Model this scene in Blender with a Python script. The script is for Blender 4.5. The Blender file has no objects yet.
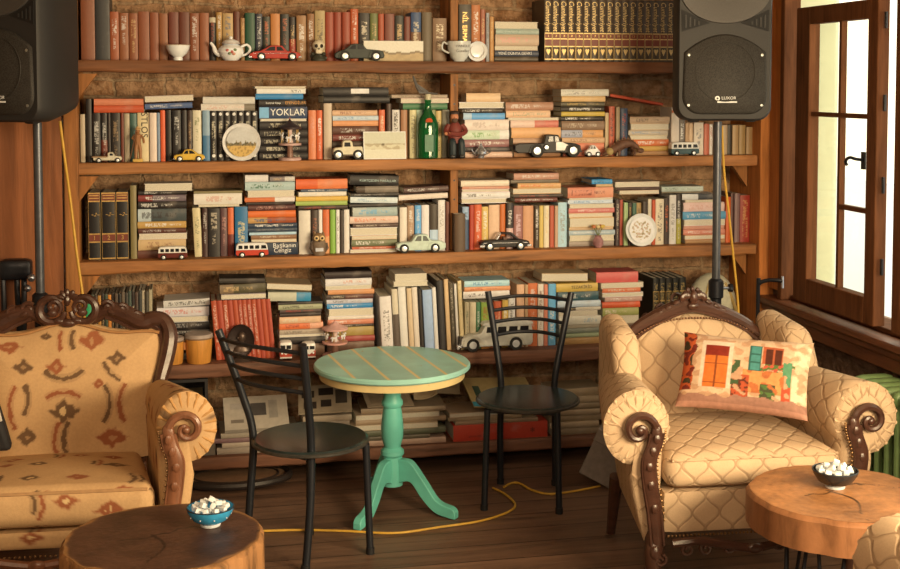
import bpy, bmesh, math, random
from mathutils import Vector, Matrix, noise
random.seed(7)
SC = bpy.context.scene
COL = SC.collection
PI = math.pi
sin, cos = math.sin, math.cos
R = math.radians

# ------------------------------------------------------------------ camera
TH = R(11.75); PITCH = R(3.0); FPX = 1250.0; CX, CY = 450.0, 150.5; EYE = 1.615
cam = bpy.data.cameras.new('camera'); camo = bpy.data.objects.new('camera', cam); COL.objects.link(camo)
cam.sensor_width = 36; cam.lens = FPX/900*36; cam.shift_y = (CY-284.5)/900; cam.clip_start = 0.05
camo.location = (0, 0, EYE); camo.rotation_euler = (PI/2-PITCH, 0, -TH)
SC.camera = camo
CM = camo.rotation_euler.to_matrix()

def ray(px, py): return CM @ Vector(((px-CX)/FPX, -(py-CY)/FPX, -1))
def at_y(px, py, y): d = ray(px, py); return Vector((0, 0, EYE)) + d*(y/d.y)
def at_x(px, py, x): d = ray(px, py); return Vector((0, 0, EYE)) + d*(x/d.x)
def at_z(px, py, z): d = ray(px, py); return Vector((0, 0, EYE)) + d*((z-EYE)/d.z)
def cw(xc, zc, z=0.0):                      # (right of the viewer, away from the viewer, height) -> world
    return Vector((xc*cos(TH)+zc*sin(TH), -xc*sin(TH)+zc*cos(TH), z))
def at_d(px, py, zc):                       # at horizontal distance zc from the viewer
    d = ray(px, py); f = d.x*sin(TH)+d.y*cos(TH); return Vector((0, 0, EYE)) + d*(zc/f)

# ------------------------------------------------------------------ colour
def s2l(c): return c/12.92 if c <= 0.04045 else ((c+0.055)/1.055)**2.4
TINT = (1.0, 0.85, 0.62)
def hexlin(h): return [s2l(int(h[i:i+2], 16)/255) for i in (0, 2, 4)]
def alb(h, k=0.85):
    c = hexlin(h)
    return tuple(min(0.88, max(0.006, c[i]/TINT[i]*k)) for i in range(3))

# ------------------------------------------------------------------ node helper
class NT:
    def __init__(s, name):
        s.mat = bpy.data.materials.new(name); s.mat.use_nodes = True
        s.t = s.mat.node_tree; s.t.nodes.clear()
        s.out = s.n('ShaderNodeOutputMaterial'); s.p = s.n('ShaderNodeBsdfPrincipled')
        s.l(s.p.outputs[0], s.out.inputs['Surface'])
    def n(s, typ, **kw):
        x = s.t.nodes.new(typ)
        for k, v in kw.items(): setattr(x, k, v)
        return x
    def l(s, a, b): s.t.links.new(a, b)
    def put(s, inp, v):
        if isinstance(v, bpy.types.NodeSocket): s.l(v, inp)
        elif isinstance(v, (tuple, list)) and len(v) == 3 and inp.type == 'RGBA': inp.default_value = (*v, 1)
        else: inp.default_value = v
    def m(s, op, a, b=0.0, c=0.0, clamp=False):
        x = s.n('ShaderNodeMath', operation=op, use_clamp=clamp)
        s.put(x.inputs[0], a); s.put(x.inputs[1], b)
        if op in ('MULTIPLY_ADD', 'SMOOTH_MIN', 'WRAP'): s.put(x.inputs[2], c)
        return x.outputs[0]
    def mix(s, f, a, b, mode='MIX'):
        x = s.n('ShaderNodeMix', data_type='RGBA', blend_type=mode)
        s.put(x.inputs[0], f); s.put(x.inputs[6], a); s.put(x.inputs[7], b); return x.outputs[2]
    def mr(s, v, a, b, c=0.0, d=1.0, smooth=True):
        x = s.n('ShaderNodeMapRange', interpolation_type='SMOOTHSTEP' if smooth else 'LINEAR')
        for i, q in enumerate((v, a, b, c, d)): s.put(x.inputs[i], q)
        return x.outputs[0]
    def obj(s): return s.n('ShaderNodeTexCoord').outputs['Object']
    def uv(s): return s.n('ShaderNodeTexCoord').outputs['UV']
    def mapping(s, v, scale=(1, 1, 1), rot=(0, 0, 0), loc=(0, 0, 0)):
        x = s.n('ShaderNodeMapping'); s.l(v, x.inputs[0]); x.inputs['Scale'].default_value = scale
        x.inputs['Rotation'].default_value = rot; x.inputs['Location'].default_value = loc; return x.outputs[0]
    def noise(s, v, scale, detail=4, rough=0.55, dist=0.0):
        x = s.n('ShaderNodeTexNoise'); s.l(v, x.inputs['Vector']); x.inputs['Scale'].default_value = scale
        x.inputs['Detail'].default_value = detail; x.inputs['Roughness'].default_value = rough
        x.inputs['Distortion'].default_value = dist; return x.outputs[0]
    def ramp(s, v, stops):
        x = s.n('ShaderNodeValToRGB'); s.l(v, x.inputs[0]); e = x.color_ramp.elements
        while len(e) < len(stops): e.new(0.5)
        for i, (p, c) in enumerate(stops): e[i].position = p; e[i].color = (*c, 1)
        return x.outputs[0]
    def attr(s, name): x = s.n('ShaderNodeAttribute', attribute_name=name); return x
    def sep(s, v): x = s.n('ShaderNodeSeparateXYZ'); s.l(v, x.inputs[0]); return x.outputs
    def comb(s, a, b, c=0.0):
        x = s.n('ShaderNodeCombineXYZ')
        for i, q in enumerate((a, b, c)): s.put(x.inputs[i], q)
        return x.outputs[0]
    def bump(s, h, strength=0.4, dist=0.01):
        x = s.n('ShaderNodeBump'); s.l(h, x.inputs['Height']); x.inputs['Strength'].default_value = strength
        x.inputs['Distance'].default_value = dist; s.l(x.outputs[0], s.p.inputs['Normal'])
    def fin(s, color, rough=0.6, spec=0.4, metal=0.0):
        s.put(s.p.inputs['Base Color'], color); s.put(s.p.inputs['Roughness'], rough)
        s.p.inputs['Specular IOR Level'].default_value = spec; s.put(s.p.inputs['Metallic'], metal); return s.mat

def mul(c, k): return tuple(min(0.9, x*k) for x in c)
_plain = {}
def plain(h, rough=0.5, metal=0.0, spec=0.4, var=0.12, scale=40):
    key = (h, rough, metal, spec, var, scale)
    if key in _plain: return _plain[key]
    t = NT('paint_'+h); c = alb(h)
    nz = t.noise(t.obj(), scale, 3)
    col = t.ramp(nz, [(0.3, mul(c, 1-var)), (0.7, mul(c, 1+var))])
    _plain[key] = t.fin(col, rough, spec, metal); return _plain[key]

def wood(name, h, axis='x', grain=9, contrast=0.45, rough=0.55, bump=0.35, spec=0.35, knots=True, scale=1.0):
    t = NT(name); c = alb(h); o = t.obj()
    st = {'x': (0.09, 1, 1), 'y': (1, 0.09, 1), 'z': (1, 1, 0.09)}[axis]
    v = t.mapping(o, tuple(a*scale for a in st))
    n1 = t.noise(v, grain*2.4, 6, 0.62, 0.6); n2 = t.noise(v, grain*10, 3, 0.5); n3 = t.noise(o, 3.0*scale, 3)
    f = t.m('ADD', t.m('MULTIPLY', n1, 0.7), t.m('MULTIPLY', n2, 0.3))
    col = t.ramp(f, [(0.28, mul(c, 1-contrast*1.25)), (0.46, mul(c, 0.92)), (0.72, mul(c, 1+contrast))])
    col = t.mix(t.mr(n3, 0.35, 0.7, 0.0, 0.5), col, t.mix(1.0, col, mul((1.0, 0.85, 0.7), 0.75), 'MULTIPLY'))
    t.bump(f, bump, 0.006)
    return t.fin(col, rough, spec)

# ------------------------------------------------------------------ mesh builder
class MB:
    def __init__(s): s.v, s.f, s.uvs, s.col = [], [], {}, None
    def add(s, vs, fs, uv=None):
        b = len(s.v); s.v += [Vector(p) for p in vs]
        for k, f in enumerate(fs):
            if uv is not None: s.uvs[len(s.f)] = [uv[i] for i in f]
            s.f.append(tuple(b+i for i in f))
        return s
    def box(s, c, d, M=None):
        c = Vector(c); vs = []
        for z in (-1, 1):
            for y in (-1, 1):
                for x in (-1, 1):
                    p = Vector((x*d[0]/2, y*d[1]/2, z*d[2]/2))
                    if M is not None: p = M @ p
                    vs.append(c+p)
        return s.add(vs, [(0, 2, 3, 1), (4, 5, 7, 6), (0, 1, 5, 4), (2, 6, 7, 3), (0, 4, 6, 2), (1, 3, 7, 5)])
    def bb(s, x0, x1, y0, y1, z0, z1): return s.box(((x0+x1)/2, (y0+y1)/2, (z0+z1)/2), (x1-x0, y1-y0, z1-z0))
    def tube(s, pts, rad, n=10, closed=False, flat=None, up=None):
        pts = [Vector(p) for p in pts]; m = len(pts)
        if not isinstance(rad, (list, tuple)): rad = [rad]*m
        tang = []
        for i in range(m):
            a = pts[(i-1) % m] if closed or i > 0 else pts[0]; b = pts[(i+1) % m] if closed or i < m-1 else pts[-1]
            tang.append((b-a).normalized())
        ref = Vector(up) if up else (Vector((0, 0, 1)) if abs(tang[0].z) < 0.9 else Vector((1, 0, 0)))
        nrm = (ref - tang[0]*ref.dot(tang[0])).normalized(); vs = []
        for i in range(m):
            nn = nrm - tang[i]*nrm.dot(tang[i])
            if nn.length > 1e-6: nrm = nn.normalized()
            bi = tang[i].cross(nrm)
            r = rad[i]; ra, rb = (r, r) if flat is None else (r, r*flat)
            for k in range(n):
                a = 2*PI*k/n; vs.append(pts[i] + nrm*(cos(a)*ra) + bi*(sin(a)*rb))
        fs = []; L = 0; acc = [0]
        for i in range(1, m): L += (pts[i]-pts[i-1]).length; acc.append(L)
        uv = [(k/n*2*PI*rad[i], acc[i]) for i in range(m) for k in range(n)]
        for i in range(m if closed else m-1):
            j = (i+1) % m
            for k in range(n): fs.append((i*n+k, i*n+(k+1) % n, j*n+(k+1) % n, j*n+k))
        if not closed:
            fs.append(tuple(range(n-1, -1, -1))); fs.append(tuple((m-1)*n+k for k in range(n)))
        return s.add(vs, fs, uv)
    def lathe(s, prof, c=(0, 0, 0), n=32, M=None, ex=1.0, ey=1.0):
        c = Vector(c); vs, fs, uv = [], [], []; m = len(prof)
        for r, z in prof:
            for k in range(n):
                p = Vector((r*cos(2*PI*k/n)*ex, r*sin(2*PI*k/n)*ey, z))
                if M is not None: p = M @ p
                vs.append(c+p); uv.append((k/n, z))
        for i in range(m-1):
            for k in range(n): fs.append((i*n+k, i*n+(k+1) % n, (i+1)*n+(k+1) % n, (i+1)*n+k))
        if prof[0][0] > 1e-6: fs.append(tuple(range(n-1, -1, -1)))
        if prof[-1][0] > 1e-6: fs.append(tuple((m-1)*n+k for k in range(n)))
        return s.add(vs, fs, uv)
    def ball(s, c, r, n=10, M=None):
        if not isinstance(r, (tuple, list)): r = (r, r, r)
        S = Matrix.Diagonal(Vector(r)); S = M @ S if M is not None else S
        m = max(5, n//2+1)
        return s.lathe([(max(1e-7, sin(PI*i/m)), -cos(PI*i/m)) for i in range(m+1)], c, n, S)
    def loft(s, rings, closed=True, cap=True, uv=None):
        n = len(rings[0]); vs = [p for r in rings for p in r]; fs = []
        for i in range(len(rings)-1):
            for k in range(n if closed else n-1): fs.append((i*n+k, i*n+(k+1) % n, (i+1)*n+(k+1) % n, (i+1)*n+k))
        if cap and closed:
            fs.append(tuple(range(n-1, -1, -1))); fs.append(tuple((len(rings)-1)*n+k for k in range(n)))
        return s.add(vs, fs, uv)
    def prism(s, poly, a, b, ax='y'):       # 2-D outline swept from a to b along an axis
        def P(p, t): return {'y': (p[0], t, p[1]), 'x': (t, p[0], p[1]), 'z': (p[0], p[1], t)}[ax]
        n = len(poly); vs = [P(p, a) for p in poly]+[P(p, b) for p in poly]
        fs = [tuple(range(n)), tuple(range(2*n-1, n-1, -1))]+[(i, i+n, (i+1) % n+n, (i+1) % n) for i in range(n)]
        return s.add(vs, fs)
    def rbox(s, x0, x1, y0, y1, z0, z1, r, n=8, crown=0.0, fn=None):   # rounded box, metric uv
        lo = Vector((x0, y0, z0)); hi = Vector((x1, y1, z1)); ce = (lo+hi)/2
        bm = {}; vs = []; fs = []; uvs = []
        nn = n if isinstance(n, tuple) else (n, n, n)
        r = min(r, *(0.499*(hi[i]-lo[i]) for i in range(3)))
        for ax in range(3):
            a1, a2 = (ax+1) % 3, (ax+2) % 3
            for sd in (0, 1):
                g = {}
                for i in range(nn[a1]+1):
                    for j in range(nn[a2]+1):
                        p = Vector((0, 0, 0)); p[ax] = hi[ax] if sd else lo[ax]
                        ti, tj = i/nn[a1], j/nn[a2]
                        ti = 0.5-0.5*cos(PI*ti)*(0.35+0.65*1) if False else ti
                        p[a1] = lo[a1]+(hi[a1]-lo[a1])*ti; p[a2] = lo[a2]+(hi[a2]-lo[a2])*tj
                        q = Vector([min(max(p[k], lo[k]+r), hi[k]-r) for k in range(3)])
                        d = p-q
                        P = q+d.normalized()*r if d.length > 1e-9 else p
                        if crown:
                            u = (P.x-ce.x)/(hi.x-lo.x)*2; w = (P.y-ce.y)/(hi.y-lo.y)*2
                            P.z += crown*max(0, 1-u*u)*max(0, 1-w*w)*(1 if P.z > ce.z else -0.3)
                        uvp = (p.x, p.y) if ax == 2 else ((p.x, p.z) if ax == 1 else (p.y, p.z))
                        if fn: P = fn(P)
                        key = tuple(round(c, 5) for c in P)
                        g[i, j] = len(vs); vs.append(P); uvs.append(uvp)
                for i in range(nn[a1]):
                    for j in range(nn[a2]):
                        f = (g[i, j], g[i+1, j], g[i+1, j+1], g[i, j+1]); fs.append(f if sd else f[::-1])
        return s.add(vs, fs, uvs)
    def build(s, name, mat, parent=None, loc=None, rotz=0.0, sharp=35, weld=False, bevel=0.0, subsurf=0):
        me = bpy.data.meshes.new(name); me.from_pydata([tuple(p) for p in s.v], [], s.f)
        if s.uvs:
            ul = me.uv_layers.new(name='uv'); fl = []
            for i, f in enumerate(s.f):
                for q in s.uvs.get(i, [(0, 0)]*len(f)): fl += [q[0], q[1]]
            ul.data.foreach_set('uv', fl)
        if s.col:
            a = me.color_attributes.new('pattern', 'FLOAT_COLOR', 'POINT')
            a.data.foreach_set('color', [x for c in s.col for x in (c[0], c[1], c[2], 1.0)])
        if weld:
            bm = bmesh.new(); bm.from_mesh(me); bmesh.ops.remove_doubles(bm, verts=bm.verts, dist=1e-5)
            bmesh.ops.recalc_face_normals(bm, faces=bm.faces); bm.to_mesh(me); bm.free()
        me.polygons.foreach_set('use_smooth', [True]*len(me.polygons)); me.set_sharp_from_angle(angle=R(sharp))
        for mm in (mat if isinstance(mat, (list, tuple)) else [mat]): me.materials.append(mm)
        o = bpy.data.objects.new(name, me); COL.objects.link(o)
        if parent is not None: o.parent = parent
        if loc is not None: o.location = loc
        if rotz: o.rotation_euler.z = rotz
        if bevel:
            b = o.modifiers.new('bevel', 'BEVEL'); b.width = bevel; b.segments = 2; b.limit_method = 'ANGLE'; b.angle_limit = R(40)
        if subsurf:
            q = o.modifiers.new('sub', 'SUBSURF'); q.levels = subsurf; q.render_levels = subsurf
        return o

def tag(o, label, cat, group=None):
    o['label'] = label; o['category'] = cat
    if group: o['group'] = group
    return o
def thing(name, loc, label, cat, group=None, rotz=0.0, rot=None):
    o = bpy.data.objects.new(name, None); COL.objects.link(o); o.empty_display_size = 0.05
    o.location = loc; o.rotation_euler = rot if rot else (0, 0, rotz)
    return tag(o, label, cat, group)
def struct(o): o['kind'] = 'structure'; return o
def text_mesh(body, size, mat, name, parent, M, extrude=0.0004, align='CENTER', sx=1.0, italic=0.0):
    cu = bpy.data.curves.new('tmp', 'FONT'); cu.body = body; cu.size = size; cu.extrude = extrude
    cu.align_x = align; cu.align_y = 'CENTER'; cu.resolution_u = 3; cu.shear = italic
    to = bpy.data.objects.new('tmp', cu); COL.objects.link(to)
    dg = bpy.context.evaluated_depsgraph_get(); me = bpy.data.meshes.new_from_object(to.evaluated_get(dg))
    bpy.data.objects.remove(to); bpy.data.curves.remove(cu)
    me.name = name; me.transform(M @ Matrix.Diagonal((sx, 1, 1, 1)))
    me.materials.clear(); me.materials.append(mat)
    o = bpy.data.objects.new(name, me); COL.objects.link(o); o.parent = parent; return o
FRONT = Matrix.Rotation(PI/2, 4, 'X')       # writing that faces the viewer (-y)
def spiral(c, r0, r1, a0, turns, n, ax='xz', y=0.0):
    out = []
    for i in range(n+1):
        t = i/n; r = r0+(r1-r0)*t; a = a0+turns*2*PI*t
        out.append((c[0]+r*cos(a), y, c[1]+r*sin(a)))
    return out
def smooth_path(pts, n=6):                  # Catmull-Rom
    pts = [Vector(p) for p in pts]; out = []
    for i in range(len(pts)-1):
        p0, p1, p2, p3 = pts[max(0, i-1)], pts[i], pts[i+1], pts[min(len(pts)-1, i+2)]
        for k in range(n):
            t = k/n
            out.append(0.5*((2*p1)+(p2-p0)*t+(2*p0-5*p1+4*p2-p3)*t*t+(3*p1-p0-3*p2+p3)*t**3))
    out.append(pts[-1]); return out
# ================================================================== setting
YF = 5.062; SP = YF+0.062; YW = 5.36; XL = -0.428; XR = 2.424; XW = 2.5
ZT = dict(A=1.712, B=1.309, C=0.919, D=0.494, E=0.112)
TK = dict(A=0.047, B=0.045, C=0.048, D=0.055, E=0.05)

def brick_mat(name, light, dark, mortar, axis='x', sc=1.0):
    t = NT(name); s = t.sep(t.obj()); u = s[0] if axis == 'x' else s[1]
    o = t.comb(u, s[2], 0.0)
    wob = t.noise(o, 3.0, 3); wob2 = t.noise(o, 14, 3)
    v = t.comb(t.m('ADD', u, t.m('MULTIPLY', t.m('SUBTRACT', wob2, 0.5), 0.05)), t.m('ADD', s[2], t.m('MULTIPLY', t.m('SUBTRACT', wob, 0.5), 0.06)), 0.0)
    b = t.n('ShaderNodeTexBrick'); t.l(v, b.inputs['Vector'])
    b.inputs['Scale'].default_value = 1.0*sc; b.inputs['Mortar Size'].default_value = 0.009
    b.inputs['Mortar Smooth'].default_value = 0.6; b.inputs['Brick Width'].default_value = 0.20; b.inputs['Row Height'].default_value = 0.078
    b.inputs['Color1'].default_value = (*alb(light), 1); b.inputs['Color2'].default_value = (*alb(dark), 1); b.inputs['Mortar'].default_value = (*alb(mortar), 1)
    n1 = t.noise(o, 9, 8, 0.68); n2 = t.noise(o, 45, 6, 0.7)
    col = t.mix(t.mr(n1, 0.35, 0.68, 0.0, 0.55), b.outputs[0], t.mix(1.0, b.outputs[0], (0.5, 0.46, 0.42), 'MULTIPLY'))
    col = t.mix(t.mr(n2, 0.5, 0.75, 0, 0.35), col, alb(mortar))
    h = t.m('ADD', t.m('MULTIPLY', b.outputs[1], -0.25), t.m('ADD', t.m('MULTIPLY', n1, 1.3), t.m('MULTIPLY', n2, 0.5)))
    n4 = t.noise(o, 22, 4, 0.6)
    col = t.mix(t.mr(n4, 0.42, 0.62, 0.0, 0.45), col, mul(alb(light), 1.35)); col = t.mix(t.mr(n4, 0.46, 0.34, 0.0, 0.4), col, mul(alb(dark), 0.5))
    t.bump(t.m('ADD', h, t.m('MULTIPLY', n4, 1.2)), 1.0, 0.03)
    return t.fin(col, 0.9, 0.2)
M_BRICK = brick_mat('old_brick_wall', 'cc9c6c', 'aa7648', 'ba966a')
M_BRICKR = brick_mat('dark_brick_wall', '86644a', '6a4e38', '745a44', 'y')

def plank_mat(name, h, axis, width, grain_axis, contrast=0.4, rough=0.5, gap=0.03, spec=0.35):
    t = NT(name); c = alb(h); o = t.obj(); s = t.sep(o)
    w = s['xyz'.index(axis)] if False else s[{'x': 0, 'y': 1, 'z': 2}[axis]]
    q = t.m('DIVIDE', w, width); fl = t.m('FLOOR', q); fr = t.m('FRACT', q)
    wn = t.n('ShaderNodeTexWhiteNoise', noise_dimensions='1D'); t.l(fl, wn.inputs['W'])
    st = {'x': (0.08, 1, 1), 'y': (1, 0.08, 1), 'z': (1, 1, 0.08)}[grain_axis]
    off = t.n('ShaderNodeVectorMath', operation='ADD'); t.l(t.mapping(o, st), off.inputs[0]); t.l(t.comb(t.m('MULTIPLY', wn.outputs[0], 9.0), t.m('MULTIPLY', wn.outputs[0], 5.0)), off.inputs[1])
    n1 = t.noise(off.outputs[0], 16, 6, 0.62, 0.8); n2 = t.noise(o, 2.2, 4)
    col = t.ramp(n1, [(0.28, mul(c, 1-contrast*1.2)), (0.5, c), (0.75, mul(c, 1+contrast))])
    col = t.mix(t.m('MULTIPLY', wn.outputs[0], 0.45), col, t.mix(1.0, col, (0.55, 0.5, 0.46), 'MULTIPLY'))
    col = t.mix(t.mr(n2, 0.4, 0.7, 0, 0.35), col, mul(c, 0.5))
    edge = t.m('LESS_THAN', t.m('MINIMUM', fr, t.m('SUBTRACT', 1.0, fr)), gap)
    col = t.mix(edge, col, mul(c, 0.12))
    t.bump(t.m('SUBTRACT', n1, t.m('MULTIPLY', edge, 2.0)), 0.5, 0.006)
    return t.fin(col, rough, spec)
M_FLOOR = plank_mat('worn_dark_floorboards', '7c5a40', 'y', 0.14, 'x', 0.45, 0.42, 0.018, 0.4)
M_PLANKV = plank_mat('dark_wall_planks', '98582e', 'x', 0.19, 'z', 0.45, 0.55, 0.03)
M_PLASTER = plain('c8a880', 0.9, var=0.08, scale=6)
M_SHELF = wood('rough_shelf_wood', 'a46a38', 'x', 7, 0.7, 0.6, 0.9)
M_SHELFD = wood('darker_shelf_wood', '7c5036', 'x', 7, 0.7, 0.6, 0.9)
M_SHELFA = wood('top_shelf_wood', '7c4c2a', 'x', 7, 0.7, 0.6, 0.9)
M_POST = wood('shelf_post_wood', 'a0642e', 'z', 7, 0.7, 0.6, 0.5)
M_TRIM = wood('window_wood', '6e4224', 'z', 12, 0.4, 0.7, 0.3, 0.12)
M_TRIML = wood('corner_post_wood', 'c4783a', 'z', 9, 0.4, 0.75, 0.3, 0.15)
M_SILL = wood('sill_wood', '7a482a', 'y', 10, 0.45, 0.45, 0.4)
M_BLACKMETAL = plain('2b2a2a', 0.38, 0.6, 0.5)
M_STEEL = plain('a8a49c', 0.3, 0.9, 0.5)

struct(MB().bb(-3.2, XW+0.25, -2.0, 5.6, -0.1, 0.0).build('floor', M_FLOOR))
struct(MB().bb(-3.2, XW+0.25, -2.0, 5.6, 2.75, 2.85).build('ceiling', M_PLASTER))
struct(MB().bb(XL-0.06, XW+0.2, YW, YW+0.2, 0, 2.75).build('wall_back', M_BRICK))
struct(MB().bb(-3.2, XL-0.062, YF-0.01, YF+0.09, 0, 2.75).build('wall_planked', M_PLANKV))
struct(MB().bb(-3.3, -3.2, -2.0, 5.6, 0, 2.75).build('wall_left', M_PLASTER))
struct(MB().bb(-3.2, XW+0.25, -2.1, -2.0, 0, 2.75).build('wall_front', M_PLASTER))
# right wall with two window openings
yW1 = at_x(788, 200, XW).y; yA = 2.95; ZS = 0.70; ZH = 2.12
w = MB()
w.bb(XW, XW+0.2, -2.0, YW, 0, ZS-0.03); w.bb(XW, XW+0.2, -2.0, YW, ZH, 2.75)
w.bb(XW, XW+0.2, yW1, YW, ZS-0.03, ZH); w.bb(XW, XW+0.2, 2.55, yA, ZS-0.03, ZH); w.bb(XW, XW+0.2, -2.0, 0.2, ZS-0.03, ZH)
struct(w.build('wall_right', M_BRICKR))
# corner boards between bookcase and window
struct(MB().bb(XR+0.006, XW-0.001, YF-0.02, YW-0.001, 0, 2.75).build('trim_1', M_TRIML, bevel=0.004))
struct(MB().bb(XW-0.03, XW-0.0005, yW1+0.01, YF-0.022, ZS+0.03, 2.75).build('trim_2', M_TRIML, bevel=0.004))

# visible window
def wy(px): return at_x(px, 200, XW-0.054).y
win = struct(thing('window_1', (XW, (yW1+yA)/2, ZS), 'tall dark wooden casement window over the sill, small panes, black hook handle', 'window'))
def W(mb, name, mat, par=win, **k):
    o = win.location if par is win else win.location
    mb.v = [p-Vector(win.location) for p in mb.v]
    return mb.build(name, mat, par, **k)
m = MB(); m.bb(XW-0.045, XW+0.03, yW1-0.035, yW1-0.0005, ZS, ZH); m.bb(XW-0.045, XW+0.12, yA+0.0005, yA+0.05, ZS, ZH)
m.bb(XW-0.045, XW+0.12, yA+0.05, yW1-0.035, ZH-0.05, ZH-0.0005); m.bb(XW+0.0, XW+0.12, yA+0.05, yW1-0.035, ZS, ZS+0.02)
W(m, 'window_frame', M_TRIM, bevel=0.004)
M_GLASS = None
t = NT('clear_glass'); t.t.nodes.remove(t.p)
tr = t.n('ShaderNodeBsdfTransparent'); gl = t.n('ShaderNodeBsdfGlossy'); gl.inputs['Roughness'].default_value = 0.02
fr = t.n('ShaderNodeFresnel'); fr.inputs['IOR'].default_value = 1.35; mx = t.n('ShaderNodeMixShader')
tr.inputs['Color'].default_value = (0.96, 0.97, 0.95, 1)
mx.inputs[0].default_value = 0.05; t.l(tr.outputs[0], mx.inputs[1]); t.l(gl.outputs[0], mx.inputs[2]); t.l(mx.outputs[0], t.out.inputs['Surface'])
M_GLASS = t.mat
def casement(x, y0, y1, z0, z1, gy0, gy1, gz0, gz1, vy, hz, name='casement'):
    m = MB(); d0, d1 = x-0.024, x+0.024
    m.bb(d0, d1, y0, gy0, z0, z1); m.bb(d0, d1, gy1, y1, z0, z1); m.bb(d0, d1, gy0, gy1, z0, gz0); m.bb(d0, d1, gy0, gy1, gz1, z1)
    f = W(m, name, M_TRIM, bevel=0.004)
    if vy is not None:
        b = MB(); b.bb(x-0.012, x+0.012, vy-0.009, vy+0.009, gz0, gz1)
        for (a, c, z) in hz: b.bb(x-0.0115, x+0.0115, a, c, z-0.009, z+0.009)
        W(b, 'muntin', M_TRIM, f)
    g = MB(); g.bb(x-0.002, x+0.002, gy0, gy1, gz0, gz1); W(g, 'pane', M_GLASS, f)
    return f
gz0 = at_x(806, 277, XW-0.03).z; gz1 = at_x(806, 25, XW-0.03).z
vy = wy(835)
c1 = casement(XW-0.03, wy(875), wy(794), ZS+0.028, gz1+0.07, wy(865), wy(807), gz0, gz1, vy, [(wy(866), wy(807), at_x(835, 115, XW-0.03).z), (wy(866), vy, at_x(850, 208, XW-0.03).z)])
c2 = casement(XW-0.03, yA+0.06, wy(893), ZS+0.028, gz1+0.07, yA+0.12, wy(902), gz0, gz1, (yA+wy(902))/2, [(yA+0.12, wy(902), at_x(835, 115, XW-0.03).z)])
hp = at_x(863, 160, XW-0.06)
m = MB(); m.bb(XW-0.062, XW-0.0545, hp.y-0.012, hp.y+0.012, hp.z-0.035, hp.z+0.03)
m.tube(smooth_path([(XW-0.062, hp.y, hp.z), (XW-0.09, hp.y, hp.z+0.004), (XW-0.095, hp.y+0.03, hp.z+0.008), (XW-0.095, hp.y+0.055, hp.z+0.0), (XW-0.093, hp.y+0.066, hp.z-0.014), (XW-0.09, hp.y+0.06, hp.z-0.022)]), 0.006, 8)
W(m, 'window_handle', M_BLACKMETAL, c1)
m = MB(); hy = wy(876)-0.001
for z in (0.95, 1.25, 1.55, 1.85): m.tube([(XW-0.03, hy-0.006, z-0.03), (XW-0.03, hy-0.006, z+0.03)], 0.006, 8)
W(m, 'hinge', M_BLACKMETAL, c1)
struct(MB().bb(XW+0.001, XW+0.207, yW1-0.006, yW1-0.0004, ZS+0.021, ZH-0.051).build('trim_5', plain('e2daa4', 0.9, var=.03)))
# other window, nearer the viewer, out of the frame
win2 = struct(thing('window_2', (XW, 1.375, ZS), 'dark wooden window further along the same wall', 'window'))
m = MB(); m.bb(-0.04, 0.12, -1.17, -1.10, 0, ZH-ZS); m.bb(-0.04, 0.12, 1.10, 1.17, 0, ZH-ZS); m.bb(-0.04, 0.12, -0.04, 0.04, 0.07, ZH-ZS-0.07); m.bb(-0.04, 0.12, -1.1, 1.1, 0, 0.07); m.bb(-0.04, 0.12, -1.1, 1.1, ZH-ZS-0.07, ZH-ZS)
m.build('window_frame', M_TRIM, win2)
# sill board and apron
m = MB(); m.bb(XW-0.085, XW+0.2, -1.99, YF-0.024, ZS-0.03, ZS-0.0005)
struct(m.build('trim_3', M_SILL, bevel=0.006))
m = MB(); m.bb(XW-0.045, XW-0.0005, -1.99, YF-0.024, ZS-0.115, ZS-0.031); m.bb(XW-0.06, XW-0.0455, -1.99, YF-0.024, ZS-0.06, ZS-0.031)
struct(m.build('trim_4', M_SILL, bevel=0.004))
# the street outside
struct(MB().bb(XW+0.25, 14, -12, 30, -0.5, -0.4).build('ground', plain('e0d8c8', 0.9)))
fp = at_y(836, 200, 9.0)
m = MB(); m.bb(2.9, fp.x, 9.0, 14.0, -0.4, 6)
house = m.build('house', plain('e9dfa8', 0.9)); tag(house, 'pale yellow plastered house seen through the window', 'building')
rl = thing('terrace_railing', (5.4, 3.6, -0.4), 'thin white railing outside beyond the window panes', 'railing')
m = MB(); m.tube([(0, -5, 1.02), (0, 3, 1.02)], 0.02, 8); m.build('top_rail', plain('d8d4c8', 0.5), rl)
for k in range(9):
    MB().tube([(0, -5+k, 0), (0, -5+k, 1.0)], 0.012, 6).build('baluster', plain('d8d4c8', 0.5), rl)

# ================================================================== bookcase
bc = thing('bookcase', ((XL+XR)/2, YF, 0), 'rough-sawn wooden wall bookcase with five plank shelves packed with books', 'bookcase')
O = Vector(bc.location)
def Bc(mb, name, mat, par=bc, **k):
    mb.v = [p-O for p in mb.v]; return mb.build(name, mat, par, **k)
def plank(x0, x1, y0, y1, z1, tk, seed):
    m = MB(); n = 60; rnd = random.Random(seed); rings = []
    for i in range(n+1):
        x = x0+(x1-x0)*i/n
        wv = 0.004*noise.noise((x*3, seed, 0))+0.002*noise.noise((x*14, seed, 3)); wz = 0.007*noise.noise((x*4, seed, 9))+0.003*noise.noise((x*17, seed, 2))
        f = y0+wv; b = z1-tk+wz
        rings.append([Vector((x, f+0.004, z1)), Vector((x, f, z1-0.006)), Vector((x, f+0.003*noise.noise((x*9, seed, 5)), (z1+b)/2)), Vector((x, f+0.001, b+0.006)), Vector((x, f+0.006, b)), Vector((x, y1, b)), Vector((x, y1, z1))])
    return m.loft(rings)
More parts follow.
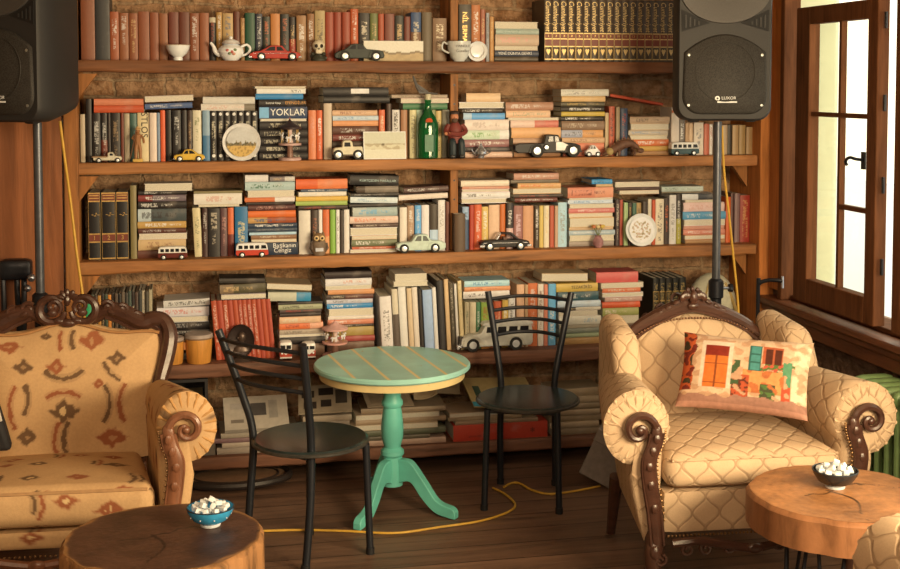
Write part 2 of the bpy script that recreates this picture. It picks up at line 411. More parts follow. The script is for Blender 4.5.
for i, k in enumerate('ABCDE'):
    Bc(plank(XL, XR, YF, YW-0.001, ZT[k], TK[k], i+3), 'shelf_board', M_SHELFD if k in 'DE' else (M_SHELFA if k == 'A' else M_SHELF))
gaps = [(0.001, ZT['E']-TK['E']), (ZT['E'], ZT['D']-TK['D']), (ZT['D'], ZT['C']-TK['C']), (ZT['C'], ZT['B']-TK['B']), (ZT['B'], ZT['A']-TK['A']), (ZT['A'], 2.72)]
Bc(MB().bb(XL-0.055, XL-0.0005, YF-0.006, YW-0.001, 0.001, 2.72), 'upright', M_POST, bevel=0.004)
for i, (z0, z1) in enumerate(gaps):
    if i in (3, 4, 5):
        xa, xb = at_y(450.3, 100, YF+0.07).x, at_y(458.2, 100, YF+0.07).x
        p = MB().bb(xa, xb, YF+0.07, YW-0.002, z0+0.0005, z1-0.003); pp = Bc(p, 'upright', M_POST, bevel=0.003)
        if i < 5:
            b = MB()
            for q in (0.05, 0.13): b.lathe([(0.006, -0.003), (0.004, 0.0)], ((xa+xb)/2, YF+0.0695, z1-q), 8, Matrix.Rotation(PI/2, 3, 'X'))
            Bc(b, 'bolt', M_BLACKMETAL, pp)
for k in 'ABC':
    zb = ZT[k]-TK[k]-0.006
    m = MB().prism([(XL+0.0005, zb), (XL+0.075, zb), (XL+0.0005, zb-0.10)], YF+0.004, YF+0.04); Bc(m, 'bracket', M_POST)
    m = MB().prism([(XR, zb), (XR-0.07, zb), (XR, zb-0.095)], YF+0.10, YF+0.14); Bc(m, 'bracket', M_POST)
# ================================================================== books
HEX = dict(k='2a2522', dk='40382f', w='efe3c8', c='dcc7a0', t='c09a68', o='de6a30', r='b8402a', m='7a3826', br='8a5a38', b='3d7fa4',
           lb='9fbcc0', nv='35424e', g='3f6a48', ol='77704a', y='dcae4c', p='d99a80', gy='9a9080', tl='5fa0a0', lg='a4b65c', db='4b3529', s='d98c68')
NAMEOF = {}
def cname(h):
    r, g, b = [int(h[i:i+2], 16) for i in (0, 2, 4)]
    mx, mn = max(r, g, b), min(r, g, b); d = mx-mn
    if mx < 62: return 'black'
    if d < 26: return 'dark grey' if mx < 105 else ('grey' if mx < 190 else 'white')
    hue = (60*(((g-b)/d) % 6) if mx == r else 60*((b-r)/d+2) if mx == g else 60*((r-g)/d+4))
    s = d/mx
    if 150 < hue < 270:
        if mx < 95: return 'dark blue'
        return 'pale blue' if s < 0.3 else 'blue'
    if 65 <= hue <= 150: return 'dark green' if mx < 100 else ('pale green' if s < 0.25 else 'green')
    if hue >= 45: return 'olive' if mx < 150 else ('pale yellow' if s < 0.35 else 'yellow')
    if mx > 225 and s < 0.26: return 'cream'
    if mx < 100: return 'dark brown'
    if hue < 14 or hue > 330: return 'maroon' if mx < 150 else ('pink' if s < 0.5 and mx > 190 else 'red')
    if hue < 26: return 'rust brown' if mx < 150 else ('brown' if s < 0.55 and mx < 190 else ('salmon' if s < 0.6 else 'orange'))
    return 'brown' if mx < 160 else ('beige' if s < 0.33 else ('yellow' if s > 0.62 else 'tan'))
def ordw(n):
    one = ['', 'first', 'second', 'third', 'fourth', 'fifth', 'sixth', 'seventh', 'eighth', 'ninth', 'tenth', 'eleventh', 'twelfth', 'thirteenth', 'fourteenth', 'fifteenth', 'sixteenth', 'seventeenth', 'eighteenth', 'nineteenth']
    if n < 20: return one[n]
    tens = {2: 'twent', 3: 'thirt', 4: 'fort'}[n//10]
    return tens+'ieth' if n % 10 == 0 else tens+'y-'+one[n % 10]

# one cover material: colours and lettering bands ride on mesh attributes
t = NT('book_cover'); s = t.sep(t.uv()); u, v = s[0], s[1]
base, alt, ink, sty = (t.attr(n) for n in ('base', 'alt', 'ink', 'style'))
ss = t.sep(sty.outputs['Vector']); t0, t1, seed = ss[0], ss[1], ss[2]
ratio = alt.outputs['Alpha']; split = sty.outputs['Alpha']
onsp = t.m('GREATER_THAN', u, -0.5)
uu = t.m('MULTIPLY', u, ratio)                       # in units of the spine's thickness
vec = t.comb(t.m('ADD', t.m('MULTIPLY', uu, 3.2), t.m('MULTIPLY', seed, 40.0)), t.m('MULTIPLY', v, 1.7), seed)
n1 = t.noise(vec, 1.6, 3, 0.7)
vb = t.m('MULTIPLY', t.m('GREATER_THAN', v, 0.24), t.m('LESS_THAN', v, 0.76))
seg = t.m('MULTIPLY', t.m('GREATER_THAN', u, t0), t.m('LESS_THAN', u, t1))
vec2 = t.comb(t.m('ADD', t.m('MULTIPLY', uu, 7.0), t.m('MULTIPLY', seed, 90.0)), t.m('MULTIPLY', v, 2.0), seed)
n2 = t.noise(vec2, 1.6, 2, 0.7)
vb2 = t.m('MULTIPLY', t.m('GREATER_THAN', v, 0.36), t.m('LESS_THAN', v, 0.66))
seg2 = t.m('MULTIPLY', t.m('GREATER_THAN', u, t.m('ADD', t1, 0.06)), t.m('LESS_THAN', u, t.m('MINIMUM', 0.92, t.m('ADD', t1, 0.30))))
mk = t.m('ADD', t.m('MULTIPLY', t.m('MULTIPLY', t.mr(n1, 0.48, 0.54), vb), seg), t.m('MULTIPLY', t.m('MULTIPLY', t.mr(n2, 0.5, 0.56), vb2), seg2), clamp=True)
mk = t.m('MULTIPLY', mk, onsp)
two = t.m('MULTIPLY', t.m('GREATER_THAN', u, split), onsp)
col = t.mix(two, base.outputs['Color'], alt.outputs['Color'])
wear = t.noise(t.obj(), 60, 4, 0.6); wear2 = t.noise(t.obj(), 12, 3)
col = t.mix(t.mr(wear, 0.25, 0.8, 0.0, 0.22), col, t.mix(1.0, col, (0.55, 0.5, 0.45), 'MULTIPLY'))
col = t.mix(t.mr(wear2, 0.55, 0.75, 0.0, 0.16), col, alb('c8b090'))
col = t.mix(t.m('MULTIPLY', mk, ink.outputs['Alpha']), col, ink.outputs['Color'])
M_COVER = t.fin(col, 0.45, 0.4)
t = NT('book_pages'); s = t.sep(t.obj())
ln = t.noise(t.mapping(t.obj(), (300, 4, 300)), 1.0, 2); c = alb('e6d3ac')
M_PAGES = t.fin(t.ramp(ln, [(0.35, mul(c, 0.78)), (0.6, c)]), 0.85, 0.2)
M_GILT = plain('d8a85a', 0.35, 0.55, 0.5, 0.2, 90)
M_GILTD = plain('d8b06a', 0.42, 0.35, 0.4, 0.25, 90)
M_WHITEINK = plain('f2e8d2', 0.6)
M_BLACKINK = plain('2a2320', 0.6)
M_REDLABEL = plain('7a3a28', 0.45)

N_BOOKS = 0
BK = 1.0
rnd = random.Random(11)
def book(w, h, d, col, lying, pages=False, alt=None, split=2.0, ink=None, t0=None, t1=None, name='book', text=True, hard=None):
    """w thickness, h spine length, d depth. Local origin: spine face, lower corner. Standing: x thickness, z length. Lying: x length, z thickness."""
    global N_BOOKS; N_BOOKS += 1
    hard = rnd.random() < 0.4 if hard is None else hard
    if name == 'book': name = 'hardback_book' if hard else 'paperback_book'
    tk = min(0.0022, w*0.12); mg = 0.003 if hard else 0.0006
    bul = min(0.003, w*0.12)
    prof = [(0, bul*1.2), (w*0.12, bul*0.45), (w*0.5, 0), (w*0.88, bul*0.45), (w, bul*1.2), (w, d), (w-tk, d), (w-tk, bul+tk), (tk, bul+tk), (tk, d), (0, d)]
    n = len(prof)
    def P(a, y, l): return (l, y, a) if lying else (a, y, l)
    vs = [P(a, y, 0) for a, y in prof]+[P(a, y, h) for a, y in prof]
    fs, uv = [], []
    for i in range(n):
        j = (i+1) % n; fs.append((i, j, j+n, i+n))
        if i < 4:
            va, vb = prof[i][0]/w, prof[j][0]/w
            if lying: q = [(0, va), (0, vb), (1, vb), (1, va)]
            else: q = [(1, 1-va), (1, 1-vb), (0, 1-vb), (0, 1-va)]
        else: q = [(-1, 0)]*4
        uv.append(q)
    # the end caps are two boards and the spine
    for o in (0, n):
        for f in ((0, 1, 8, 9, 10), (1, 2, 3, 7, 8), (3, 4, 5, 6, 7)): fs.append(tuple(o+i for i in f)); uv.append([(-1, 0)]*len(f))
    if pages:
        c = [p for p in vs]; vs = [(x, d-y, z) for x, y, z in c]
    me = bpy.data.meshes.new(name); me.from_pydata(vs, [], fs)
    ul = me.uv_layers.new(name='uv'); ul.data.foreach_set('uv', [x for f in uv for q in f for x in q])
    bm = bmesh.new(); bm.from_mesh(me); bmesh.ops.recalc_face_normals(bm, faces=bm.faces); bm.to_mesh(me); bm.free()
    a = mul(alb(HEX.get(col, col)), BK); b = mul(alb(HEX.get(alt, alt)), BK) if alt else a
    lum = 0.3*a[0]+0.6*a[1]+0.1*a[2]
    if ink is None: ink = rnd.choice(['efe3c8', 'd8b070', 'e8d0a0', 'c86a40']) if lum < 0.3 else rnd.choice(['3a302a', '7a3826', '40382f', '3a5a70', 'a84a30'])
    ik = alb(HEX.get(ink, ink)); st = rnd.uniform(0.06, 0.2) if t0 is None else t0; en = st+rnd.uniform(0.25, 0.48) if t1 is None else t1
    ia = (rnd.uniform(0.45, 0.85) if text else 0.0)
    for nm, val in (('base', (*a, 1)), ('alt', (*b, h/w)), ('ink', (*ik, ia)), ('style', (st, en, rnd.random(), split))):
        at = me.color_attributes.new(nm, 'FLOAT_COLOR', 'POINT'); at.data.foreach_set('color', list(val)*len(vs))
    me.polygons.foreach_set('use_smooth', [True]*len(me.polygons)); me.set_sharp_from_angle(angle=R(50))
    me.materials.append(M_COVER)
    o = bpy.data.objects.new(name, me); COL.objects.link(o)
    m = MB(); y0, y1 = (bul+tk+0.0003, d-mg) if not pages else (mg, d-bul-tk-0.0003)
    lo = P(tk+0.0002, y0, mg); hi = P(w-tk-0.0002, y1, h-mg)
    m.bb(lo[0], hi[0], lo[1], hi[1], lo[2], hi[2]); m.build('page_block', M_PAGES, o)
    return o

BOOKS = []
class Zone:
    """Maps a crop of the photograph (origin, magnification) to the plane of the spines on one shelf."""
    def __init__(s, sh, ox, oy, k, y=SP): s.sh, s.ox, s.oy, s.k, s.y = sh, ox, oy, k, y; s.z = ZT[sh]
    def x(s, cx, cy=None): return at_y(s.ox+cx/s.k, s.oy+(cy or 200)/s.k, s.y).x
    def zz(s, cx, cy): return at_y(s.ox+cx/s.k, s.oy+cy/s.k, s.y).z
last_x = {}
def stand(zn, items, where, side='left', lean=0.0, group=None, order='from the left', depth=None, name='book', start=1):
    """items: (x0, x1, ytop, colour[, options]) in crop pixels, left to right."""
    top = 0; prev = None; objs = []
    for n, it in enumerate(items):
        x0, x1, yt, c = it[:4]; op = dict(it[4]) if len(it) > 4 else {}
        ln = R(op.pop('lean', lean)); lab = op.pop('label', None); dd = op.pop('d', None); yo = op.pop('yo', None)
        X0, X1 = zn.x(x0, yt), zn.x(x1, yt)
        if prev is not None and X0 < prev+0.0004 and not ln: X0 = prev+0.0004
        if X1-X0 < 0.006: X1 = X0+0.006
        H = zn.zz((x0+x1)/2, yt)-zn.z
        d = dd or depth or min(0.215, max(0.12, H*0.66)); w = (X1-X0-0.0004)
        pushed = rnd.uniform(0, 0.012) if yo is None else yo
        if ln:
            w = w*cos(ln); H = (H-abs(w*sin(ln)))/cos(ln)
        o = book(w, H, d, c, False, name=name, **op)
        if ln:                               # leaning: tilt about the lower edge, the foot stays on the shelf
            sh = H*sin(ln)
            # lean > 0: top goes left, foot right
            o.rotation_euler = (0, -ln, 0)
            o.location = (X0+sh, zn.y+pushed, zn.z+0.0006+(0 if ln > 0 else w*sin(-ln)*0)) if ln > 0 else (X0, zn.y+pushed, zn.z+0.0006+w*sin(-ln))
            if ln > 0: o.location.z = zn.z+0.0006
        else: o.location = (X0, zn.y+pushed, zn.z+0.0005)
        prev = X1; top = max(top, zn.z+H+0.001 if not ln else zn.z+H*cos(ln)+w*abs(sin(ln))+0.001)
        kind = 'thin ' if w < 0.011 else ('thick ' if w > 0.045 else '')
        colour = cname(HEX.get(c, c))
        if op.get('alt'): colour += ' and '+cname(HEX.get(op['alt'], op['alt'])) if cname(HEX.get(op['alt'], op['alt'])) != colour else ''
        tag(o, lab or f'{kind}{colour} book standing {ordw(n+start)} {order} {where}', 'book', group or 'books standing '+where)
        objs.append(o)
    return objs, top
def lie(zn, items, ybot, where, base=None, group=None, depth=None, y=None):
    """items top to bottom: (x0, x1, ytop, colour[, options]); ybot: lower edge of the lowest; rests on base (default the shelf)."""
    bots = [it[2] for it in items[1:]]+[ybot]; Y = (zn.y if y is None else y)
    z = (zn.z if base is None else base)+0.0006; out = []
    for n in range(len(items)-1, -1, -1):
        x0, x1, yt, c = items[n][:4]; op = dict(items[n][4]) if len(items[n]) > 4 else {}
        tilt = op.pop('tilt', 0); lab = op.pop('label', None); dd = op.pop('d', None); yo = op.pop('yo', None); nm = op.pop('name', 'book'); yaw = op.pop('yaw', None)
        X0, X1 = zn.x(x0, yt), zn.x(x1, yt)
        w = max(0.006, zn.zz((x0+x1)/2, yt)-zn.zz((x0+x1)/2, bots[n])-0.0006)
        L = X1-X0; d = dd or depth or min(0.2, max(0.12, L*0.68))
        o = book(w, L, d, c, True, name=nm, **op)
        pushed = rnd.uniform(0, 0.014) if yo is None else yo
        yaw = R(rnd.uniform(-1.6, 1.6)) if yaw is None else R(yaw)
        o.rotation_euler = (0, R(tilt), yaw)
        ex = L*sin(R(abs(tilt)))
        o.location = (X0, Y+pushed+max(0, -L*sin(yaw)), z+(ex if tilt > 0 else 0))
        z += (w if not tilt else (w*cos(R(abs(tilt)))+ex))+0.0005
        kind = 'thin ' if w < 0.012 else ('thick ' if w > 0.045 else '')
        colour = cname(HEX.get(c, c))
        if op.get('pages'): desc = f'{kind}{colour} {nm}, page edges out,'
        else:
            if op.get('alt'): colour += ' and '+cname(HEX.get(op['alt'], op['alt'])) if cname(HEX.get(op['alt'], op['alt'])) != colour else ''
            desc = f'{kind}{colour} {nm}'
        od = ordw(n+1)+' from top' if len(items) > 1 else ''
        tag(o, lab or f'{desc} lying {od} {where}'.replace('  ', ' '), nm, group or nm+'s lying '+where)
        out.append(o)
    return out[::-1], z
P_ = {'pages': True, 'text': False}
def title(o, body, size, mat, L, w, lying, u=0.5, v=0.5, sx=1.0, italic=0):
    if lying: M = Matrix.Translation((L*u, -0.0006, w*v)) @ FRONT
    else: M = Matrix.Translation((w*v, -0.0006, L*(1-u))) @ Matrix(((0, 1, 0, 0), (0, 0, -1, 0), (-1, 0, 0, 0), (0, 0, 0, 1)))
    return text_mesh(body, size, mat, 'title_lettering', o, M, 0.0003, sx=sx, italic=italic)
# ------------------------------------------------------------------ top shelf
A1 = Zone('A', 70, 0, 4.5); A2 = Zone('A', 230, 0, 4.5); A3 = Zone('A', 400, 0, 4.5); A4 = Zone('A', 540, 0, 4.5)
NT_ = {'text': False}
BK = .68  # dimmer left end of the top shelf: shade put into the book colours
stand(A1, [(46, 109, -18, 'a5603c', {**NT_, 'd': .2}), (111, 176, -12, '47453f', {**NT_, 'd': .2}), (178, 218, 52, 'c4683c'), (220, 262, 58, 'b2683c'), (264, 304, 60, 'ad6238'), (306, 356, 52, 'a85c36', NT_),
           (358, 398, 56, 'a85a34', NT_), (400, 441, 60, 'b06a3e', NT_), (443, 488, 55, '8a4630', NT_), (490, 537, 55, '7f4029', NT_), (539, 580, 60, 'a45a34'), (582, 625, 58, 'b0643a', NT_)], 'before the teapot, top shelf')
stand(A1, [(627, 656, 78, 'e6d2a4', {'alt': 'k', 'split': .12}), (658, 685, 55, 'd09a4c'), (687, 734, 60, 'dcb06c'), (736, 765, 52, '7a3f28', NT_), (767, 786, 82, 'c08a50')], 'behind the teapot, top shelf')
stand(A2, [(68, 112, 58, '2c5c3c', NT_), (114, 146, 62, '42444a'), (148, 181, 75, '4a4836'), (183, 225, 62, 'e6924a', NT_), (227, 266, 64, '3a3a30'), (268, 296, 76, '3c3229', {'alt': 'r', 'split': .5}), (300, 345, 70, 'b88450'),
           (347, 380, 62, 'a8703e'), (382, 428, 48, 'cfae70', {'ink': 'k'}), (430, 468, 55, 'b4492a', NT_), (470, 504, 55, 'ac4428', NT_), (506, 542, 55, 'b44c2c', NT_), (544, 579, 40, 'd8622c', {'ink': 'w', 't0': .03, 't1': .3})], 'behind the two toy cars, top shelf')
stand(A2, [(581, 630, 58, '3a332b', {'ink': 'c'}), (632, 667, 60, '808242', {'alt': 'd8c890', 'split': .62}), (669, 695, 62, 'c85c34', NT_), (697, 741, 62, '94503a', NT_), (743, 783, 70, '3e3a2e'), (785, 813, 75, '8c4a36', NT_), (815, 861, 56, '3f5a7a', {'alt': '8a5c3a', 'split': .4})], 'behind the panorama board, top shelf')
BK = .85  # same painted shade, weaker for the next runs
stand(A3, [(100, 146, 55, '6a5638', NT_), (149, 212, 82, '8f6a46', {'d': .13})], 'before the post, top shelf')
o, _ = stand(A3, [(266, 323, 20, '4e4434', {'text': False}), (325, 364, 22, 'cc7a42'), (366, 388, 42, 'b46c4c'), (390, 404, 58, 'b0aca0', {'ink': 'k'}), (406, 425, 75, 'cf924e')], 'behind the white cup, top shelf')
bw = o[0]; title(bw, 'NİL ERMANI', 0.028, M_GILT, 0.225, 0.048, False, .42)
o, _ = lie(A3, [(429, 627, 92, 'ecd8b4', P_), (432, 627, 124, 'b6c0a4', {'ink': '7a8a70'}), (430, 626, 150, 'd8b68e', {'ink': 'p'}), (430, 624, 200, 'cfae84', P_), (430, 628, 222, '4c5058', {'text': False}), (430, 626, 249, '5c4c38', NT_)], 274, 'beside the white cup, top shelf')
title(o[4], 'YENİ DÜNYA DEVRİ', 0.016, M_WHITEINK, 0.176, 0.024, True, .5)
# gilt encyclopedia
BK = 1.0
enc = []
N0 = 17; x0 = A4.x(19, 200); x1 = A4.x(606, 200); pit = (x1-x0)/N0; hh = A4.zz(200, -2)-ZT['A']
M_ENC = plain('4a3a2a', 0.35, 0.1, 0.5)
for k in range(N0):
    o = book(pit-0.0008, hh, .2, '4a3a2a', False, text=False, name='encyclopedia_volume', hard=True)
    o.location = (x0+k*pit, SP-0.004, ZT['A']+0.0005)
    m = MB(); w = pit-0.0008
    for z in (0.012, 0.066, 0.098, 0.122):
        m.bb(0.001, w-0.001, -0.0009, 0.004, z-0.0022, z+0.0022)
    m.prism([(w*.2, 0.05), (w*.35, 0.056), (w*.5, 0.052), (w*.65, 0.056), (w*.8, 0.05), (w*.5, 0.028)], -0.0008, 0.002)
    m.bb(.001, .0019, -.0008, .003, .012, .122); m.bb(w-.0019, w-.001, -.0008, .003, .012, .122)
    m.build('gilt_band_trim', M_GILTD, o)
    m = MB(); m.bb(0.0015, w-0.0015, -0.0006, 0.003, 0.0695, 0.119); m.build('label_print', M_REDLABEL, o)
    title(o, 'Cumhuriyet', 0.031, M_GILTD, hh, w, False, .27, .42, sx=0.86, italic=.2)
    text_mesh(str(k+1), 0.014, M_GILT, 'number_lettering', o, Matrix.Translation((w*.5, -0.0012, .11)) @ FRONT)
    tag(o, f'brown gilt encyclopedia volume, {ordw(k+1)} from the dark bookend side, top shelf beside the loudspeaker', 'book', 'gilt encyclopedia set on the top shelf')
# ------------------------------------------------------------------ second shelf
B1 = Zone('B', 70, 80, 5); B2 = Zone('B', 190, 80, 5); B3 = Zone('B', 310, 80, 5); B4 = Zone('B', 450, 80, 5); B5 = Zone('B', 590, 80, 5)
w1 = 'behind the toy lorry, second shelf'
_, ta = stand(B1, [(50, 74, 172, 'c4ac84', NT_), (77, 107, 96, '2c2722', NT_)], w1)
o, ta = stand(B1, [(110, 151, 166, '2c2722', {'ink': 'w'}), (153, 185, 166, '2e2924', {'alt': 'm', 'split': .55, 'ink': 'w'}), (187, 201, 166, '40352c', NT_), (203, 251, 166, '302a24', {'ink': 't'}), (253, 268, 166, '7a3a28', NT_), (270, 297, 168, 'b8a47e', NT_), (299, 333, 168, '4f6a58', NT_)], w1, start=3)
o2, tb = stand(B1, [(336, 395, 165, 'e6cc92', NT_), (397, 433, 165, 'ecd0b0', NT_), (435, 449, 165, '8a9aa2', NT_)], w1, start=10)
title(o2[0], 'STLOS', 0.036, M_BLACKINK, .2, .058, False, .27, .45)
lie(B1, [(119, 367, 95, 'dc8258', {'text': False}), (118, 368, 128, 'cc5830', NT_)], 165, 'above the toy lorry, second shelf', base=max(ta, tb))
_, tc = stand(B1, [(451, 475, 152, 'e25e2e', NT_), (477, 508, 152, '2c2824', NT_), (511, 554, 152, '2e2a26', {'ink': 'w'}), (557, 585, 152, '2a2623', NT_), (587, 611, 152, '3e2c22', {'ink': 't'}), (613, 657, 152, 'e0d0a6', {'ink': '7a8050', 't1': .3}), (662, 699, 152, '8ea4a8', {'alt': '4a7890', 'split': .5, 'text': False})], 'behind yellow toy car, second shelf')
lie(B1, [(374, 618, 92, 'dcc8ac', {'pages': True, 'text': False, 'tilt': -2}), (374, 612, 122, '5a6a86', {'ink': 'w', 'tilt': -2})], 150, 'above yellow toy car, second shelf', base=max(tb, tc)+.002)
bs, td = stand(B2, [(x, x+33, 156, '2b2622', {'ink': 'd8c8a0', 't0': .2, 't1': .55}) for x in (101, 136, 170, 204, 238, 272, 306)], 'behind picture plate, second shelf')
M_CRESTINK = M_GILT
for b in bs:
    m = MB()
    m.lathe([(0.0065, 0.0), (0.0065, 0.0006)], (0.013, -0.0004, 0.188), 10, Matrix.Rotation(PI/2, 3, 'X')); m.lathe([(0.007, 0.0), (0.007, 0.0006)], (0.013, -0.0004, 0.02), 10, Matrix.Rotation(PI/2, 3, 'X')); m.build('emblem_print', M_WHITEINK, b)
lie(B2, [(64, 325, 82, 'dcd0b6', {'text': False, 'alt': '8a8474', 'split': 2}), (55, 325, 117, 'e4d4b8', {'ink': 'p', 'alt': '8a7c64', 'split': .8})], 152, 'above picture plate, second shelf', base=td)
o, _ = lie(B2, [(322, 582, 40, 'd0bc9c', P_), (334, 580, 52, 'f0e4c8', {'ink': 'k', 't0': .7, 't1': .9}), (328, 566, 78, '3f86ac', NT_), (346, 582, 106, '2c2622', {'text': False}), (345, 587, 143, '38465a', {'text': False, 'alt': '8fc0d4', 'split': 2}), (350, 586, 203, 'efe2c6', P_),
   (349, 588, 216, '2a2522', {'ink': 'd8c8a0'}), (349, 588, 258, '2c2723', {'ink': 'd8c8a0'}), (349, 589, 298, '2a2522', {'ink': 'd8c8a0'}), (348, 588, 336, '2c2723', {'ink': 'd8c8a0'}), (348, 590, 373, '2a2522', {'ink': 'd8c8a0'})], 410, 'behind toy carousel, second shelf')
title(o[4], 'YOKLAR', 0.04, M_WHITEINK, .205, .05, True, .57, .5, .92)
title(o[3], 'EFENDİLER', 0.017, plain('d8923c', 0.5), .205, .03, True, .72); title(o[3], 'kumral kitap', 0.012, M_WHITEINK, .205, .03, True, .28)
m = MB(); m.bb(0.002, 0.04, -0.0006, 0.001, 0.003, 0.046); m.build('cover_picture_print', plain('7fb4cc', 0.5), o[4])
_, te = stand(B2, [(593, 632, 152, 'dc7e4c', {'ink': 'p'}), (634, 664, 152, 'd86232', {'ink': 'w'})], 'beside toy carousel, second shelf')
o1, tf = stand(B3, [(70, 111, 118, 'ccb28e', NT_)], 'behind the cream pickup, second shelf')
_, tg = stand(B3, [(346, 377, 150, 'd8683c', {'alt': 'w', 'split': .8}), (383, 409, 119, '4a3426', NT_)], 'behind the postcard, second shelf')
lie(B3, [(113, 340, 160, 'dcae80', {'ink': 'm'}), (115, 343, 188, 'ccd4cc', {'ink': 'b'}), (115, 343, 212, 'e29a62', NT_), (115, 340, 240, '5e3828', {'ink': 'w'}), (116, 340, 282, '7c3c30', {'ink': 'w'}), (114, 340, 315, '453528', NT_), (114, 340, 350, '5a4030', {'ink': 't'})], 405, 'behind cream pickup, second shelf')
rb_, _ = lie(B3, [(66, 394, 38, '2c2824', {'text': False, 'hard': True, 'name': 'ring_binder', 'tilt': 0, 'label': 'black ring binder with a white label, uppermost above the cream pickup'}), (70, 402, 81, '26231f', {'text': False, 'hard': True, 'name': 'ring_binder', 'label': 'plain black ring binder under the labelled one above the cream pickup'})], 118, 'above the cream pickup', base=max(tf, tg), depth=.2)
MB().bb(.115, .19, -.0008, .002, .009, .029).build('label_print', plain('ece0c8', .6), rb_[0])
_, th = stand(B3, [(412, 449, 150, 'e2d6be', {'ink': 'k', 't0': .05, 't1': .75}), (455, 488, 150, 'ac7850', NT_), (500, 535, 150, 'dccc90', {'ink': 'k', 't0': .1, 't1': .6}), (537, 566, 150, 'ccdab4', {'ink': 'g'}), (568, 600, 150, '42684c', NT_), (602, 632, 150, '8a8a52', NT_), (634, 661, 155, 'd8b870', {'ink': 'k'}), (663, 699, 150, '8e8468', NT_)], 'beside the green bottle, second shelf')
lie(B3, [(412, 690, 65, 'b49c7c', {'ink': 'k'}), (455, 695, 83, 'dcb89e', {**P_}), (468, 690, 108, '4f7c4e', NT_)], 140, 'above the green bottle, second shelf', base=th)
lie(B4, [(85, 255, 65, 'ecc08a', NT_), (48, 275, 110, 'f4e8d2', {**P_}), (62, 265, 141, '3a3028', {'ink': 'w'}), (70, 278, 165, 'b8ccd0', {'alt': '6aa8cc', 'split': .2, 'text': False}), (75, 296, 198, 'efd8bc', {'ink': 'a8907a'}), (62, 298, 252, 'd4ddb4', {'alt': 'efe4cc', 'split': .8, 'ink': '6a9a4a'}), (72, 298, 298, '9e6c62', {'ink': 'w'}), (70, 305, 336, '5a5048', NT_), (75, 313, 360, 'e4b894', {'ink': 'w'})], 388, 'behind silver teapot, second shelf')
lie(B4, [(281, 520, 110, 'b4805e', {'ink': 'w'}), (285, 505, 152, 'ecbc8c', {'ink': '9a9a70'}), (295, 545, 188, 'f2d8b6', P_), (305, 545, 202, 'efc8a8', {'alt': 'd87a60', 'split': .5, 'text': False}), (310, 555, 238, 'eaac6c', NT_), (319, 556, 290, 'cc9e76', NT_), (322, 556, 330, 'a87448', NT_)], 385, 'behind black toy pickup, second shelf')
o, tz = lie(B4, [(560, 798, 45, 'e0d4b6', {'ink': 'gy', 't0': .05, 't1': .5}), (560, 780, 80, 'e4b676', NT_), (558, 776, 108, '5c523a', {'ink': 'y'}), (558, 776, 132, '332b24', {'ink': 'w'}), (559, 775, 158, 'd0ae48', NT_), (558, 770, 181, '2e2823', {'ink': 'w'}), (560, 775, 205, '8e6e50', {'ink': 'c'}), (560, 770, 250, 'b4b0ae', {'alt': 'e0a060', 'split': .5}), (562, 775, 288, 'dcae7c', {'ink': 'm'}), (565, 776, 316, 'ec906a', NT_), (568, 777, 350, 'c47050', NT_)], 382, 'behind toy pickup bonnet, second shelf')
_, ti = stand(B4, [(779, 797, 165, 'ccae7c', NT_), (800, 829, 132, 'c25e3e', {'ink': 'k'}), (833, 853, 136, 'a48a62', NT_), (856, 892, 142, '3a4656', {'ink': 'r'})], 'behind wooden lizard, second shelf')
lie(B5, [(203, 400, 182, 'cba880', {'ink': 'dk'}), (205, 400, 215, 'dcb07c', P_), (200, 395, 250, 'd0bc9c', {'ink': 'b'}), (203, 395, 275, 'e4c694', P_), (215, 400, 297, 'dc7642', {'ink': 'w'}), (218, 397, 330, 'd0a04e', NT_), (218, 395, 354, 'ac7c4c', NT_)], 377, 'beside wooden lizard, second shelf')
o, _ = stand(B5, [(410, 449, 138, 'ecd6b6', {'alt': 'ecd6b6', 'text': False}), (451, 480, 200, '8e7e6a', {'ink': 'w'}), (482, 499, 214, 'd4a674', NT_), (501, 521, 216, 'e8be8c', NT_), (523, 571, 214, 'efd8b4', {'ink': 'gy'}), (574, 601, 220, 'cc6c4c', NT_), (603, 619, 222, 'ecdcc0', {'ink': 'r'}), (621, 660, 222, 'b08c60', NT_), (662, 691, 226, 'c4a67e', NT_), (693, 713, 226, '4a4034', NT_), (715, 746, 226, 'bc9664', NT_), (748, 781, 226, 'ac8853', NT_), (783, 816, 236, 'a47e4e', NT_)], 'under hanging loudspeaker, second shelf')
b = MB().bb(0.0005, 0.037, -0.0008, 0.002, .185, .197).build('label_print', plain('dc7642'), o[0])
# thin slanted book bridging two piles
sb = book(.012, .245, .15, 'c8502e', True, text=False)
p0 = B5.x(104, 118); sb.rotation_euler = (0, R(9.5), 0); sb.location = (p0, SP+.01, ti+.0415)
tag(sb, 'thin red book tilted like a roof above the wooden lizard, second shelf', 'book', 'books lying above wooden lizard')
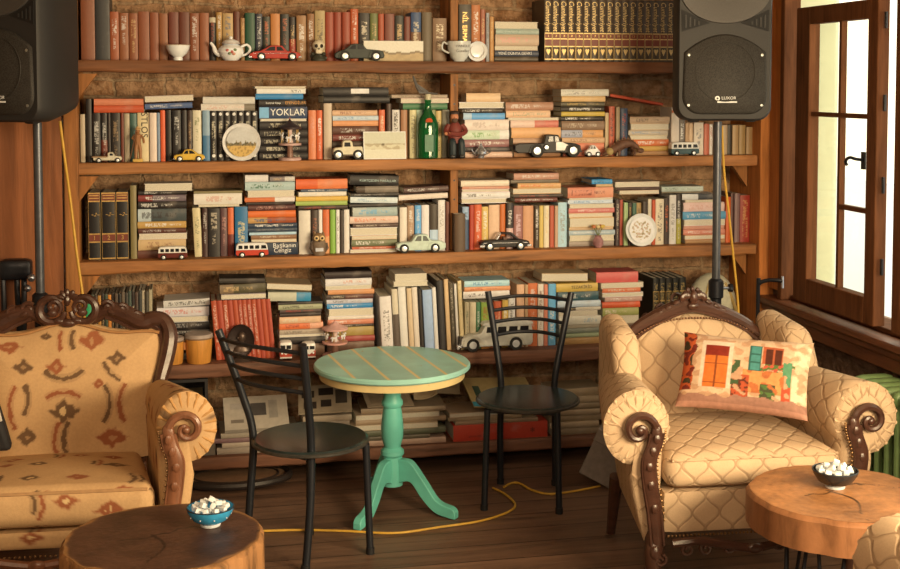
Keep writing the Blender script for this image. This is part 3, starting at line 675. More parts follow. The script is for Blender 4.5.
# ------------------------------------------------------------------ third shelf
C1 = Zone('C', 70, 175, 5); C2 = Zone('C', 190, 170, 5); C3 = Zone('C', 310, 170, 5); C4 = Zone('C', 450, 170, 5); C5 = Zone('C', 590, 170, 5)
for k, (a, b_) in enumerate(((90, 153), (157, 229), (231, 293))):
    X0, X1 = C1.x(a), C1.x(b_); w = X1-X0-.0008; hh = C1.zz(200, 86)-ZT['C']
    o = book(w, hh, .2, '221f1d', False, text=False, hard=True, name='leather_volume'); o.location = (X0, SP, ZT['C']+.0005)
    m = MB()
    for z in (.006, hh-.004, hh-.036, .072, .104): m.bb(.001, w-.001, -.0012, .004, z-.0025, z+.0025)
    m.bb(.001, .002, -.0008, .003, .006, hh-.004); m.bb(w-.002, w-.001, -.0008, .003, .006, hh-.004)
    m.bb(w*.1, w*.9, -.001, .003, hh-.026, hh-.022); m.bb(w*.1, w*.9, -.001, .003, hh-.015, hh-.011)
    m.build('gilt_band_trim', M_GILT, o)
    m = MB(); m.bb(.0015, w-.0015, -.0007, .003, .075, .1015); m.bb(.0015, w-.0015, -.0007, .003, hh-.033, hh-.007); m.build('label_print', M_REDLABEL, o)
    text_mesh(str(k+1), .024, M_GILT, 'number_lettering', o, Matrix.Translation((w*.5, -.0013, .088)) @ FRONT)
    text_mesh('~2~', .02, M_GILT, 'crest_lettering', o, Matrix.Translation((w*.55, -.0009, hh*.67)) @ FRONT, italic=.4)
    tag(o, f'black leather volume with gilt bands and red number {["one", "two", "three"][k]} label, third shelf', 'book', 'black leather volumes on the third shelf')
stand(C1, [(299, 331, 54, '8e7c4c', NT_)], 'beside leather volumes, third shelf')
lie(C1, [(371, 612, 50, 'ecdcb8', {**P_}), (341, 583, 88, '2e2823', {'ink': 'w'}), (340, 580, 108, '8c3c34', {'alt': '7c6a68', 'split': .3}), (340, 583, 140, '2c2622', {'ink': 'w'}), (339, 582, 178, 'c4cabc', {'alt': '4c524c', 'split': .27}), (337, 581, 241, 'cc9e54', {'ink': 'w'}), (341, 580, 275, '5e3426', {'ink': 'w'}), (345, 585, 300, 'ecdabc', {**P_}), (340, 580, 330, 'd4ae76', {'ink': 'm'}), (337, 584, 385, '6a3c2c', NT_)], 425, 'behind maroon minibus, third shelf')
_, tj = stand(C1, [(611, 651, 166, 'e0cc94', {'ink': '4a5a3a', 'lean': 2.5}), (660, 688, 168, '4a3028', {'ink': 'w'}), (690, 749, 168, '2c2723', {'ink': 'c'}), (752, 787, 168, '6a4a44', {'ink': 'p'}), (789, 819, 165, 'de6c3a', {'alt': '7a3428', 'split': .55, 'text': False}), (824, 889, 160, '2f7090', {'ink': 'e0c884', 't0': .3, 't1': .95})], 'behind striped camper bus, third shelf')
lie(C1, [(619, 862, 82, '8e7e52', NT_), (619, 860, 95, 'efe0c2', {'ink': 'c86a50', 't0': .25, 't1': .6}), (640, 850, 150, 'e2cba2', P_)], 163, 'above striped camper bus, third shelf', base=tj)
o, _ = lie(C2, [(276, 525, 70, 'b8c6b4', {'ink': 'g'}), (287, 526, 112, 'ead6b6', P_), (274, 524, 147, 'dc7642', {'alt': 'efe0c8', 'split': .6, 'text': False}), (282, 518, 170, '382c26', NT_), (291, 528, 185, '5a3029', {'ink': 'p'}), (291, 530, 215, 'e47032', {'ink': 'o'}), (291, 532, 248, 'cc9a58', {'alt': 'a85430', 'split': .4}), (287, 537, 278, '323f4c', {'ink': 'w'}), (287, 538, 302, '3e4850', {'ink': 'gy'}), (296, 533, 322, 'bcd4d4', NT_), (306, 534, 336, '966c4a', {'ink': 'c'}), (308, 534, 358, 'eac490', P_), (286, 540, 374, '2c3844', {'text': False})], 438, 'beside striped camper bus, third shelf')
title(o[12], 'Başkanın', .026, M_WHITEINK, .21, .055, True, .72, .7); title(o[12], 'Cengiz', .026, M_WHITEINK, .21, .055, True, .68, .34)
zt = max((b.location.z+.035) for b in o[:1])
b1, _ = lie(C2, [(276, 392, 34, 'ecdfc8', {'text': False, 'd': .14})], 69, 'on stack above striped camper bus', base=_)
lie(C2, [(399, 524, 45, '8e7e72', {'d': .14, 'alt': 'd8ccb4', 'split': .6})], 69, 'on stack above striped camper bus', base=zt+.0008)
_, tk = stand(C2, [(545, 603, 204, 'e4d4b6', NT_), (607, 642, 202, '4c3c30', {'alt': 'e0d0b4', 'split': .7}), (645, 663, 200, 'efe2ca', NT_), (665, 699, 200, 'dc6c38', {'alt': 'e49a5c', 'split': .6}), (702, 729, 200, '8eb446', NT_), (732, 749, 200, 'efe4cc', {'ink': 'k'}), (751, 769, 204, '403229', NT_), (771, 799, 200, 'ecdcc2', NT_)], 'behind owl figurine, third shelf')
lie(C2, [(530, 789, 45, 'e4642f', {'alt': 'ea8048', 'split': .42, 'text': False}), (556, 789, 95, '46525c', {'ink': 'w'}), (545, 785, 110, 'efdfc0', {'ink': 'lb'}), (530, 789, 132, 'e4b44e', NT_), (530, 788, 155, 'acbc5c', NT_), (545, 789, 178, '443429', {'ink': 'r'})], 198, 'above owl figurine, third shelf', base=tk)
o, tl = lie(C3, [(216, 441, 210, 'bcbca6', {'alt': 'a8b4a4', 'split': .3, 'ink': '5fa0b8'}), (201, 443, 255, 'eac6a6', {'ink': 'o'}), (216, 440, 290, '553c30', {'ink': 'c'}), (201, 440, 310, 'f2e6d0', P_), (211, 436, 350, 'ecbe90', P_), (211, 438, 370, '7a7c56', {'ink': 'w'}), (211, 436, 405, 'cc6844', {'ink': 'w'}), (201, 438, 418, 'f0e4cc', P_)], 435, 'beside pale green car, third shelf')
o, _ = lie(C3, [(202, 445, 54, '2e2a26', {'text': False, 'tilt': 2}), (236, 445, 104, '5a4a3a', {'alt': '8a7a64', 'split': .2, 'text': False}), (206, 446, 138, '38312a', {'ink': 'gy'}), (202, 438, 155, 'dfe2dd', {'ink': 'b', 'tilt': 1.5}), (202, 440, 185, '342d27', NT_)], 204, 'upper stack beside pale green car', base=tl)
title(o[0], 'KÜRTÇEDEN MASALLAR', .014, plain('b8c8b4', .5), .21, .038, True, .55)
_, tm = stand(C3, [(450, 486, 188, 'efdcbc', NT_), (489, 523, 180, 'bc9670', {'ink': 'w'}), (526, 557, 178, '6facce', {'ink': 'w'}), (559, 597, 176, 'efe0cc', {'ink': 'r', 't0': .8, 't1': .9}), (600, 641, 172, '4a3e30', {'alt': 'c0d0d8', 'split': .55, 'text': False}), (643, 678, 152, 'f0e4ce', {'ink': 'gy'}), (680, 698, 160, '7a4634', NT_)], 'behind pale green car, third shelf')
lie(C3, [(470, 694, 96, '5c4238', {'tilt': -2}), (447, 694, 125, 'efd6b8', {'ink': 'c', 'tilt': -2})], 152, 'above pale green car, third shelf', base=tm)
ob, _ = stand(C3, [(711, 764, 215, '5c432c', {**NT_, 'd': .058, 'yo': -.053})], 'beside the post, third shelf')
_, tn = stand(C4, [(66, 98, 186, 'a4b8c4', {'alt': '4a5a6c', 'split': .3}), (100, 122, 176, 'b8402a', NT_), (124, 161, 174, 'dc6234', {'ink': 'w'}), (163, 196, 186, 'e4be68', {'ink': 'w'}), (198, 252, 176, 'ecbe90', NT_), (254, 281, 172, 'd47032', NT_), (284, 318, 166, '3c3430', {'alt': 'dcae98', 'split': .55, 'ink': 'w'}), (322, 367, 180, 'a46c5c', {'ink': 'efc8c0', 't0': .2, 't1': .7}), (369, 421, 180, 'dc9e6e', NT_), (424, 449, 180, '50402e', {'ink': 'w'}), (451, 472, 180, 'e0bc60', NT_), (474, 501, 180, 'f0dcae', {'ink': 'y'}), (503, 524, 180, 'c45e40', NT_), (526, 543, 180, 'ccA078'.lower(), NT_), (545, 589, 164, 'bcd8de', {'ink': 'gy'})], 'behind black convertible, third shelf')
lie(C4, [(56, 299, 55, 'f2dcb6', NT_), (62, 298, 85, 'dc9674', {'ink': 'c'}), (60, 299, 98, 'efc9ba', P_), (60, 300, 114, 'f0e4ce', {'ink': 'k', 't0': .1, 't1': .3}), (58, 285, 145, 'f2e4d4', P_)], 170, 'above black convertible, third shelf', base=tn)
lie(C4, [(320, 545, 32, 'cc9474', {'ink': 'w'}), (307, 550, 65, '7c6c54', NT_), (342, 558, 83, 'e4ae6e', {'ink': 'o'}), (320, 560, 109, 'ecb87c', P_), (320, 565, 137, '4a3a2e', {'ink': 'r'}), (327, 540, 156, '6e3428', {'ink': 'w'})], 178, 'upper stack behind black convertible', base=tn+.0005)
_, tv = lie(C4, [(590, 818, 95, 'dc8662', {'alt': 'e89a70', 'split': .6}), (600, 818, 148, 'efe4ce', P_), (594, 818, 160, 'd4d8d0', {'ink': 'b'}), (598, 822, 178, 'e4ceaa', P_), (597, 826, 200, 'dc7c6c', {'ink': 'w'}), (600, 820, 225, 'ecbe86', P_), (600, 822, 247, 'ecc284', P_), (600, 822, 295, 'dcb484', NT_), (597, 826, 311, 'b4c0b8', {'ink': 'w'}), (600, 826, 335, 'e4d4a4', P_), (600, 824, 365, 'ac9880', NT_)], 392, 'behind the rose vase, third shelf')
lie(C4, [(712, 815, 56, '4f9cc0', {'ink': 'nv', 't0': .1, 't1': .6, 'd': .15}), (735, 818, 80, 'd8b078', {**NT_, 'd': .15})], 94, 'on top above the rose vase', base=tv)
_, tp = stand(C5, [(131, 153, 150, '4a3a34', {'ink': 'c'}), (155, 170, 150, 'b4503a', NT_), (172, 193, 164, 'acbe7c', NT_), (195, 213, 166, '4a3a2e', {'ink': 'y'}), (215, 236, 166, '4c6c52', NT_), (238, 263, 166, 'b48e54', {'ink': 'k'}), (265, 291, 160, '483a2e', NT_), (293, 311, 146, 'dccaa4', NT_), (313, 329, 150, 'cc542e', NT_)], 'behind white plate, third shelf')
_, tq = stand(C5, [(331, 373, 146, 'efd8ac', {'ink': 'k', 't0': .1, 't1': .75}), (375, 399, 140, '4a3a30', {'ink': 'o'}), (401, 435, 126, 'efe2c8', {'ink': 'gy'}), (438, 462, 120, '443a30', {'alt': 'b8a840', 'split': .5})], 'beside white plate, third shelf')
lie(C5, [(131, 354, 86, 'efd6ae', P_), (135, 350, 112, '50382c', NT_), (150, 349, 128, 'e4c094', P_)], 148, 'above white plate, third shelf', base=max(tp, ZT['C']+.222))
lie(C5, [(361, 568, 86, 'ccd0b4', {'ink': 'g'}), (366, 560, 112, '8a7a5c', NT_)], 121, 'bridging books beside white plate', base=tq+.001)
lie(C5, [(464, 640, 128, 'e4dcc8', {'alt': '4a4a48', 'split': .45, 'text': False}), (480, 620, 158, 'dcbc94', P_), (472, 678, 172, 'efc6ae', {'ink': 'p'}), (466, 680, 218, '5f9cb2', {'ink': 'w'}), (472, 678, 256, 'efdcc4', P_), (475, 678, 288, 'dc9c7c', NT_), (470, 678, 308, 'dc8e70', {'ink': 'w'}), (475, 676, 334, 'dc945e', P_), (480, 678, 358, 'b48858', NT_)], 377, 'behind loudspeaker pole, third shelf')
stand(C5, [(684, 709, 136, 'dc642e', NT_), (711, 725, 118, '6c4c42', NT_), (727, 753, 118, '8e6e64', NT_), (758, 807, 128, 'a03626', {'ink': 'd8a060', 't0': .1, 't1': .9})], 'behind the yellow cable, third shelf')
# ------------------------------------------------------------------ fourth shelf
D1 = Zone('D', 70, 265, 5); D2 = Zone('D', 200, 265, 5); D3 = Zone('D', 320, 255, 4.74); D4 = Zone('D', 450, 255, 4.74); D5 = Zone('D', 560, 255, 4.74)
cols = ['3c4a38', '4a3a2c', 'c88a3c', '342c26', '46503c', 'e08a34', '3a2f28', '5a4634', '2c2824', '6c5a44', '403a30', '4a5444', '332a24', '544032', '3c3c34', 'c8b48c', '4c4434', 'b0a078']
stand(D1, [(104+i*17, 120+i*17, 150-i*1.6+(i*37 % 11), c, {'text': i % 3 == 0, 'd': .17}) for i, c in enumerate(cols)], 'above golden armchair crest, fourth shelf')
gf = book(.03, .25, .2, '2fa463', False, text=False); gf.location = (D1.x(68), SP, ZT['D']+.0005); tag(gf, 'bright green folder standing at the end of the fourth shelf', 'book')
lie(D1, [(466, 700, 160, 'dcd2bc', {'alt': '3a342e', 'split': 2, 'ink': 'k', 't0': .1, 't1': .9, 'tilt': -2}), (432, 696, 195, 'e0d2c2', {'ink': 'd08070', 't0': .1, 't1': .6}), (442, 695, 240, 'ccc2b2', P_), (442, 698, 270, '2c2622', {'ink': 'gy'}), (442, 698, 310, '2e2824', {'ink': 'w'}), (442, 698, 340, '2c2622', NT_), (445, 698, 385, '3a302a', NT_), (450, 698, 425, 'b4a890', {'ink': 'k'})], 458, 'behind the bongos, fourth shelf', y=YF+.11, depth=.165)
# red set, leaning
xs = [54, 82, 110, 136, 162, 187, 208, 231, 255, 279, 303, 328, 352]; X = D2.x(54, 175)
for k in range(12):
    w = (D2.x(xs[k+1], 175)-D2.x(xs[k], 175))/1.0; H = .245; ln = R(5.0)
    o = book(w*cos(ln)-.0006, H, .19, 'b24a32' if k % 2 else 'b8502f', False, hard=True, name='encyclopedia_volume', text=k in (0, 2, 5, 6, 7, 8), ink='e8c0a0', t0=.08, t1=.7)
    o.rotation_euler = (0, -ln, 0); o.location = (D2.x(xs[k], 175)+H*sin(ln), SP+.004, ZT['D']+.0006)
    tag(o, f'red encyclopedia volume leaning {ordw(k+1)} from bongo side behind bronze plaque', 'book', 'leaning red encyclopedia set')
zr = ZT['D']+.245*cos(R(5))+.024*sin(R(5))+.0025
lie(D2, [(96, 325, 80, '463e34', {**NT_, 'tilt': 1}), (100, 330, 105, '8a7050', {'alt': '5c5236', 'split': .3, 'tilt': -1}), (106, 330, 150, 'bcaa9a', P_)], 176, 'across leaning red encyclopedias', base=zr)
lie(D2, [(334, 560, 105, 'c8aa7c', {**P_, 'tilt': 4, 'd': .17}), (340, 555, 135, 'ccc4a0', {'alt': '3f90aa', 'split': .66, 'tilt': 2, 'd': .17, 'text': False}), (390, 615, 180, '3c352e', NT_), (392, 612, 192, 'aca87c', {'ink': 'k'}), (400, 608, 218, '5c4a40', {'ink': 'r'}), (400, 605, 235, '3c302a', NT_), (398, 605, 254, 'e4b484', {'ink': 'c'}), (398, 618, 288, 'e47540', {'alt': 'ecaa80', 'split': .7}), (398, 620, 320, 'b49e80', {'ink': 'k'}), (396, 624, 345, 'ecdfca', P_), (398, 628, 358, '2c2622', {'text': False}), (400, 624, 395, '6c4c34', NT_)], 456, 'behind two camper buses, fourth shelf')
lie(D2, [(632, 868, 50, '3c2e29', NT_), (634, 868, 85, 'ecdfcc', {'ink': 'd87a50', 't0': .38, 't1': .58}), (634, 866, 119, 'efdfc0', P_), (648, 880, 140, 'e49e64', NT_), (640, 876, 165, '4c3c32', {'alt': '6a4034', 'split': .4}), (640, 874, 190, 'ccc4bc', {'ink': 'k'}), (642, 874, 212, '3f8ab0', {'ink': 'w'}), (650, 878, 236, 'f2e4cc', P_), (648, 878, 276, 'efdcc0', {'ink': 'c'}), (646, 878, 292, 'dc8862', {'ink': 'w'}), (646, 878, 318, '3a2e28', {'ink': 'c'}), (645, 880, 332, 'b4944c', NT_), (640, 884, 377, 'ac4c40', NT_), (642, 880, 405, '6c4a34', NT_)], 458, 'behind pink toy carousel, fourth shelf', y=YF+.106, depth=.17)
_, tr_ = stand(D3, [(283, 337, 196, 'efdfc8', {'ink': 'k', 't0': .25, 't1': .8}), (341, 369, 164, 'e2cfa8', {'alt': '6a5a4a', 'split': .4, 'text': False}), (372, 408, 154, 'f2e6cc', {'text': False}), (411, 434, 158, 'e4c494', NT_), (437, 462, 154, 'f0dcbc', NT_), (465, 481, 162, '3c342c', NT_)], 'behind green table, fourth shelf', lean=3, depth=.21)
stand(D3, [(487, 531, 166, 'acc0d6', NT_), (533, 551, 156, 'efe4cc', NT_), (554, 583, 122, '3e3934', NT_), (588, 608, 116, 'e4bc84', NT_), (612, 632, 134, '5c503c', {'ink': 'c'}), (636, 648, 138, 'ecdfc4', NT_), (652, 670, 122, 'ecce90', {'ink': 'g', 't0': .05, 't1': .2})], 'behind the toy estate wagon, fourth shelf', lean=3, depth=.21)
lie(D3, [(357, 508, 94, 'f2deb8', {**P_, 'd': .17, 'name': 'book'}), (348, 514, 129, 'f0dfba', {**P_, 'd': .17})], 153, 'above green table, fourth shelf', base=tr_+.002)
_, ts = stand(D4, [(74, 95, 226, 'dcc898', {'ink': 'g'}), (97, 126, 226, 'ecd6a6', NT_), (128, 148, 226, '5a8a5c', {'ink': 'w'}), (150, 190, 226, '96b048', {'alt': 'd88a3c', 'split': .4, 'ink': 'r'}), (193, 211, 226, 'c86a3c', NT_), (213, 248, 222, 'd4643e', {'alt': '4a3a30', 'split': .4}), (251, 279, 216, 'e0b454', {'ink': 'w'}), (281, 312, 205, 'f0e4cc', {'ink': 'k'})], 'above the toy wagon, fourth shelf')
lie(D4, [(70, 284, 136, 'bcdcea', {'ink': 'b'}), (71, 290, 165, 'e4965e', {'ink': 'r'}), (66, 285, 187, 'f2e4cc', {'alt': 'f2e4cc', 'ink': 'k', 't0': .1, 't1': .26})], 222, 'flat above the toy wagon', base=ts)
_, tt = stand(D4, [(320, 356, 142, 'ecb888', NT_), (358, 373, 142, 'c8a070', NT_), (375, 419, 136, 'dc7642', {'ink': 'w'}), (421, 448, 140, 'f2e0c0', {'ink': 'm'}), (450, 468, 142, 'e48a66', NT_), (471, 506, 139, '78b8d0', {'ink': 'w', 't0': .4, 't1': .9})], 'behind curved chair back, fourth shelf')
o, _ = lie(D4, [(508, 705, 150, 'dcb454', {'text': False}), (517, 709, 190, '3c5a5a', {'ink': 'w'}), (512, 716, 232, 'd0d8d2', NT_), (517, 716, 262, '3a3a34', {'alt': 'd8c8a8', 'split': .4}), (517, 700, 278, 'efd8b8', P_), (517, 716, 305, 'e0d4b4', {'ink': '9ab0b0', 't0': .6, 't1': .9}), (522, 712, 345, 'b4a484', NT_), (522, 716, 365, '8c8c74', NT_), (514, 716, 388, 'a8b080', {'text': False}), (514, 716, 406, 'c49658', NT_)], 440, 'beside curved chair back, fourth shelf')
title(o[0], 'TEZAKİRİD', .018, M_BLACKINK, .183, .038, True, .62)
o2, _ = lie(D4, [(437, 655, 108, 'efcc94', {**P_, 'tilt': 1.5})], 145, 'topmost above curved chair back', base=max(_, tt)+.001)
lie(D5, [(178, 375, 95, 'dc6458', NT_), (196, 398, 145, 'efdab2', P_), (206, 385, 170, 'dc784a', {'alt': 'dc784a', 'ink': 'c'}), (202, 396, 192, 'f2e4cc', P_), (215, 392, 212, 'cc9e86', {'ink': 'w'}), (202, 380, 236, 'dc5c34', {'ink': 'o'}), (206, 376, 264, 'aca85c', {'ink': 'c'}), (210, 380, 302, 'ccbc94', P_), (212, 380, 342, '8e6e4e', NT_), (205, 380, 382, 'b49e74', NT_)], 430, 'behind beige armchair, fourth shelf')
for k, (a, b_) in enumerate(((437, 466), (468, 497), (499, 528), (530, 560), (562, 594))):
    X0, X1 = D5.x(a), D5.x(b_); w = X1-X0-.0008; hh = D5.zz(500, 108)-ZT['D']
    o = book(w, hh, .2, '23221c', False, text=True, hard=True, name='leather_volume', ink='c8a45c', t0=.08, t1=.6); o.location = (X0, SP-.01, ZT['D']+.0005)
    m = MB()
    m.bb(.001, .0018, -.0008, .003, .02, .22); m.bb(w-.0018, w-.001, -.0008, .003, .02, .22)
    for z in (.02, .06, .10, .14, .18, .22): m.bb(.001, w-.001, -.0012, .004, z-.0016, z+.0016)
    m.build('gilt_band_trim', M_GILT, o)
    tag(o, f'black gilt-ribbed volume, {ordw(k+1)} from the red pile behind beige armchair', 'book', 'black gilt volumes on the fourth shelf')
# ================================================================== things standing on the shelves
M_TYRE = plain('26231f', 0.7); M_HUB = plain('e8e0cc', 0.3, 0.3); M_WIN = plain('2c2a28', 0.15, 0.2, 0.6); M_CHROME = plain('d8d0c0', 0.2, 0.9)
M_CREAM = plain('efe2c6', 0.35); M_CHINA = plain('f2e8d4', 0.18, 0, 0.6, .05)
YT = YF+0.008
def onshelf(px, py, y=YT): return at_y(px, py, y)
def wheel(par, x, y, r, wd=.008, hub=M_HUB):
    T = Matrix.Rotation(PI/2, 3, 'X')
    w = MB().lathe([(r*.55, -wd/2), (r*.95, -wd/2), (r, -wd/4), (r, wd/4), (r*.95, wd/2), (r*.55, wd/2)], (x, y, r), 16, T).build('wheel', M_TYRE, par)
    MB().lathe([(.0001, -wd*.65), (r*.3, -wd*.62), (r*.56, -wd*.52), (r*.56, wd*.52), (r*.3, wd*.62), (0.0001, wd*.65)], (x, y, r), 14, T).build('hub_cap', hub, w)
def toy(name, label, cat, px0, px1, pyt, pyb, sh, body, mat, W=.044, wheels=((.2, .2), (.8, .2)), parts=(), flip=False, group=None, y=None):
    """body: outline in units of (length, height); parts: (name, outline, material, proud-of-side, width factor)."""
    yy = YT if y is None else y
    a, b = onshelf(px0, pyb, yy), onshelf(px1, pyb, yy); L = b.x-a.x; H = onshelf((px0+px1)/2, pyt, yy).z-onshelf((px0+px1)/2, pyb, yy).z
    e = thing(name, (a.x+L/2, yy, ZT[sh]+.0006), label, cat, group)
    f = (lambda p: ((1-p[0]-.5)*L, p[1]*H)) if flip else (lambda p: ((p[0]-.5)*L, p[1]*H))
    MB().prism([f(p) for p in body], 0.002, W-.002).build('body', mat, e, bevel=min(.003, H*.08))
    for nm, outl, mt, proud, wf in parts:
        w0 = W*(1-wf)/2
        MB().prism([f(p) for p in outl], w0-proud+.002, W-w0+proud-.002).build(nm, mt, e, bevel=.001 if wf > .97 else .002)
    for xx, r in wheels:
        r = r*H
        for q in (.0005, W-.0005): wheel(e, f((xx, 0))[0], q, r)
    return e
SED = [(0, .22), (.02, .5), (.10, .58), (.27, .62), (.36, .96), (.45, 1), (.60, .97), (.78, .64), (.93, .56), (1, .42), (.99, .2), (.9, .14), (.1, .14)]
SEDW = [(.32, .64), (.385, .9), (.47, .92), (.47, .64)], [(.50, .64), (.50, .92), (.60, .9), (.71, .64)]
def sedan_parts(roofm=None, belt=None):
    p = [('window', SEDW[0], M_WIN, .0006, 1.0), ('window', SEDW[1], M_WIN, .0006, 1.0), ('front_bumper', [(-.015, .2), (-.015, .3), (.05, .3), (.05, .2)], M_CHROME, .0008, 1), ('rear_bumper', [(.95, .2), (.95, .3), (1.015, .3), (1.015, .2)], M_CHROME, .0008, 1)]
    if belt: p.append(('chrome_trim', [(.08, .46), (.08, .5), (.92, .5), (.92, .46)], M_CHROME, .0006, 1))
    return p
toy('toy_car', 'glossy red toy saloon car beside the teapot on the top shelf', 'toy car', 249.5, 301, 44.5, 60, 'A', SED, plain('b4382a', .42, 0, .25), parts=sedan_parts(1, 1), wheels=((.17, .27), (.77, .27)), flip=True)
toy('toy_car', 'dark green vintage toy car before the red books, top shelf', 'toy car', 335, 385, 43, 60.5, 'A', [(0, .2), (.0, .42), (.08, .56), (.2, .66), (.32, .95), (.42, 1), (.55, .97), (.64, .68), (.9, .62), (.97, .55), (1, .3), (.97, .16), (.05, .14)], plain('34382e', .42, 0, .25),
    parts=[('window', [(.28, .68), (.35, .9), (.42, .92), (.42, .68)], M_WIN, .0006, 1), ('window', [(.45, .68), (.45, .92), (.54, .9), (.6, .68)], M_WIN, .0006, 1), ('mudguard', [(.66, .2), (.70, .5), (.82, .6), (.95, .48), (.98, .2), (.9, .2), (.82, .4), (.74, .2)], plain('3c4034', .42, 0, .25), .003, 1), ('mudguard', [(.06, .2), (.10, .48), (.2, .56), (.32, .46), (.36, .2), (.28, .2), (.2, .36), (.14, .2)], plain('3c4034', .42, 0, .25), .003, 1)], wheels=((.2, .29), (.82, .29)))
# second shelf
toy('toy_lorry', 'cream flatbed toy lorry standing by the bookend, second shelf', 'toy lorry', 93, 122, 152.5, 163, 'B', [(0, .3), (0, .55), (.5, .55), (.5, .95), (.56, 1), (.68, 1), (.74, .66), (.95, .6), (1, .4), (.98, .22), (.02, .22)], plain('d8c8a0', .35),
    parts=[('window', [(.57, .68), (.58, .9), (.67, .9), (.71, .68)], M_WIN, .0006, 1), ('load_bed', [(-.04, .5), (-.04, .62), (.47, .62), (.47, .5)], plain('a8825a', .5), .002, 1)], wheels=((.2, .24), (.85, .24)))
toy('toy_car', 'bright yellow toy taxi car on the second shelf', 'toy car', 173.5, 205, 150.5, 163, 'B', SED, plain('e0b03c', .25), parts=sedan_parts(), wheels=((.2, .24), (.8, .24)))
toy('toy_pickup', 'cream vintage toy pickup beside the postcard, second shelf', 'toy car', 333.5, 363.5, 142.5, 162, 'B', [(0, .25), (.0, .5), (.06, .62), (.3, .66), (.3, .9), (.36, 1), (.58, 1), (.63, .92), (.66, .68), (.97, .68), (1, .3), (.96, .2), (.04, .2)], plain('d8c69a', .35),
    parts=[('window', [(.36, .68), (.37, .9), (.56, .9), (.58, .68)], M_WIN, .0006, 1), ('running_board', [(.2, .2), (.2, .28), (.75, .28), (.75, .2)], plain('5a4632', .5), .003, 1)], wheels=((.16, .26), (.82, .26)))
toy('toy_pickup', 'black and white vintage toy pickup with white-walled spare wheel', 'toy car', 515, 581, 135.5, 158.5, 'B', [(0, .3), (0, .55), (.08, .62), (.30, .62), (.44, .62), (.46, .95), (.52, 1), (.66, .97), (.70, .66), (.92, .6), (1, .5), (1, .3), (.94, .2), (.05, .2)], plain('24211f', .42, 0, .25),
    parts=[('bonnet', [(.62, .3), (.62, .66), (.71, .68), (.83, .5), (.80, .3)], plain('e8dcc4', .25), .0012, 1), ('window', [(.50, .68), (.51, .92), (.58, .93), (.58, .68)], M_WIN, .0006, 1), ('window', [(.605, .68), (.605, .93), (.65, .92), (.675, .68)], plain('8a8478', .15), .0006, 1), ('mudguard', [(.74, .2), (.78, .5), (.88, .62), (.98, .5), (1.02, .22), (.96, .22), (.88, .44), (.80, .2)], plain('24211f', .42, 0, .25), .004, 1), ('mudguard', [(.20, .2), (.24, .5), (.33, .62), (.42, .5), (.46, .22), (.41, .22), (.33, .44), (.26, .2)], plain('24211f', .42, 0, .25), .004, 1)], wheels=((.335, .29), (.885, .29)))
e = bpy.data.objects['toy_pickup.001']
wb = e; a_ = onshelf(515, 158, YT); L_ = onshelf(581, 158, YT).x-a_.x
MB().lathe([(.0075, -.004), (.0115, -.004), (.0125, 0), (.0115, .004), (.0075, .004)], (-.5*L_+.47*L_, -.004, .043), 16, Matrix.Rotation(PI/2, 3, 'X')).build('spare_wheel', M_TYRE, e)
MB().lathe([(.0085, -.005), (.0001, -.0056)], (-.5*L_+.47*L_, -.004, .043), 16, Matrix.Rotation(PI/2, 3, 'X') @ Matrix.Diagonal(Vector((1, 1, -1)))).build('hub_cap', M_HUB, e)
BEETLE = [(0, .2), (.0, .42), (.1, .58), (.24, .64), (.34, .92), (.46, 1), (.62, .95), (.8, .7), (.95, .45), (1, .2), (.9, .14), (.1, .14)]
toy('toy_car', 'tiny white rounded toy car beside the wooden lizard, second shelf', 'toy car', 586, 601, 144, 156, 'B', BEETLE, plain('ece0cc', .3), W=.03, parts=[('window', [(.3, .66), (.38, .9), (.46, .9), (.46, .66)], M_WIN, .0006, 1), ('window', [(.5, .66), (.5, .9), (.6, .88), (.68, .66)], M_WIN, .0006, 1)], wheels=((.2, .22), (.8, .22)))
VANB = [(0, .2), (.0, .48), (.02, .52), (.98, .52), (1, .4), (1, .2), (.96, .14), (.04, .14)]
VANT = [(.005, .52), (.02, .86), (.08, .97), (.3, 1), (.88, .99), (.96, .86), (.99, .52)]
def van(label, px0, px1, pyt, pyb, sh, low, up, W=.042):
    ws = [('window', [(.08+.17*i, .6), (.08+.17*i, .84), (.205+.17*i, .84), (.205+.17*i, .6)], M_WIN, .0006, 1) for i in range(4)]+[('window', [(.78, .6), (.78, .84), (.92, .84), (.95, .6)], M_WIN, .0006, 1)]
    return toy('camper_bus', label, 'toy bus', px0, px1, pyt, pyb, sh, VANB, low, W=W, parts=[('upper_body', VANT, up, 0, .985)]+ws, wheels=((.19, .2), (.8, .2)))
van('dark teal toy camper bus with cream roof under the hanging loudspeaker', 671.5, 699.5, 142.5, 156, 'B', plain('35504e', .3), M_CREAM)
van('maroon and cream toy minibus on the third shelf', 158, 187.5, 247, 260, 'C', plain('6a2c22', .3), M_CREAM)
van('red and white striped toy camper bus on the third shelf', 236, 268.5, 245, 259.5, 'C', plain('c8442c', .3), plain('efe4d0', .3))
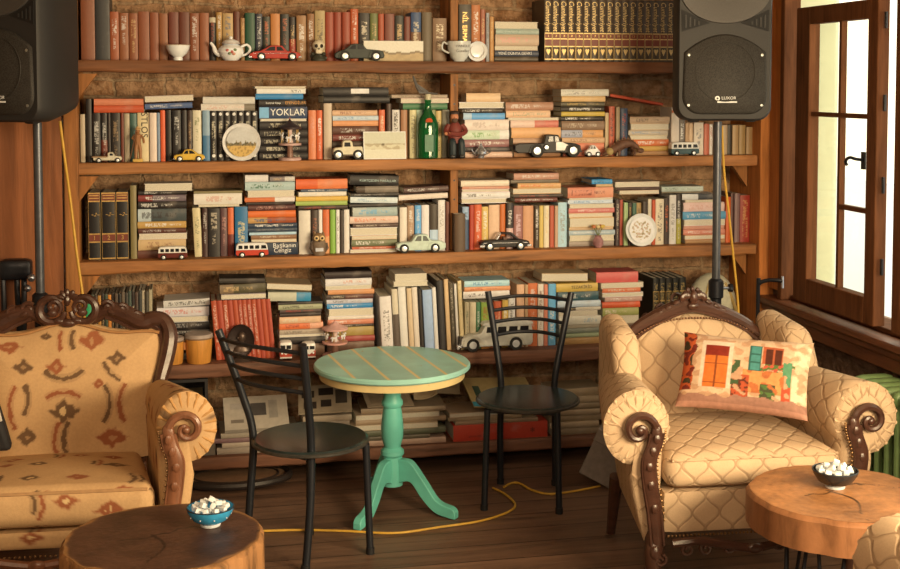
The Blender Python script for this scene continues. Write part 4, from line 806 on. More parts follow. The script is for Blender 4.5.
toy('toy_car', 'pale mint green vintage toy car on the third shelf', 'toy car', 397, 446, 239, 257.5, 'C', [(0, .2), (.0, .5), (.08, .56), (.3, .6), (.38, .93), (.46, 1), (.62, .98), (.70, .66), (.88, .62), (1, .5), (1, .24), (.95, .14), (.05, .14)], plain('c9d2b2', .3), parts=[('window', [(.36, .64), (.42, .9), (.5, .92), (.5, .64)], plain('6a6a5c', .2), .0006, 1), ('window', [(.53, .64), (.53, .92), (.6, .9), (.66, .64)], plain('6a6a5c', .2), .0006, 1), ('mudguard', [(.62, .2), (.66, .52), (.76, .6), (.9, .5), (.96, .2), (.86, .2), (.78, .36), (.7, .2)], plain('c9d2b2', .3), .003, 1), ('bumper', [(-.02, .2), (-.02, .3), (.06, .3), (.06, .2)], M_CHROME, .001, 1)], wheels=((.15, .25), (.78, .25)))
toy('toy_car', 'black open-topped toy convertible with chrome trim on the third shelf', 'toy car', 481, 530.5, 236.5, 254.5, 'C', [(0, .25), (.0, .45), (.06, .55), (.3, .6), (.42, .6), (.78, .6), (.97, .5), (1, .3), (.95, .18), (.06, .18)], plain('241f1d', .42, 0, .25),
    parts=[('windscreen_frame', [(.30, .6), (.39, .98), (.42, .98), (.35, .6)], M_CHROME, 0, .9), ('soft_top', [(.39, .92), (.42, 1), (.64, .96), (.78, .62), (.72, .62), (.6, .88), (.43, .93)], plain('2e2825', .6), 0, .92), ('seat', [(.46, .58), (.45, .74), (.52, .74), (.54, .58)], plain('6a4a38', .6), 0, .8), ('chrome_trim', [(.05, .4), (.05, .45), (.95, .45), (.95, .4)], M_CHROME, .0008, 1), ('bumper', [(-.02, .2), (-.02, .32), (.08, .32), (.08, .2)], M_CHROME, .001, 1), ('bumper', [(.94, .2), (.94, .32), (1.02, .32), (1.02, .2)], M_CHROME, .001, 1)], wheels=((.18, .24), (.8, .24)))
# fourth shelf: estate wagon and two camper buses nose-on
WAG = toy('toy_estate_wagon', 'cream vintage toy estate wagon on the fourth shelf behind the chair', 'toy car', 461, 533, 327.5, 357, 'D', [(0, .2), (.02, .45), (.12, .55), (.27, .6), (.28, .62), (.34, .88), (.98, .88), (1, .6), (1, .25), (.97, .16), (.05, .16)], plain('d8cdb0', .35), W=.055,
    parts=[('roof', [(.30, .87), (.33, .96), (.5, 1), (.9, .99), (1.0, .94), (1.0, .87)], plain('e8dcc0', .4), .001, 1)]+[('window', [(.35+.155*i, .62), (.36+.155*i, .82), (.475+.155*i, .82), (.475+.155*i, .62)], M_WIN, .0006, 1) for i in range(4)]+
    [('mudguard', [(.02, .2), (.06, .48), (.16, .56), (.26, .46), (.34, .22), (.24, .22), (.16, .42), (.08, .2)], plain('cfc3a4', .35), .005, 1), ('mudguard', [(.62, .2), (.66, .42), (.76, .5), (.86, .42), (.9, .2), (.84, .2), (.76, .38), (.68, .2)], plain('cfc3a4', .35), .004, 1), ('grille', [(-.02, .2), (-.01, .5), (.04, .5), (.04, .2)], plain('4a4238', .3, .5), -.012, 1), ('bumper', [(-.05, .15), (-.05, .24), (.02, .24), (.02, .15)], M_CHROME, .002, 1)], wheels=((.165, .23), (.76, .23)))
for k, (pa, pb, pt, pb2, lb, lw) in enumerate(((279.5, 292.5, 344.5, 363, 'toy camper bus nose-on with red front, nearer the bronze plaque', 'b8472f'), (302.5, 316, 343.5, 360, 'toy camper bus nose-on with red front, nearer the pink carousel', 'b04530'))):
    a, b = onshelf(pa, pb2), onshelf(pb, pb2); w_ = b.x-a.x; h_ = onshelf(pa, pt).z-onshelf(pa, pb2).z
    e = thing('camper_bus', ((a.x+b.x)/2, YT-.004, ZT['D']+.0006), lb, 'toy bus', 'nose-on toy camper buses')
    MB().rbox(-w_/2, w_/2, 0.002, .062, h_*.12, h_*.58, .006, 4).build('body', plain(lw, .3), e)
    MB().rbox(-w_/2*.97, w_/2*.97, .003, .061, h_*.5, h_, .01, 5).build('upper_body', M_CREAM, e)
    for s_ in (-1, 1):
        MB().bb(s_*w_*.22-w_*.17, s_*w_*.22+w_*.17, -.0002, .008, h_*.62, h_*.82).build('windscreen', M_WIN, e)
        MB().lathe([(.0001, -.004), (.004, -.002), (.0045, .002)], (s_*w_*.3, .001, h_*.4), 12, Matrix.Rotation(-PI/2, 3, 'X') @ Matrix.Scale(1, 3)).build('headlamp', M_CHINA, e)
        for yy in (.014, .05): MB().lathe([(.0001, -.004), (.008, -.004), (.0085, 0), (.008, .004), (.0001, .004)], (s_*w_*.38, yy, .0087), 14, Matrix.Rotation(PI/2, 3, 'Y')).build('wheel', M_TYRE, e)
    MB().prism([(-w_*.42, h_*.56), (w_*.42, h_*.56), (0.0, h_*.3)], -.0006, .004).build('front_panel_trim', M_CREAM, e)
    MB().bb(-w_*.46, w_*.46, -.004, .003, h_*.13, h_*.2).build('bumper', M_CREAM, e)
# ---- china on the top shelf
def base(px, py, sh, y=None, dz=.0006): p = onshelf(px, py, YT if y is None else y); return Vector((p.x, p.y, ZT[sh]+dz))
k1 = .00398                                     # metres per photo pixel at the shelf front, near enough
p = base(178, 60, 'A', YF+.03); e = thing('china_bowl', p, 'small white china bowl on the top shelf', 'bowl')
MB().lathe([(.0001, .0), (.018, .0), (.019, .006), (.017, .012), (.034, .026), (.044, .045), (.0475, .06), (.046, .061), (.042, .046), (.03, .026), (.0001, .018)], n=32).build('bowl_body', M_CHINA, e)
MB().tube([(.0475*cos(a*PI/16), .0475*sin(a*PI/16), .06) for a in range(32)], .0014, 6, True).build('rim', plain('d8c098', .3), e)
p = base(231, 60, 'A', YF+.035); e = thing('teapot', p, 'white china teapot painted with pink flowers on the top shelf', 'teapot')
MB().lathe([(.0001, 0), (.026, 0), (.03, .004), (.044, .016), (.052, .034), (.048, .05), (.034, .062), (.028, .066), (.0001, .066)], n=36).build('pot_body', M_CHINA, e)
l_ = MB().lathe([(.036, .066), (.037, .07), (.03, .078), (.012, .086), (.0001, .088)], n=28).build('lid', M_CHINA, e)
MB().ball((0, 0, .092), (.008, .008, .006), 12).build('lid_knob', M_CHINA, l_)
MB().tube(smooth_path([(-.042, 0, .022), (-.06, 0, .035), (-.068, 0, .055), (-.08, 0, .072)]), [.012-.0004*i for i in range(19)], 12).build('spout', M_CHINA, e)
MB().tube(smooth_path([(.04, 0, .055), (.062, 0, .064), (.076, 0, .05), (.068, 0, .03), (.045, 0, .02)]), .005, 8).build('handle', M_CHINA, e)
for q, (ax, az, c) in enumerate(((-.3, .04, 'c06a5a'), (.05, .034, 'b85848'), (.3, .042, '6a7a4a'), (.2, .026, 'c88a6a'), (-.12, .028, '6a7a4a'))):
    rr = .0505; MB().ball((rr*sin(ax), -rr*cos(ax), az), (.007, .0025, .006), 10).build('flower_print', plain(c, .3), e)
MB().tube([(.0362*cos(a*PI/14), .0362*sin(a*PI/14), .069) for a in range(28)], .0016, 6, True).build('rim_trim', plain('8a5a40', .3), e)
p = base(318.5, 60, 'A', YF+.03); e = thing('skull_figurine', p, 'small bone-coloured skull figurine on a leafy dark base, top shelf', 'figurine')
m = MB(); m.lathe([(.0001, 0), (.03, 0), (.032, .008), (.024, .022), (.012, .03), (.0001, .03)], n=20)
for i in range(9): m.ball((.026*cos(i*.7), .018*sin(i*.7), .012+.008*(i % 3)), (.011, .009, .008), 8, Matrix.Rotation(i, 3, 'Z'))
m.build('base', plain('3c3a2a', .5), e)
m = MB(); m.ball((0, 0, .062), (.026, .026, .024), 18); m.rbox(-.014, .014, -.024, .01, .028, .05, .008, 4); m.build('skull', plain('d8c49a', .5), e)
for s_ in (-1, 1): MB().ball((s_*.010, -.022, .060), (.0075, .006, .008), 10).build('eye_socket', plain('2a2018', .8), e)
MB().prism([(-.004, .046), (.004, .046), (0, .054)], -.0262, -.02).build('nose_socket', plain('2a2018', .8), e)
pp = [onshelf(364, 59, YF+.04), onshelf(423.5, 59, YF+.04)]; w_ = pp[1].x-pp[0].x; h_ = onshelf(390, 41, YF+.04).z-ZT['A']
e = thing('panorama_board', (pp[0].x, YF+.045, ZT['A']+.0006), 'long cream board with a faded painted landscape, behind the dark green car', 'painted board')
m = MB(); n1, n2 = 60, 20; vs = [(w_*i/n1, 0, h_*j/n2) for j in range(n2+1) for i in range(n1+1)]
def pcol(u, v):
    n = noise.noise((u*9, v*4, 1.2)); sky = alb('e6d8b6'); land = alb('b89a68'); dk = alb('8a7450')
    h = .38+.12*noise.noise((u*5, 0, 4))
    return sky if v > h+.08 else (dk if v > h-.02 else [land[i]*(1+.3*n) for i in range(3)])
m.add(vs, [(j*(n1+1)+i, j*(n1+1)+i+1, (j+1)*(n1+1)+i+1, (j+1)*(n1+1)+i) for j in range(n2) for i in range(n1)]); m.col = [pcol(v[0]/w_, v[2]/h_) for v in vs]
def pattern_mat(name, rough=.5, bumpn=0, spec=.35):
    t = NT(name); a = t.attr('pattern')
    n = t.noise(t.obj(), 120, 4); col = t.mix(t.mr(n, .3, .7, 0, .2), a.outputs['Color'], t.mix(1.0, a.outputs['Color'], (.6, .55, .5), 'MULTIPLY'))
    if bumpn: t.bump(t.noise(t.obj(), bumpn, 3), .25, .003)
    return t.fin(col, rough, spec)
M_PAINT = pattern_mat('painted_scene', .45)
m.build('picture_face', M_PAINT, e)
MB().bb(0, w_, .0006, .012, 0, h_).build('board', plain('d8c8a2', .6), e)
p = base(459, 60, 'A', YF+.017); e = thing('tea_cup', p, 'white souvenir cup with grey lettering beside its saucer, top shelf', 'cup')
MB().lathe([(.0001, 0), (.022, 0), (.024, .004), (.034, .014), (.047, .05), (.05, .083), (.047, .083), (.043, .05), (.028, .014), (.0001, .008)], n=36).build('cup_body', plain('d4ccb4', .2), e)
MB().tube(smooth_path([(-.046, 0, .07), (-.066, 0, .078), (-.07, 0, .05), (-.042, 0, .034)]), .004, 8).build('handle', plain('d4ccb4', .2), e)
for z_, s_, tx in ((.062, .015, 'HANDLE'), (.042, .016, 'Güzeller')):
    me_o = text_mesh(tx, s_, plain('6a6256', .5), 'print_lettering', e, Matrix.Translation((0.006, -.0495 if z_ > .05 else -.0462, z_)) @ FRONT)
p = base(477, 60, 'A', YF+.052, .0035); e = thing('saucer', p, 'white patterned saucer standing upright behind the souvenir cup', 'saucer')
T = Matrix.Rotation(PI/2-.2, 3, 'X')
MB().lathe([(.0001, .002), (.02, .002), (.036, .006), (.0425, .012), (.0425, .014), (.035, .009), (.02, .0055), (.0001, .0055)], (0, .002, .0425), 36, Matrix.Rotation(.2, 3, 'X') @ Matrix.Rotation(PI/2, 3, 'X')).build('saucer_body', M_CHINA, e)
MB().tube([(.03*cos(a*PI/14), -.009, .0425+.03*sin(a*PI/14)) for a in range(28)], .0018, 6, True).build('ring_print', plain('b8a890', .3), e)
# ---- second shelf
def spindle(par, pts, r, name, mat, n=8): return MB().tube(pts, r, n).build(name, mat, par)
p = base(138, 163, 'B', YF+.035); e = thing('carved_figurine', p, 'carved wooden standing man with a staff on a yellow block', 'figurine')
MB().rbox(-.02, .02, -.014, .014, 0, .014, .004, 4).build('base', plain('d0a44c', .5), e)
m = MB()
m.tube([(-.008, 0, .012), (-.007, 0, .05), (-.004, 0, .075)], [.006, .007, .009], 8); m.tube([(.010, 0, .012), (.009, .002, .05), (.004, 0, .075)], [.006, .007, .009], 8)
m.tube([(0, 0, .07), (0, 0, .09), (.001, 0, .108), (.001, 0, .116)], [.011, .012, .013, .005], 10); m.ball((.001, 0, .124), (.0085, .009, .011), 10)
m.tube([(.012, 0, .107), (.022, -.006, .092), (.024, -.012, .076)], [.005, .0045, .004], 8); m.tube([(-.012, 0, .107), (-.02, -.008, .094), (-.012, -.014, .088)], [.005, .0045, .004], 8)
m.build('figure_body', plain('a06a3c', .5), e)
MB().tube([(-.03, -.012, .014), (-.012, -.015, .09), (-.004, -.015, .13)], .0026, 6).build('staff', plain('6a4428', .6), e)
MB().lathe([(.012, 0), (.0125, .003), (.0075, .006), (.006, .012), (.0001, .013)], (.001, 0, .129), 14).build('hat', plain('c89a5c', .6), e)
def plate(px, py, r, sh, y, tilt, label, painter, rimc, cat='plate'):
    e = thing('wall_plate' if cat == 'x' else 'decorative_plate', base(px, py, sh, y), label, 'plate')
    T = Matrix.Rotation(-tilt, 3, 'X') @ Matrix.Rotation(PI/2, 3, 'X'); C_ = (0, -.004, r*cos(tilt)+.0)
    MB().lathe([(.0001, .006), (r*.55, .006), (r*.8, .002), (r*.98, -.006), (r, -.004), (r*.98, -.001), (r*.8, .007), (r*.55, .0105), (.0001, .0105)], C_, 48, T @ Matrix.Diagonal(Vector((1, 1, -1)))).build('plate_body', rimc, e)
    m = MB(); n = 40; vs, fs, col = [], [], []
    for j in range(n+1):
        for i in range(n+1):
            a, b = (i/n*2-1), (j/n*2-1); q = max(abs(a), abs(b)); l = math.hypot(a, b); s_ = q/l if l > 1e-6 else 0
            X, Y = a*s_*r*.78, b*s_*r*.78
            vs.append(Vector(C_)+Matrix.Rotation(-tilt, 3, 'X') @ Vector((X, -.0015-.0015 + .0 - (.002*0), Y))); col.append(painter(X/r/.78, Y/r/.78))
    fs = [(j*(n+1)+i, j*(n+1)+i+1, (j+1)*(n+1)+i+1, (j+1)*(n+1)+i) for j in range(n) for i in range(n)]
    m.add([v+Vector((0, -.0032, 0)) for v in vs], fs); m.col = col; m.build('picture_print', M_PAINT, e); return e
def paint_town(u, v):
    g = noise.noise((u*6, v*6, 2)); h = -.05+.22*noise.noise((u*4.5, 1, 7))+.12*noise.noise((u*13, 1, 9))
    if v > h+.02: return [c*(1+.12*noise.noise((u*2, v*3, 5))) for c in alb('cfc8b4')]
    if v > -.25: return alb('8a7448') if g > 0 else alb('5c5434')
    return alb('d8ac58') if g > -.15 else alb('b08a44')
plate(241.5, 163, .0765, 'B', YF+.04, .16, 'round plate painted with a town view, white rim, second shelf', paint_town, plain('e8dcc4', .2))
def paint_rose(u, v):
    n = noise.noise((u*5, v*5, 3)); r = math.hypot(u, v)
    if r > .78: return alb('f0e6d4')
    return alb('efe4d0') if n < .05 else (alb('b8a070') if n < .25 else (alb('d8b0a0') if n < .4 else alb('9a8c60')))
plate(640.5, 248, .071, 'C', YF+.035, .12, 'white plate with faded figures standing on the third shelf', paint_rose, M_CHINA)
# carousels
def carousel(px, py, sh, H, Rr, label, c_deck, c_roof, y):
    e = thing('toy_carousel', base(px, py, sh, y), label, 'toy carousel')
    dk, rf = plain(c_deck, .4), plain(c_roof, .4)
    MB().lathe([(.0001, 0), (Rr, 0), (Rr*1.02, H*.04), (Rr*.9, H*.07), (.0001, H*.07)], n=24).build('base', dk, e)
    MB().lathe([(Rr*.28, H*.07), (Rr*.24, H*.3), (Rr*.3, H*.36)], n=16).build('pillar', plain('8a6048', .4), e)
    MB().lathe([(.0001, H*.36), (Rr, H*.36), (Rr*1.02, H*.41), (.0001, H*.42)], n=24).build('deck', dk, e)
    c = MB().lathe([(Rr*.3, H*.42), (Rr*.2, H*.55), (Rr*.2, H*.7), (Rr*.3, H*.76)], n=14).build('centre_post', plain('d8b49a', .4), e)
    r = MB().lathe([(Rr*1.02, H*.74), (Rr*1.05, H*.79), (Rr*.95, H*.81), (Rr*.45, H*.87), (Rr*.12, H*.95), (.0001, H)], n=20).build('canopy', rf, e)
    for i in range(6):
        a = i*PI/3+.3; x, yy = Rr*.78*cos(a), Rr*.78*sin(a)
        MB().tube([(x, yy, H*.41), (x, yy, H*.76)], .0012, 6).build('pole', plain('d8a858', .3, .6), e)
        m = MB(); z0 = H*(.54+.04*(i % 2)); t_ = Vector((-sin(a), cos(a), 0))
        q = lambda f, z: Vector((x, yy, z0))+t_*f*Rr*.3+Vector((0, 0, z*H*.1))
        m.tube([q(-.9, -.1), q(-.6, .2), q(0, .05), q(.6, .2), q(.85, .7), q(1.15, .75), q(1.4, .45)], [.001, .004, .0045, .0042, .003, .0032, .002], 7)
        for f in (-.55, -.4, .45, .6): m.tube([q(f, .1), q(f+.15, -.5), q(f, -.9)], [.002, .0016, .0012], 5)
        m.build('horse', plain('efe4d2', .35), e)
    MB().ball((0, 0, H*1.0), .003, 8).build('finial', plain('b84a34', .4), e)
    return e
carousel(290, 162, 'B', .17, .046, 'toy carousel with white horses and dark roof, second shelf', 'caa08a', '3a2a26', YF+.012+.03)
carousel(335, 350.5, 'D', .15, .052, 'pink toy carousel with white horses behind the green table', 'd89a80', 'e0a890', YF+.05)
# postcard
a, b = onshelf(364, 161.5, YF+.03), onshelf(406.5, 161.5, YF+.03); w_ = b.x-a.x; h_ = onshelf(385, 131, YF+.03).z-ZT['B']-.002
e = thing('postcard', (a.x, YF+.034, ZT['B']+.0006), 'pale postcard of a hazy seashore leaning on the second shelf', 'postcard', rot=(-.16, 0, 0))
def pc(u, v):
    n = noise.noise((u*7, v*9, 3))
    if v < .04 or v > .97 or u < .02 or u > .985: return alb('efe6cc')
    if v > .56: return alb('d6cfaa')
    if .49 < v < .56 and abs(u-.46) < .03+.1*(.56-v): return alb('7a6a4c')
    if v > .5: return alb('b8a880') if n > -.1 else alb('d0c49c')
    if v > .35: return alb('c0ae84') if n > .1 else alb('dcd0a6')
    return alb('e4dab4')
m = MB(); n1, n2 = 70, 50; vs = [(w_*i/n1, 0, h_*j/n2) for j in range(n2+1) for i in range(n1+1)]
m.add(vs, [(j*(n1+1)+i, j*(n1+1)+i+1, (j+1)*(n1+1)+i+1, (j+1)*(n1+1)+i) for j in range(n2) for i in range(n1)]); m.col = [pc(v[0]/w_, v[2]/h_) for v in vs]
m.build('picture_face', M_PAINT, e); MB().bb(0, w_, .0004, .0016, 0, h_).build('card', plain('e6dcc0', .7), e)
# green bottle
p = base(428, 160, 'B', YF+.032); e = thing('glass_bottle', p, 'tall green glass bottle with an orange seal on the second shelf', 'bottle')
t = NT('green_glass'); t.fin((.01, .16, .045), .06, .6); t.p.inputs['Transmission Weight'].default_value = .55; t.p.inputs['IOR'].default_value = 1.45
MB().lathe([(.0001, .004), (.03, 0), (.042, .004), (.043, .12), (.042, .145), (.034, .17), (.02, .19), (.0135, .205), (.0125, .235), (.0145, .237), (.0145, .246), (.0001, .246)], n=36, ey=.62).build('bottle_body', t.mat, e)
MB().lathe([(.0135, .244), (.014, .262), (.012, .268), (.0001, .269)], n=20).build('bottle_cap', plain('c8b88c', .4), e)
MB().lathe([(.0001, 0), (.0135, 0), (.0145, .003), (.0001, .0042)], (0, -.0235, .158), 24, Matrix.Rotation(PI/2+.5, 3, 'X')).build('seal_print', plain('d0552c', .5), e)
m = MB(); m.bb(-.018, .018, -.0275, -.026, .03, .1); m.build('label_print', plain('2f6a44', .4), e)
# seated figurine
p = base(455, 160, 'B', YF+.03); e = thing('seated_figurine', p+Vector((0, -.006, 0)), 'painted figurine of a seated bearded man in a red jacket, second shelf', 'figurine')
MB().rbox(-.028, .03, .0, .028, 0, .075, .008, 5).build('seat', plain('3a2c22', .6), e)
m = MB(); m.ball((-.004, -.004, .163), (.0145, .015, .019), 14); m.tube([(-.004, 0, .135), (-.004, -.002, .155)], .007, 8)
m.ball((-.004, -.019, .16), (.0035, .004, .004), 8)
for s_ in (-1, 1): m.ball((-.03+s_*.006, -.022, .098), (.008, .008, .007), 8)
m.build('head_and_hands', plain('c07a50', .5), e)
m = MB(); m.tube([(0, .004, .06), (0, .004, .09), (-.001, .003, .125), (-.002, .001, .145)], [.024, .026, .024, .01], 14)
for s_ in (-1, 1): m.tube(smooth_path([(s_*.022, .002, .132), (s_*.034, -.006, .108), (s_*.02-.006, -.022, .096), (-.022, -.025, .099)], 4), .0095, 8)
m.build('jacket', plain('7a3428', .55), e)
m = MB()
for s_ in (-1, 1): m.tube(smooth_path([(s_*.012+.002, 0, .07), (s_*.015+.002, -.02, .068), (s_*.016+.003, -.024, .04), (s_*.016+.003, -.022, .012)], 4), .0115, 8)
m.build('trousers', plain('2e3634', .5), e)
for s_ in (-1, 1): MB().rbox(s_*.016-.009, s_*.016+.013, -.036, -.012, 0, .018, .007, 4).build('boot', plain('1e1b19', .4), e)
MB().lathe([(.017, 0), (.0175, .006), (.012, .012), (.0001, .014)], (-.004, -.002, .174), 16).build('cap', plain('3a2a22', .6), e)
MB().ball((-.004, -.013, .15), (.011, .008, .011), 10).build('beard', plain('5a4230', .8), e)
e.scale = (1.22, 1.1, 1.06)
# silver teapot
p = base(481, 158.5, 'B', YF+.03); e = thing('silver_teapot', p, 'tiny silver and gilt teapot beside the seated figurine', 'teapot')
sv = plain('cfc8ba', .2, .8)
MB().lathe([(.0001, 0), (.015, 0), (.012, .006), (.026, .018), (.027, .028), (.016, .04), (.0001, .042)], n=24).build('pot_body', sv, e)
MB().tube(smooth_path([(-.022, 0, .018), (-.034, 0, .024), (-.042, 0, .04)]), [.006-.0002*i for i in range(13)], 8).build('spout', sv, e)
MB().tube(smooth_path([(.02, 0, .036), (.036, 0, .042), (.042, 0, .028), (.024, 0, .016)]), .0026, 6).build('handle', plain('3a3028', .4), e)
MB().lathe([(.014, .041), (.008, .05), (.003, .053), (.004, .06), (.0001, .064)], n=16).build('lid', sv, e)
# wooden lizard
a, b = onshelf(603, 157, YF+.02), onshelf(642, 157, YF+.02); e = thing('carved_lizard', (a.x, YF+.03, ZT['B']+.0006), 'carved wooden lizard with an arched spiny back, second shelf', 'carving'); w_ = b.x-a.x
path = smooth_path([(0, 0, .006), (w_*.12, -.006, .018), (w_*.3, 0, .03), (w_*.52, .004, .05), (w_*.72, 0, .055), (w_*.9, -.004, .036), (w_, -.008, .02)], 6)
n_ = len(path); rr = [.004+.017*sin(PI*min(1, i/(n_-1)*1.08))**1.2 for i in range(n_)]; rr[-1] = .007
lz = plain('6a4630', .6, var=.3)
m = MB().tube(path, rr, 12)
m.ball((w_*.97, -.008, .024), (.016, .011, .011), 10)
for i, (f, s_) in enumerate(((.35, -1), (.35, 1), (.75, -1), (.75, 1))): m.tube(smooth_path([(w_*f, s_*.006, .035), (w_*f+.008, s_*.02, .02), (w_*f+.004, s_*.022, .004)], 4), [.006]*8+[.004], 7)
m.build('lizard_body', lz, e)
m = MB()
for i in range(10, n_-6, 2): c = path[i]; m.lathe([(.005, -.002), (.0001, .011)], (c.x, c.y, c.z+rr[i]), 6)
m.build('spine_fringe', plain('8a6242', .6), e)
for s_ in (-1, 1): MB().ball((w_*.99, -.008+s_*.008, .03), .0028, 8).build('eye', plain('1e1a16', .3), e)
MB().ball((a.x*0+.03, -.012, .022), (.017, .012, .017), 12).build('curled_tail', plain('a88a50', .5), e)
# twisted metal sculpture on the green book
p = at_y(422, 94, SP+.03); zt_ = th+0.0
tops = [o for o in bpy.data.objects if o.get('label', '').endswith('above the green bottle, second shelf')]
bpy.context.view_layer.update()
zt_ = max((o.matrix_world @ Vector(c)).z for o in tops for c in o.bound_box)
e = thing('metal_sculpture', (p.x, SP+.05, zt_+.0006), 'small twisted grey metal bird sculpture above the green bottle', 'sculpture')
m = MB(); m.tube(smooth_path([(.07, 0, .003), (.02, .0, .008), (-.01, -.004, .02), (-.028, 0, .06), (-.034, 0, .078)], 5), [.003+.0005*min(i, 20-i) for i in range(21)], 8); m.build('neck', plain('8a8070', .35, .6), e)
m = MB(); m.loft([[Vector((-.01+.012*i, -.012+.001*i, .004)), Vector((-.024+.018*i, .0, .05-.012*i)), Vector((-.004+.012*i, .012, .004))] for i in range(4)]); m.build('wing', plain('a09684', .35, .6), e)
# ---- third shelf
p = base(319, 259.5, 'C', YF+.03); e = thing('owl_figurine', p, 'small brown owl figurine on the third shelf', 'figurine')
MB().lathe([(.0001, 0), (.024, 0), (.03, .02), (.031, .045), (.025, .06), (.0001, .062)], n=20, ey=.8).build('owl_body', plain('7a6248', .6, var=.3), e)
m = MB(); m.ball((0, -.002, .07), (.027, .023, .022), 16)
for s_ in (-1, 1): m.lathe([(.008, 0), (.0001, .018)], (s_*.017, 0, .084), 8)
m.build('owl_head', plain('8a6a44', .6, var=.3), e)
for s_ in (-1, 1):
    k = MB().lathe([(.0105, 0), (.010, .004), (.0001, .005)], (s_*.0115, -.021, .072), 16, Matrix.Rotation(PI/2, 3, 'X')).build('eye_disc', plain('d8b070', .5), e)
    MB().ball((s_*.0115, -.0265, .072), .005, 10).build('pupil', plain('1c1612', .2), k)
    MB().tube([(s_*.028, -.004, .05), (s_*.031, -.006, .03), (s_*.022, -.008, .012)], [.007, .009, .004], 8).build('wing', plain('5a4634', .6), e)
MB().lathe([(.004, 0), (.0001, .009)], (0, -.025, .062), 8, Matrix.Rotation(PI*.75, 3, 'X')).build('beak', plain('3a2a1c', .5), e)
MB().bb(-.016, .016, -.026, -.018, .018, .032).build('breast_print', plain('c8c0b4', .5), e)
p = base(598, 249.5, 'C', YF+.03); e = thing('rose_vase', p, 'tiny dried rose bunch in a pinkish vase on the third shelf', 'vase')
MB().lathe([(.0001, 0), (.014, 0), (.022, .012), (.024, .028), (.016, .042), (.012, .048), (.015, .052)], n=18).build('vase_body', plain('a8756a', .4, var=.3), e)
m = MB()
for i in range(7): a_ = i*.9; m.tube([(0, 0, .045), (.012*cos(a_), .01*sin(a_), .07), (.022*cos(a_), .014*sin(a_), .086)], .0012, 5)
m.build('stem', plain('7a7a3c', .7), e)
for i in range(7): a_ = i*.9; MB().ball((.023*cos(a_), .0145*sin(a_), .09), (.009, .008, .008), 8).build('bloom', plain(['d8b050', 'c87848', 'e0c080'][i % 3], .7), e)
# ---- fourth shelf: bongos, plaque
M_BONGO = wood('bongo_wood', 'd8903c', 'z', 20, .25, .4, .2)
bg_ = thing('bongo_pair', base(187, 365, 'D', YF+.05), 'pair of small wooden bongo drums with grey skins, fourth shelf', 'drum')
for nm, px_, r_, h_, tp in (('small', 173.5, .042, .108, 0), ('big', 199, .053, .118, 1)):
    xx = onshelf(px_, 365, YF+.05).x-bg_.location.x
    d_ = MB().lathe([(.0001, 0), (r_*.86, 0), (r_*.9, .004), (r_*.98, h_*.5), (r_*1.02, h_*.86), (r_, h_*.9), (.0001, h_*.9)], (xx, 0, 0), 32).build('drum_shell', M_BONGO, bg_)
    MB().lathe([(r_*1.06, h_*.84), (r_*1.07, h_*.95), (r_*1.0, h_), (.0001, h_*1.0)], (xx, 0, 0), 32).build('drum_skin', plain('a8917a', .6), d_)
    MB().tube([(xx+r_*1.06*cos(a*PI/16), r_*1.06*sin(a*PI/16), h_*.86) for a in range(32)], .003, 6, True).build('hoop', plain('8a6a48', .5), d_)
MB().bb(-.012, .006, -.014, .014, .055, .085).build('bridge', plain('c07a3a', .5), bg_)
p = base(241, 361, 'D', YF+.03); e = thing('bronze_plaque', p, 'dark oval bronze plaque with a relief bust on the fourth shelf', 'plaque')
MB().lathe([(.0001, 0), (.05, 0), (.052, .01), (.04, .016), (.0001, .016)], (0, 0.004, 0), 24, ey=.5).build('base', plain('4a382c', .4, .4), e)
T = Matrix.Rotation(PI/2, 3, 'X')
MB().lathe([(.0001, -.006), (.054, -.006), (.056, 0), (.053, .006), (.048, .003), (.0001, .002)], (0, .008, .082), 40, Matrix.Diagonal(Vector((1, 1, 1.22))) @ T).build('oval', plain('3c2e26', .35, .5), e)
m = MB(); m.ball((.004, .004, .098), (.017, .012, .022), 14); m.tube([(.003, .005, .06), (.003, .004, .082)], [.012, .01], 10); m.lathe([(.034, 0), (.03, .014), (.014, .026), (.0001, .028)], (.002, .006, .04), 16, ey=.35); m.ball((-.012, .0, .096), (.005, .005, .005), 8)
m.build('bust_relief', plain('5a4636', .35, .5), e)
# rounded cream bag on the fourth shelf end
p = at_y(714, 335, YF+.10); e = thing('round_bag', (p.x, YF+.13, ZT['D']+.0006), 'rounded cream bag with tan straps behind the beige armchair crest', 'bag')
MB().ball((0, 0, .142), (.112, .09, .142), 24).build('bag_body', plain('d8cba2', .7), e)
for s_ in (-1, 1): MB().tube([(s_*(.02+.075*sin(i/14*PI*.5)), -.092*sin(PI*(.16+.34*i/14)) if i < 14 else -.092, .284-.27*(i/14)) for i in range(2, 15)], .008, 8, flat=.4).build('strap', plain('b89450', .5), e)
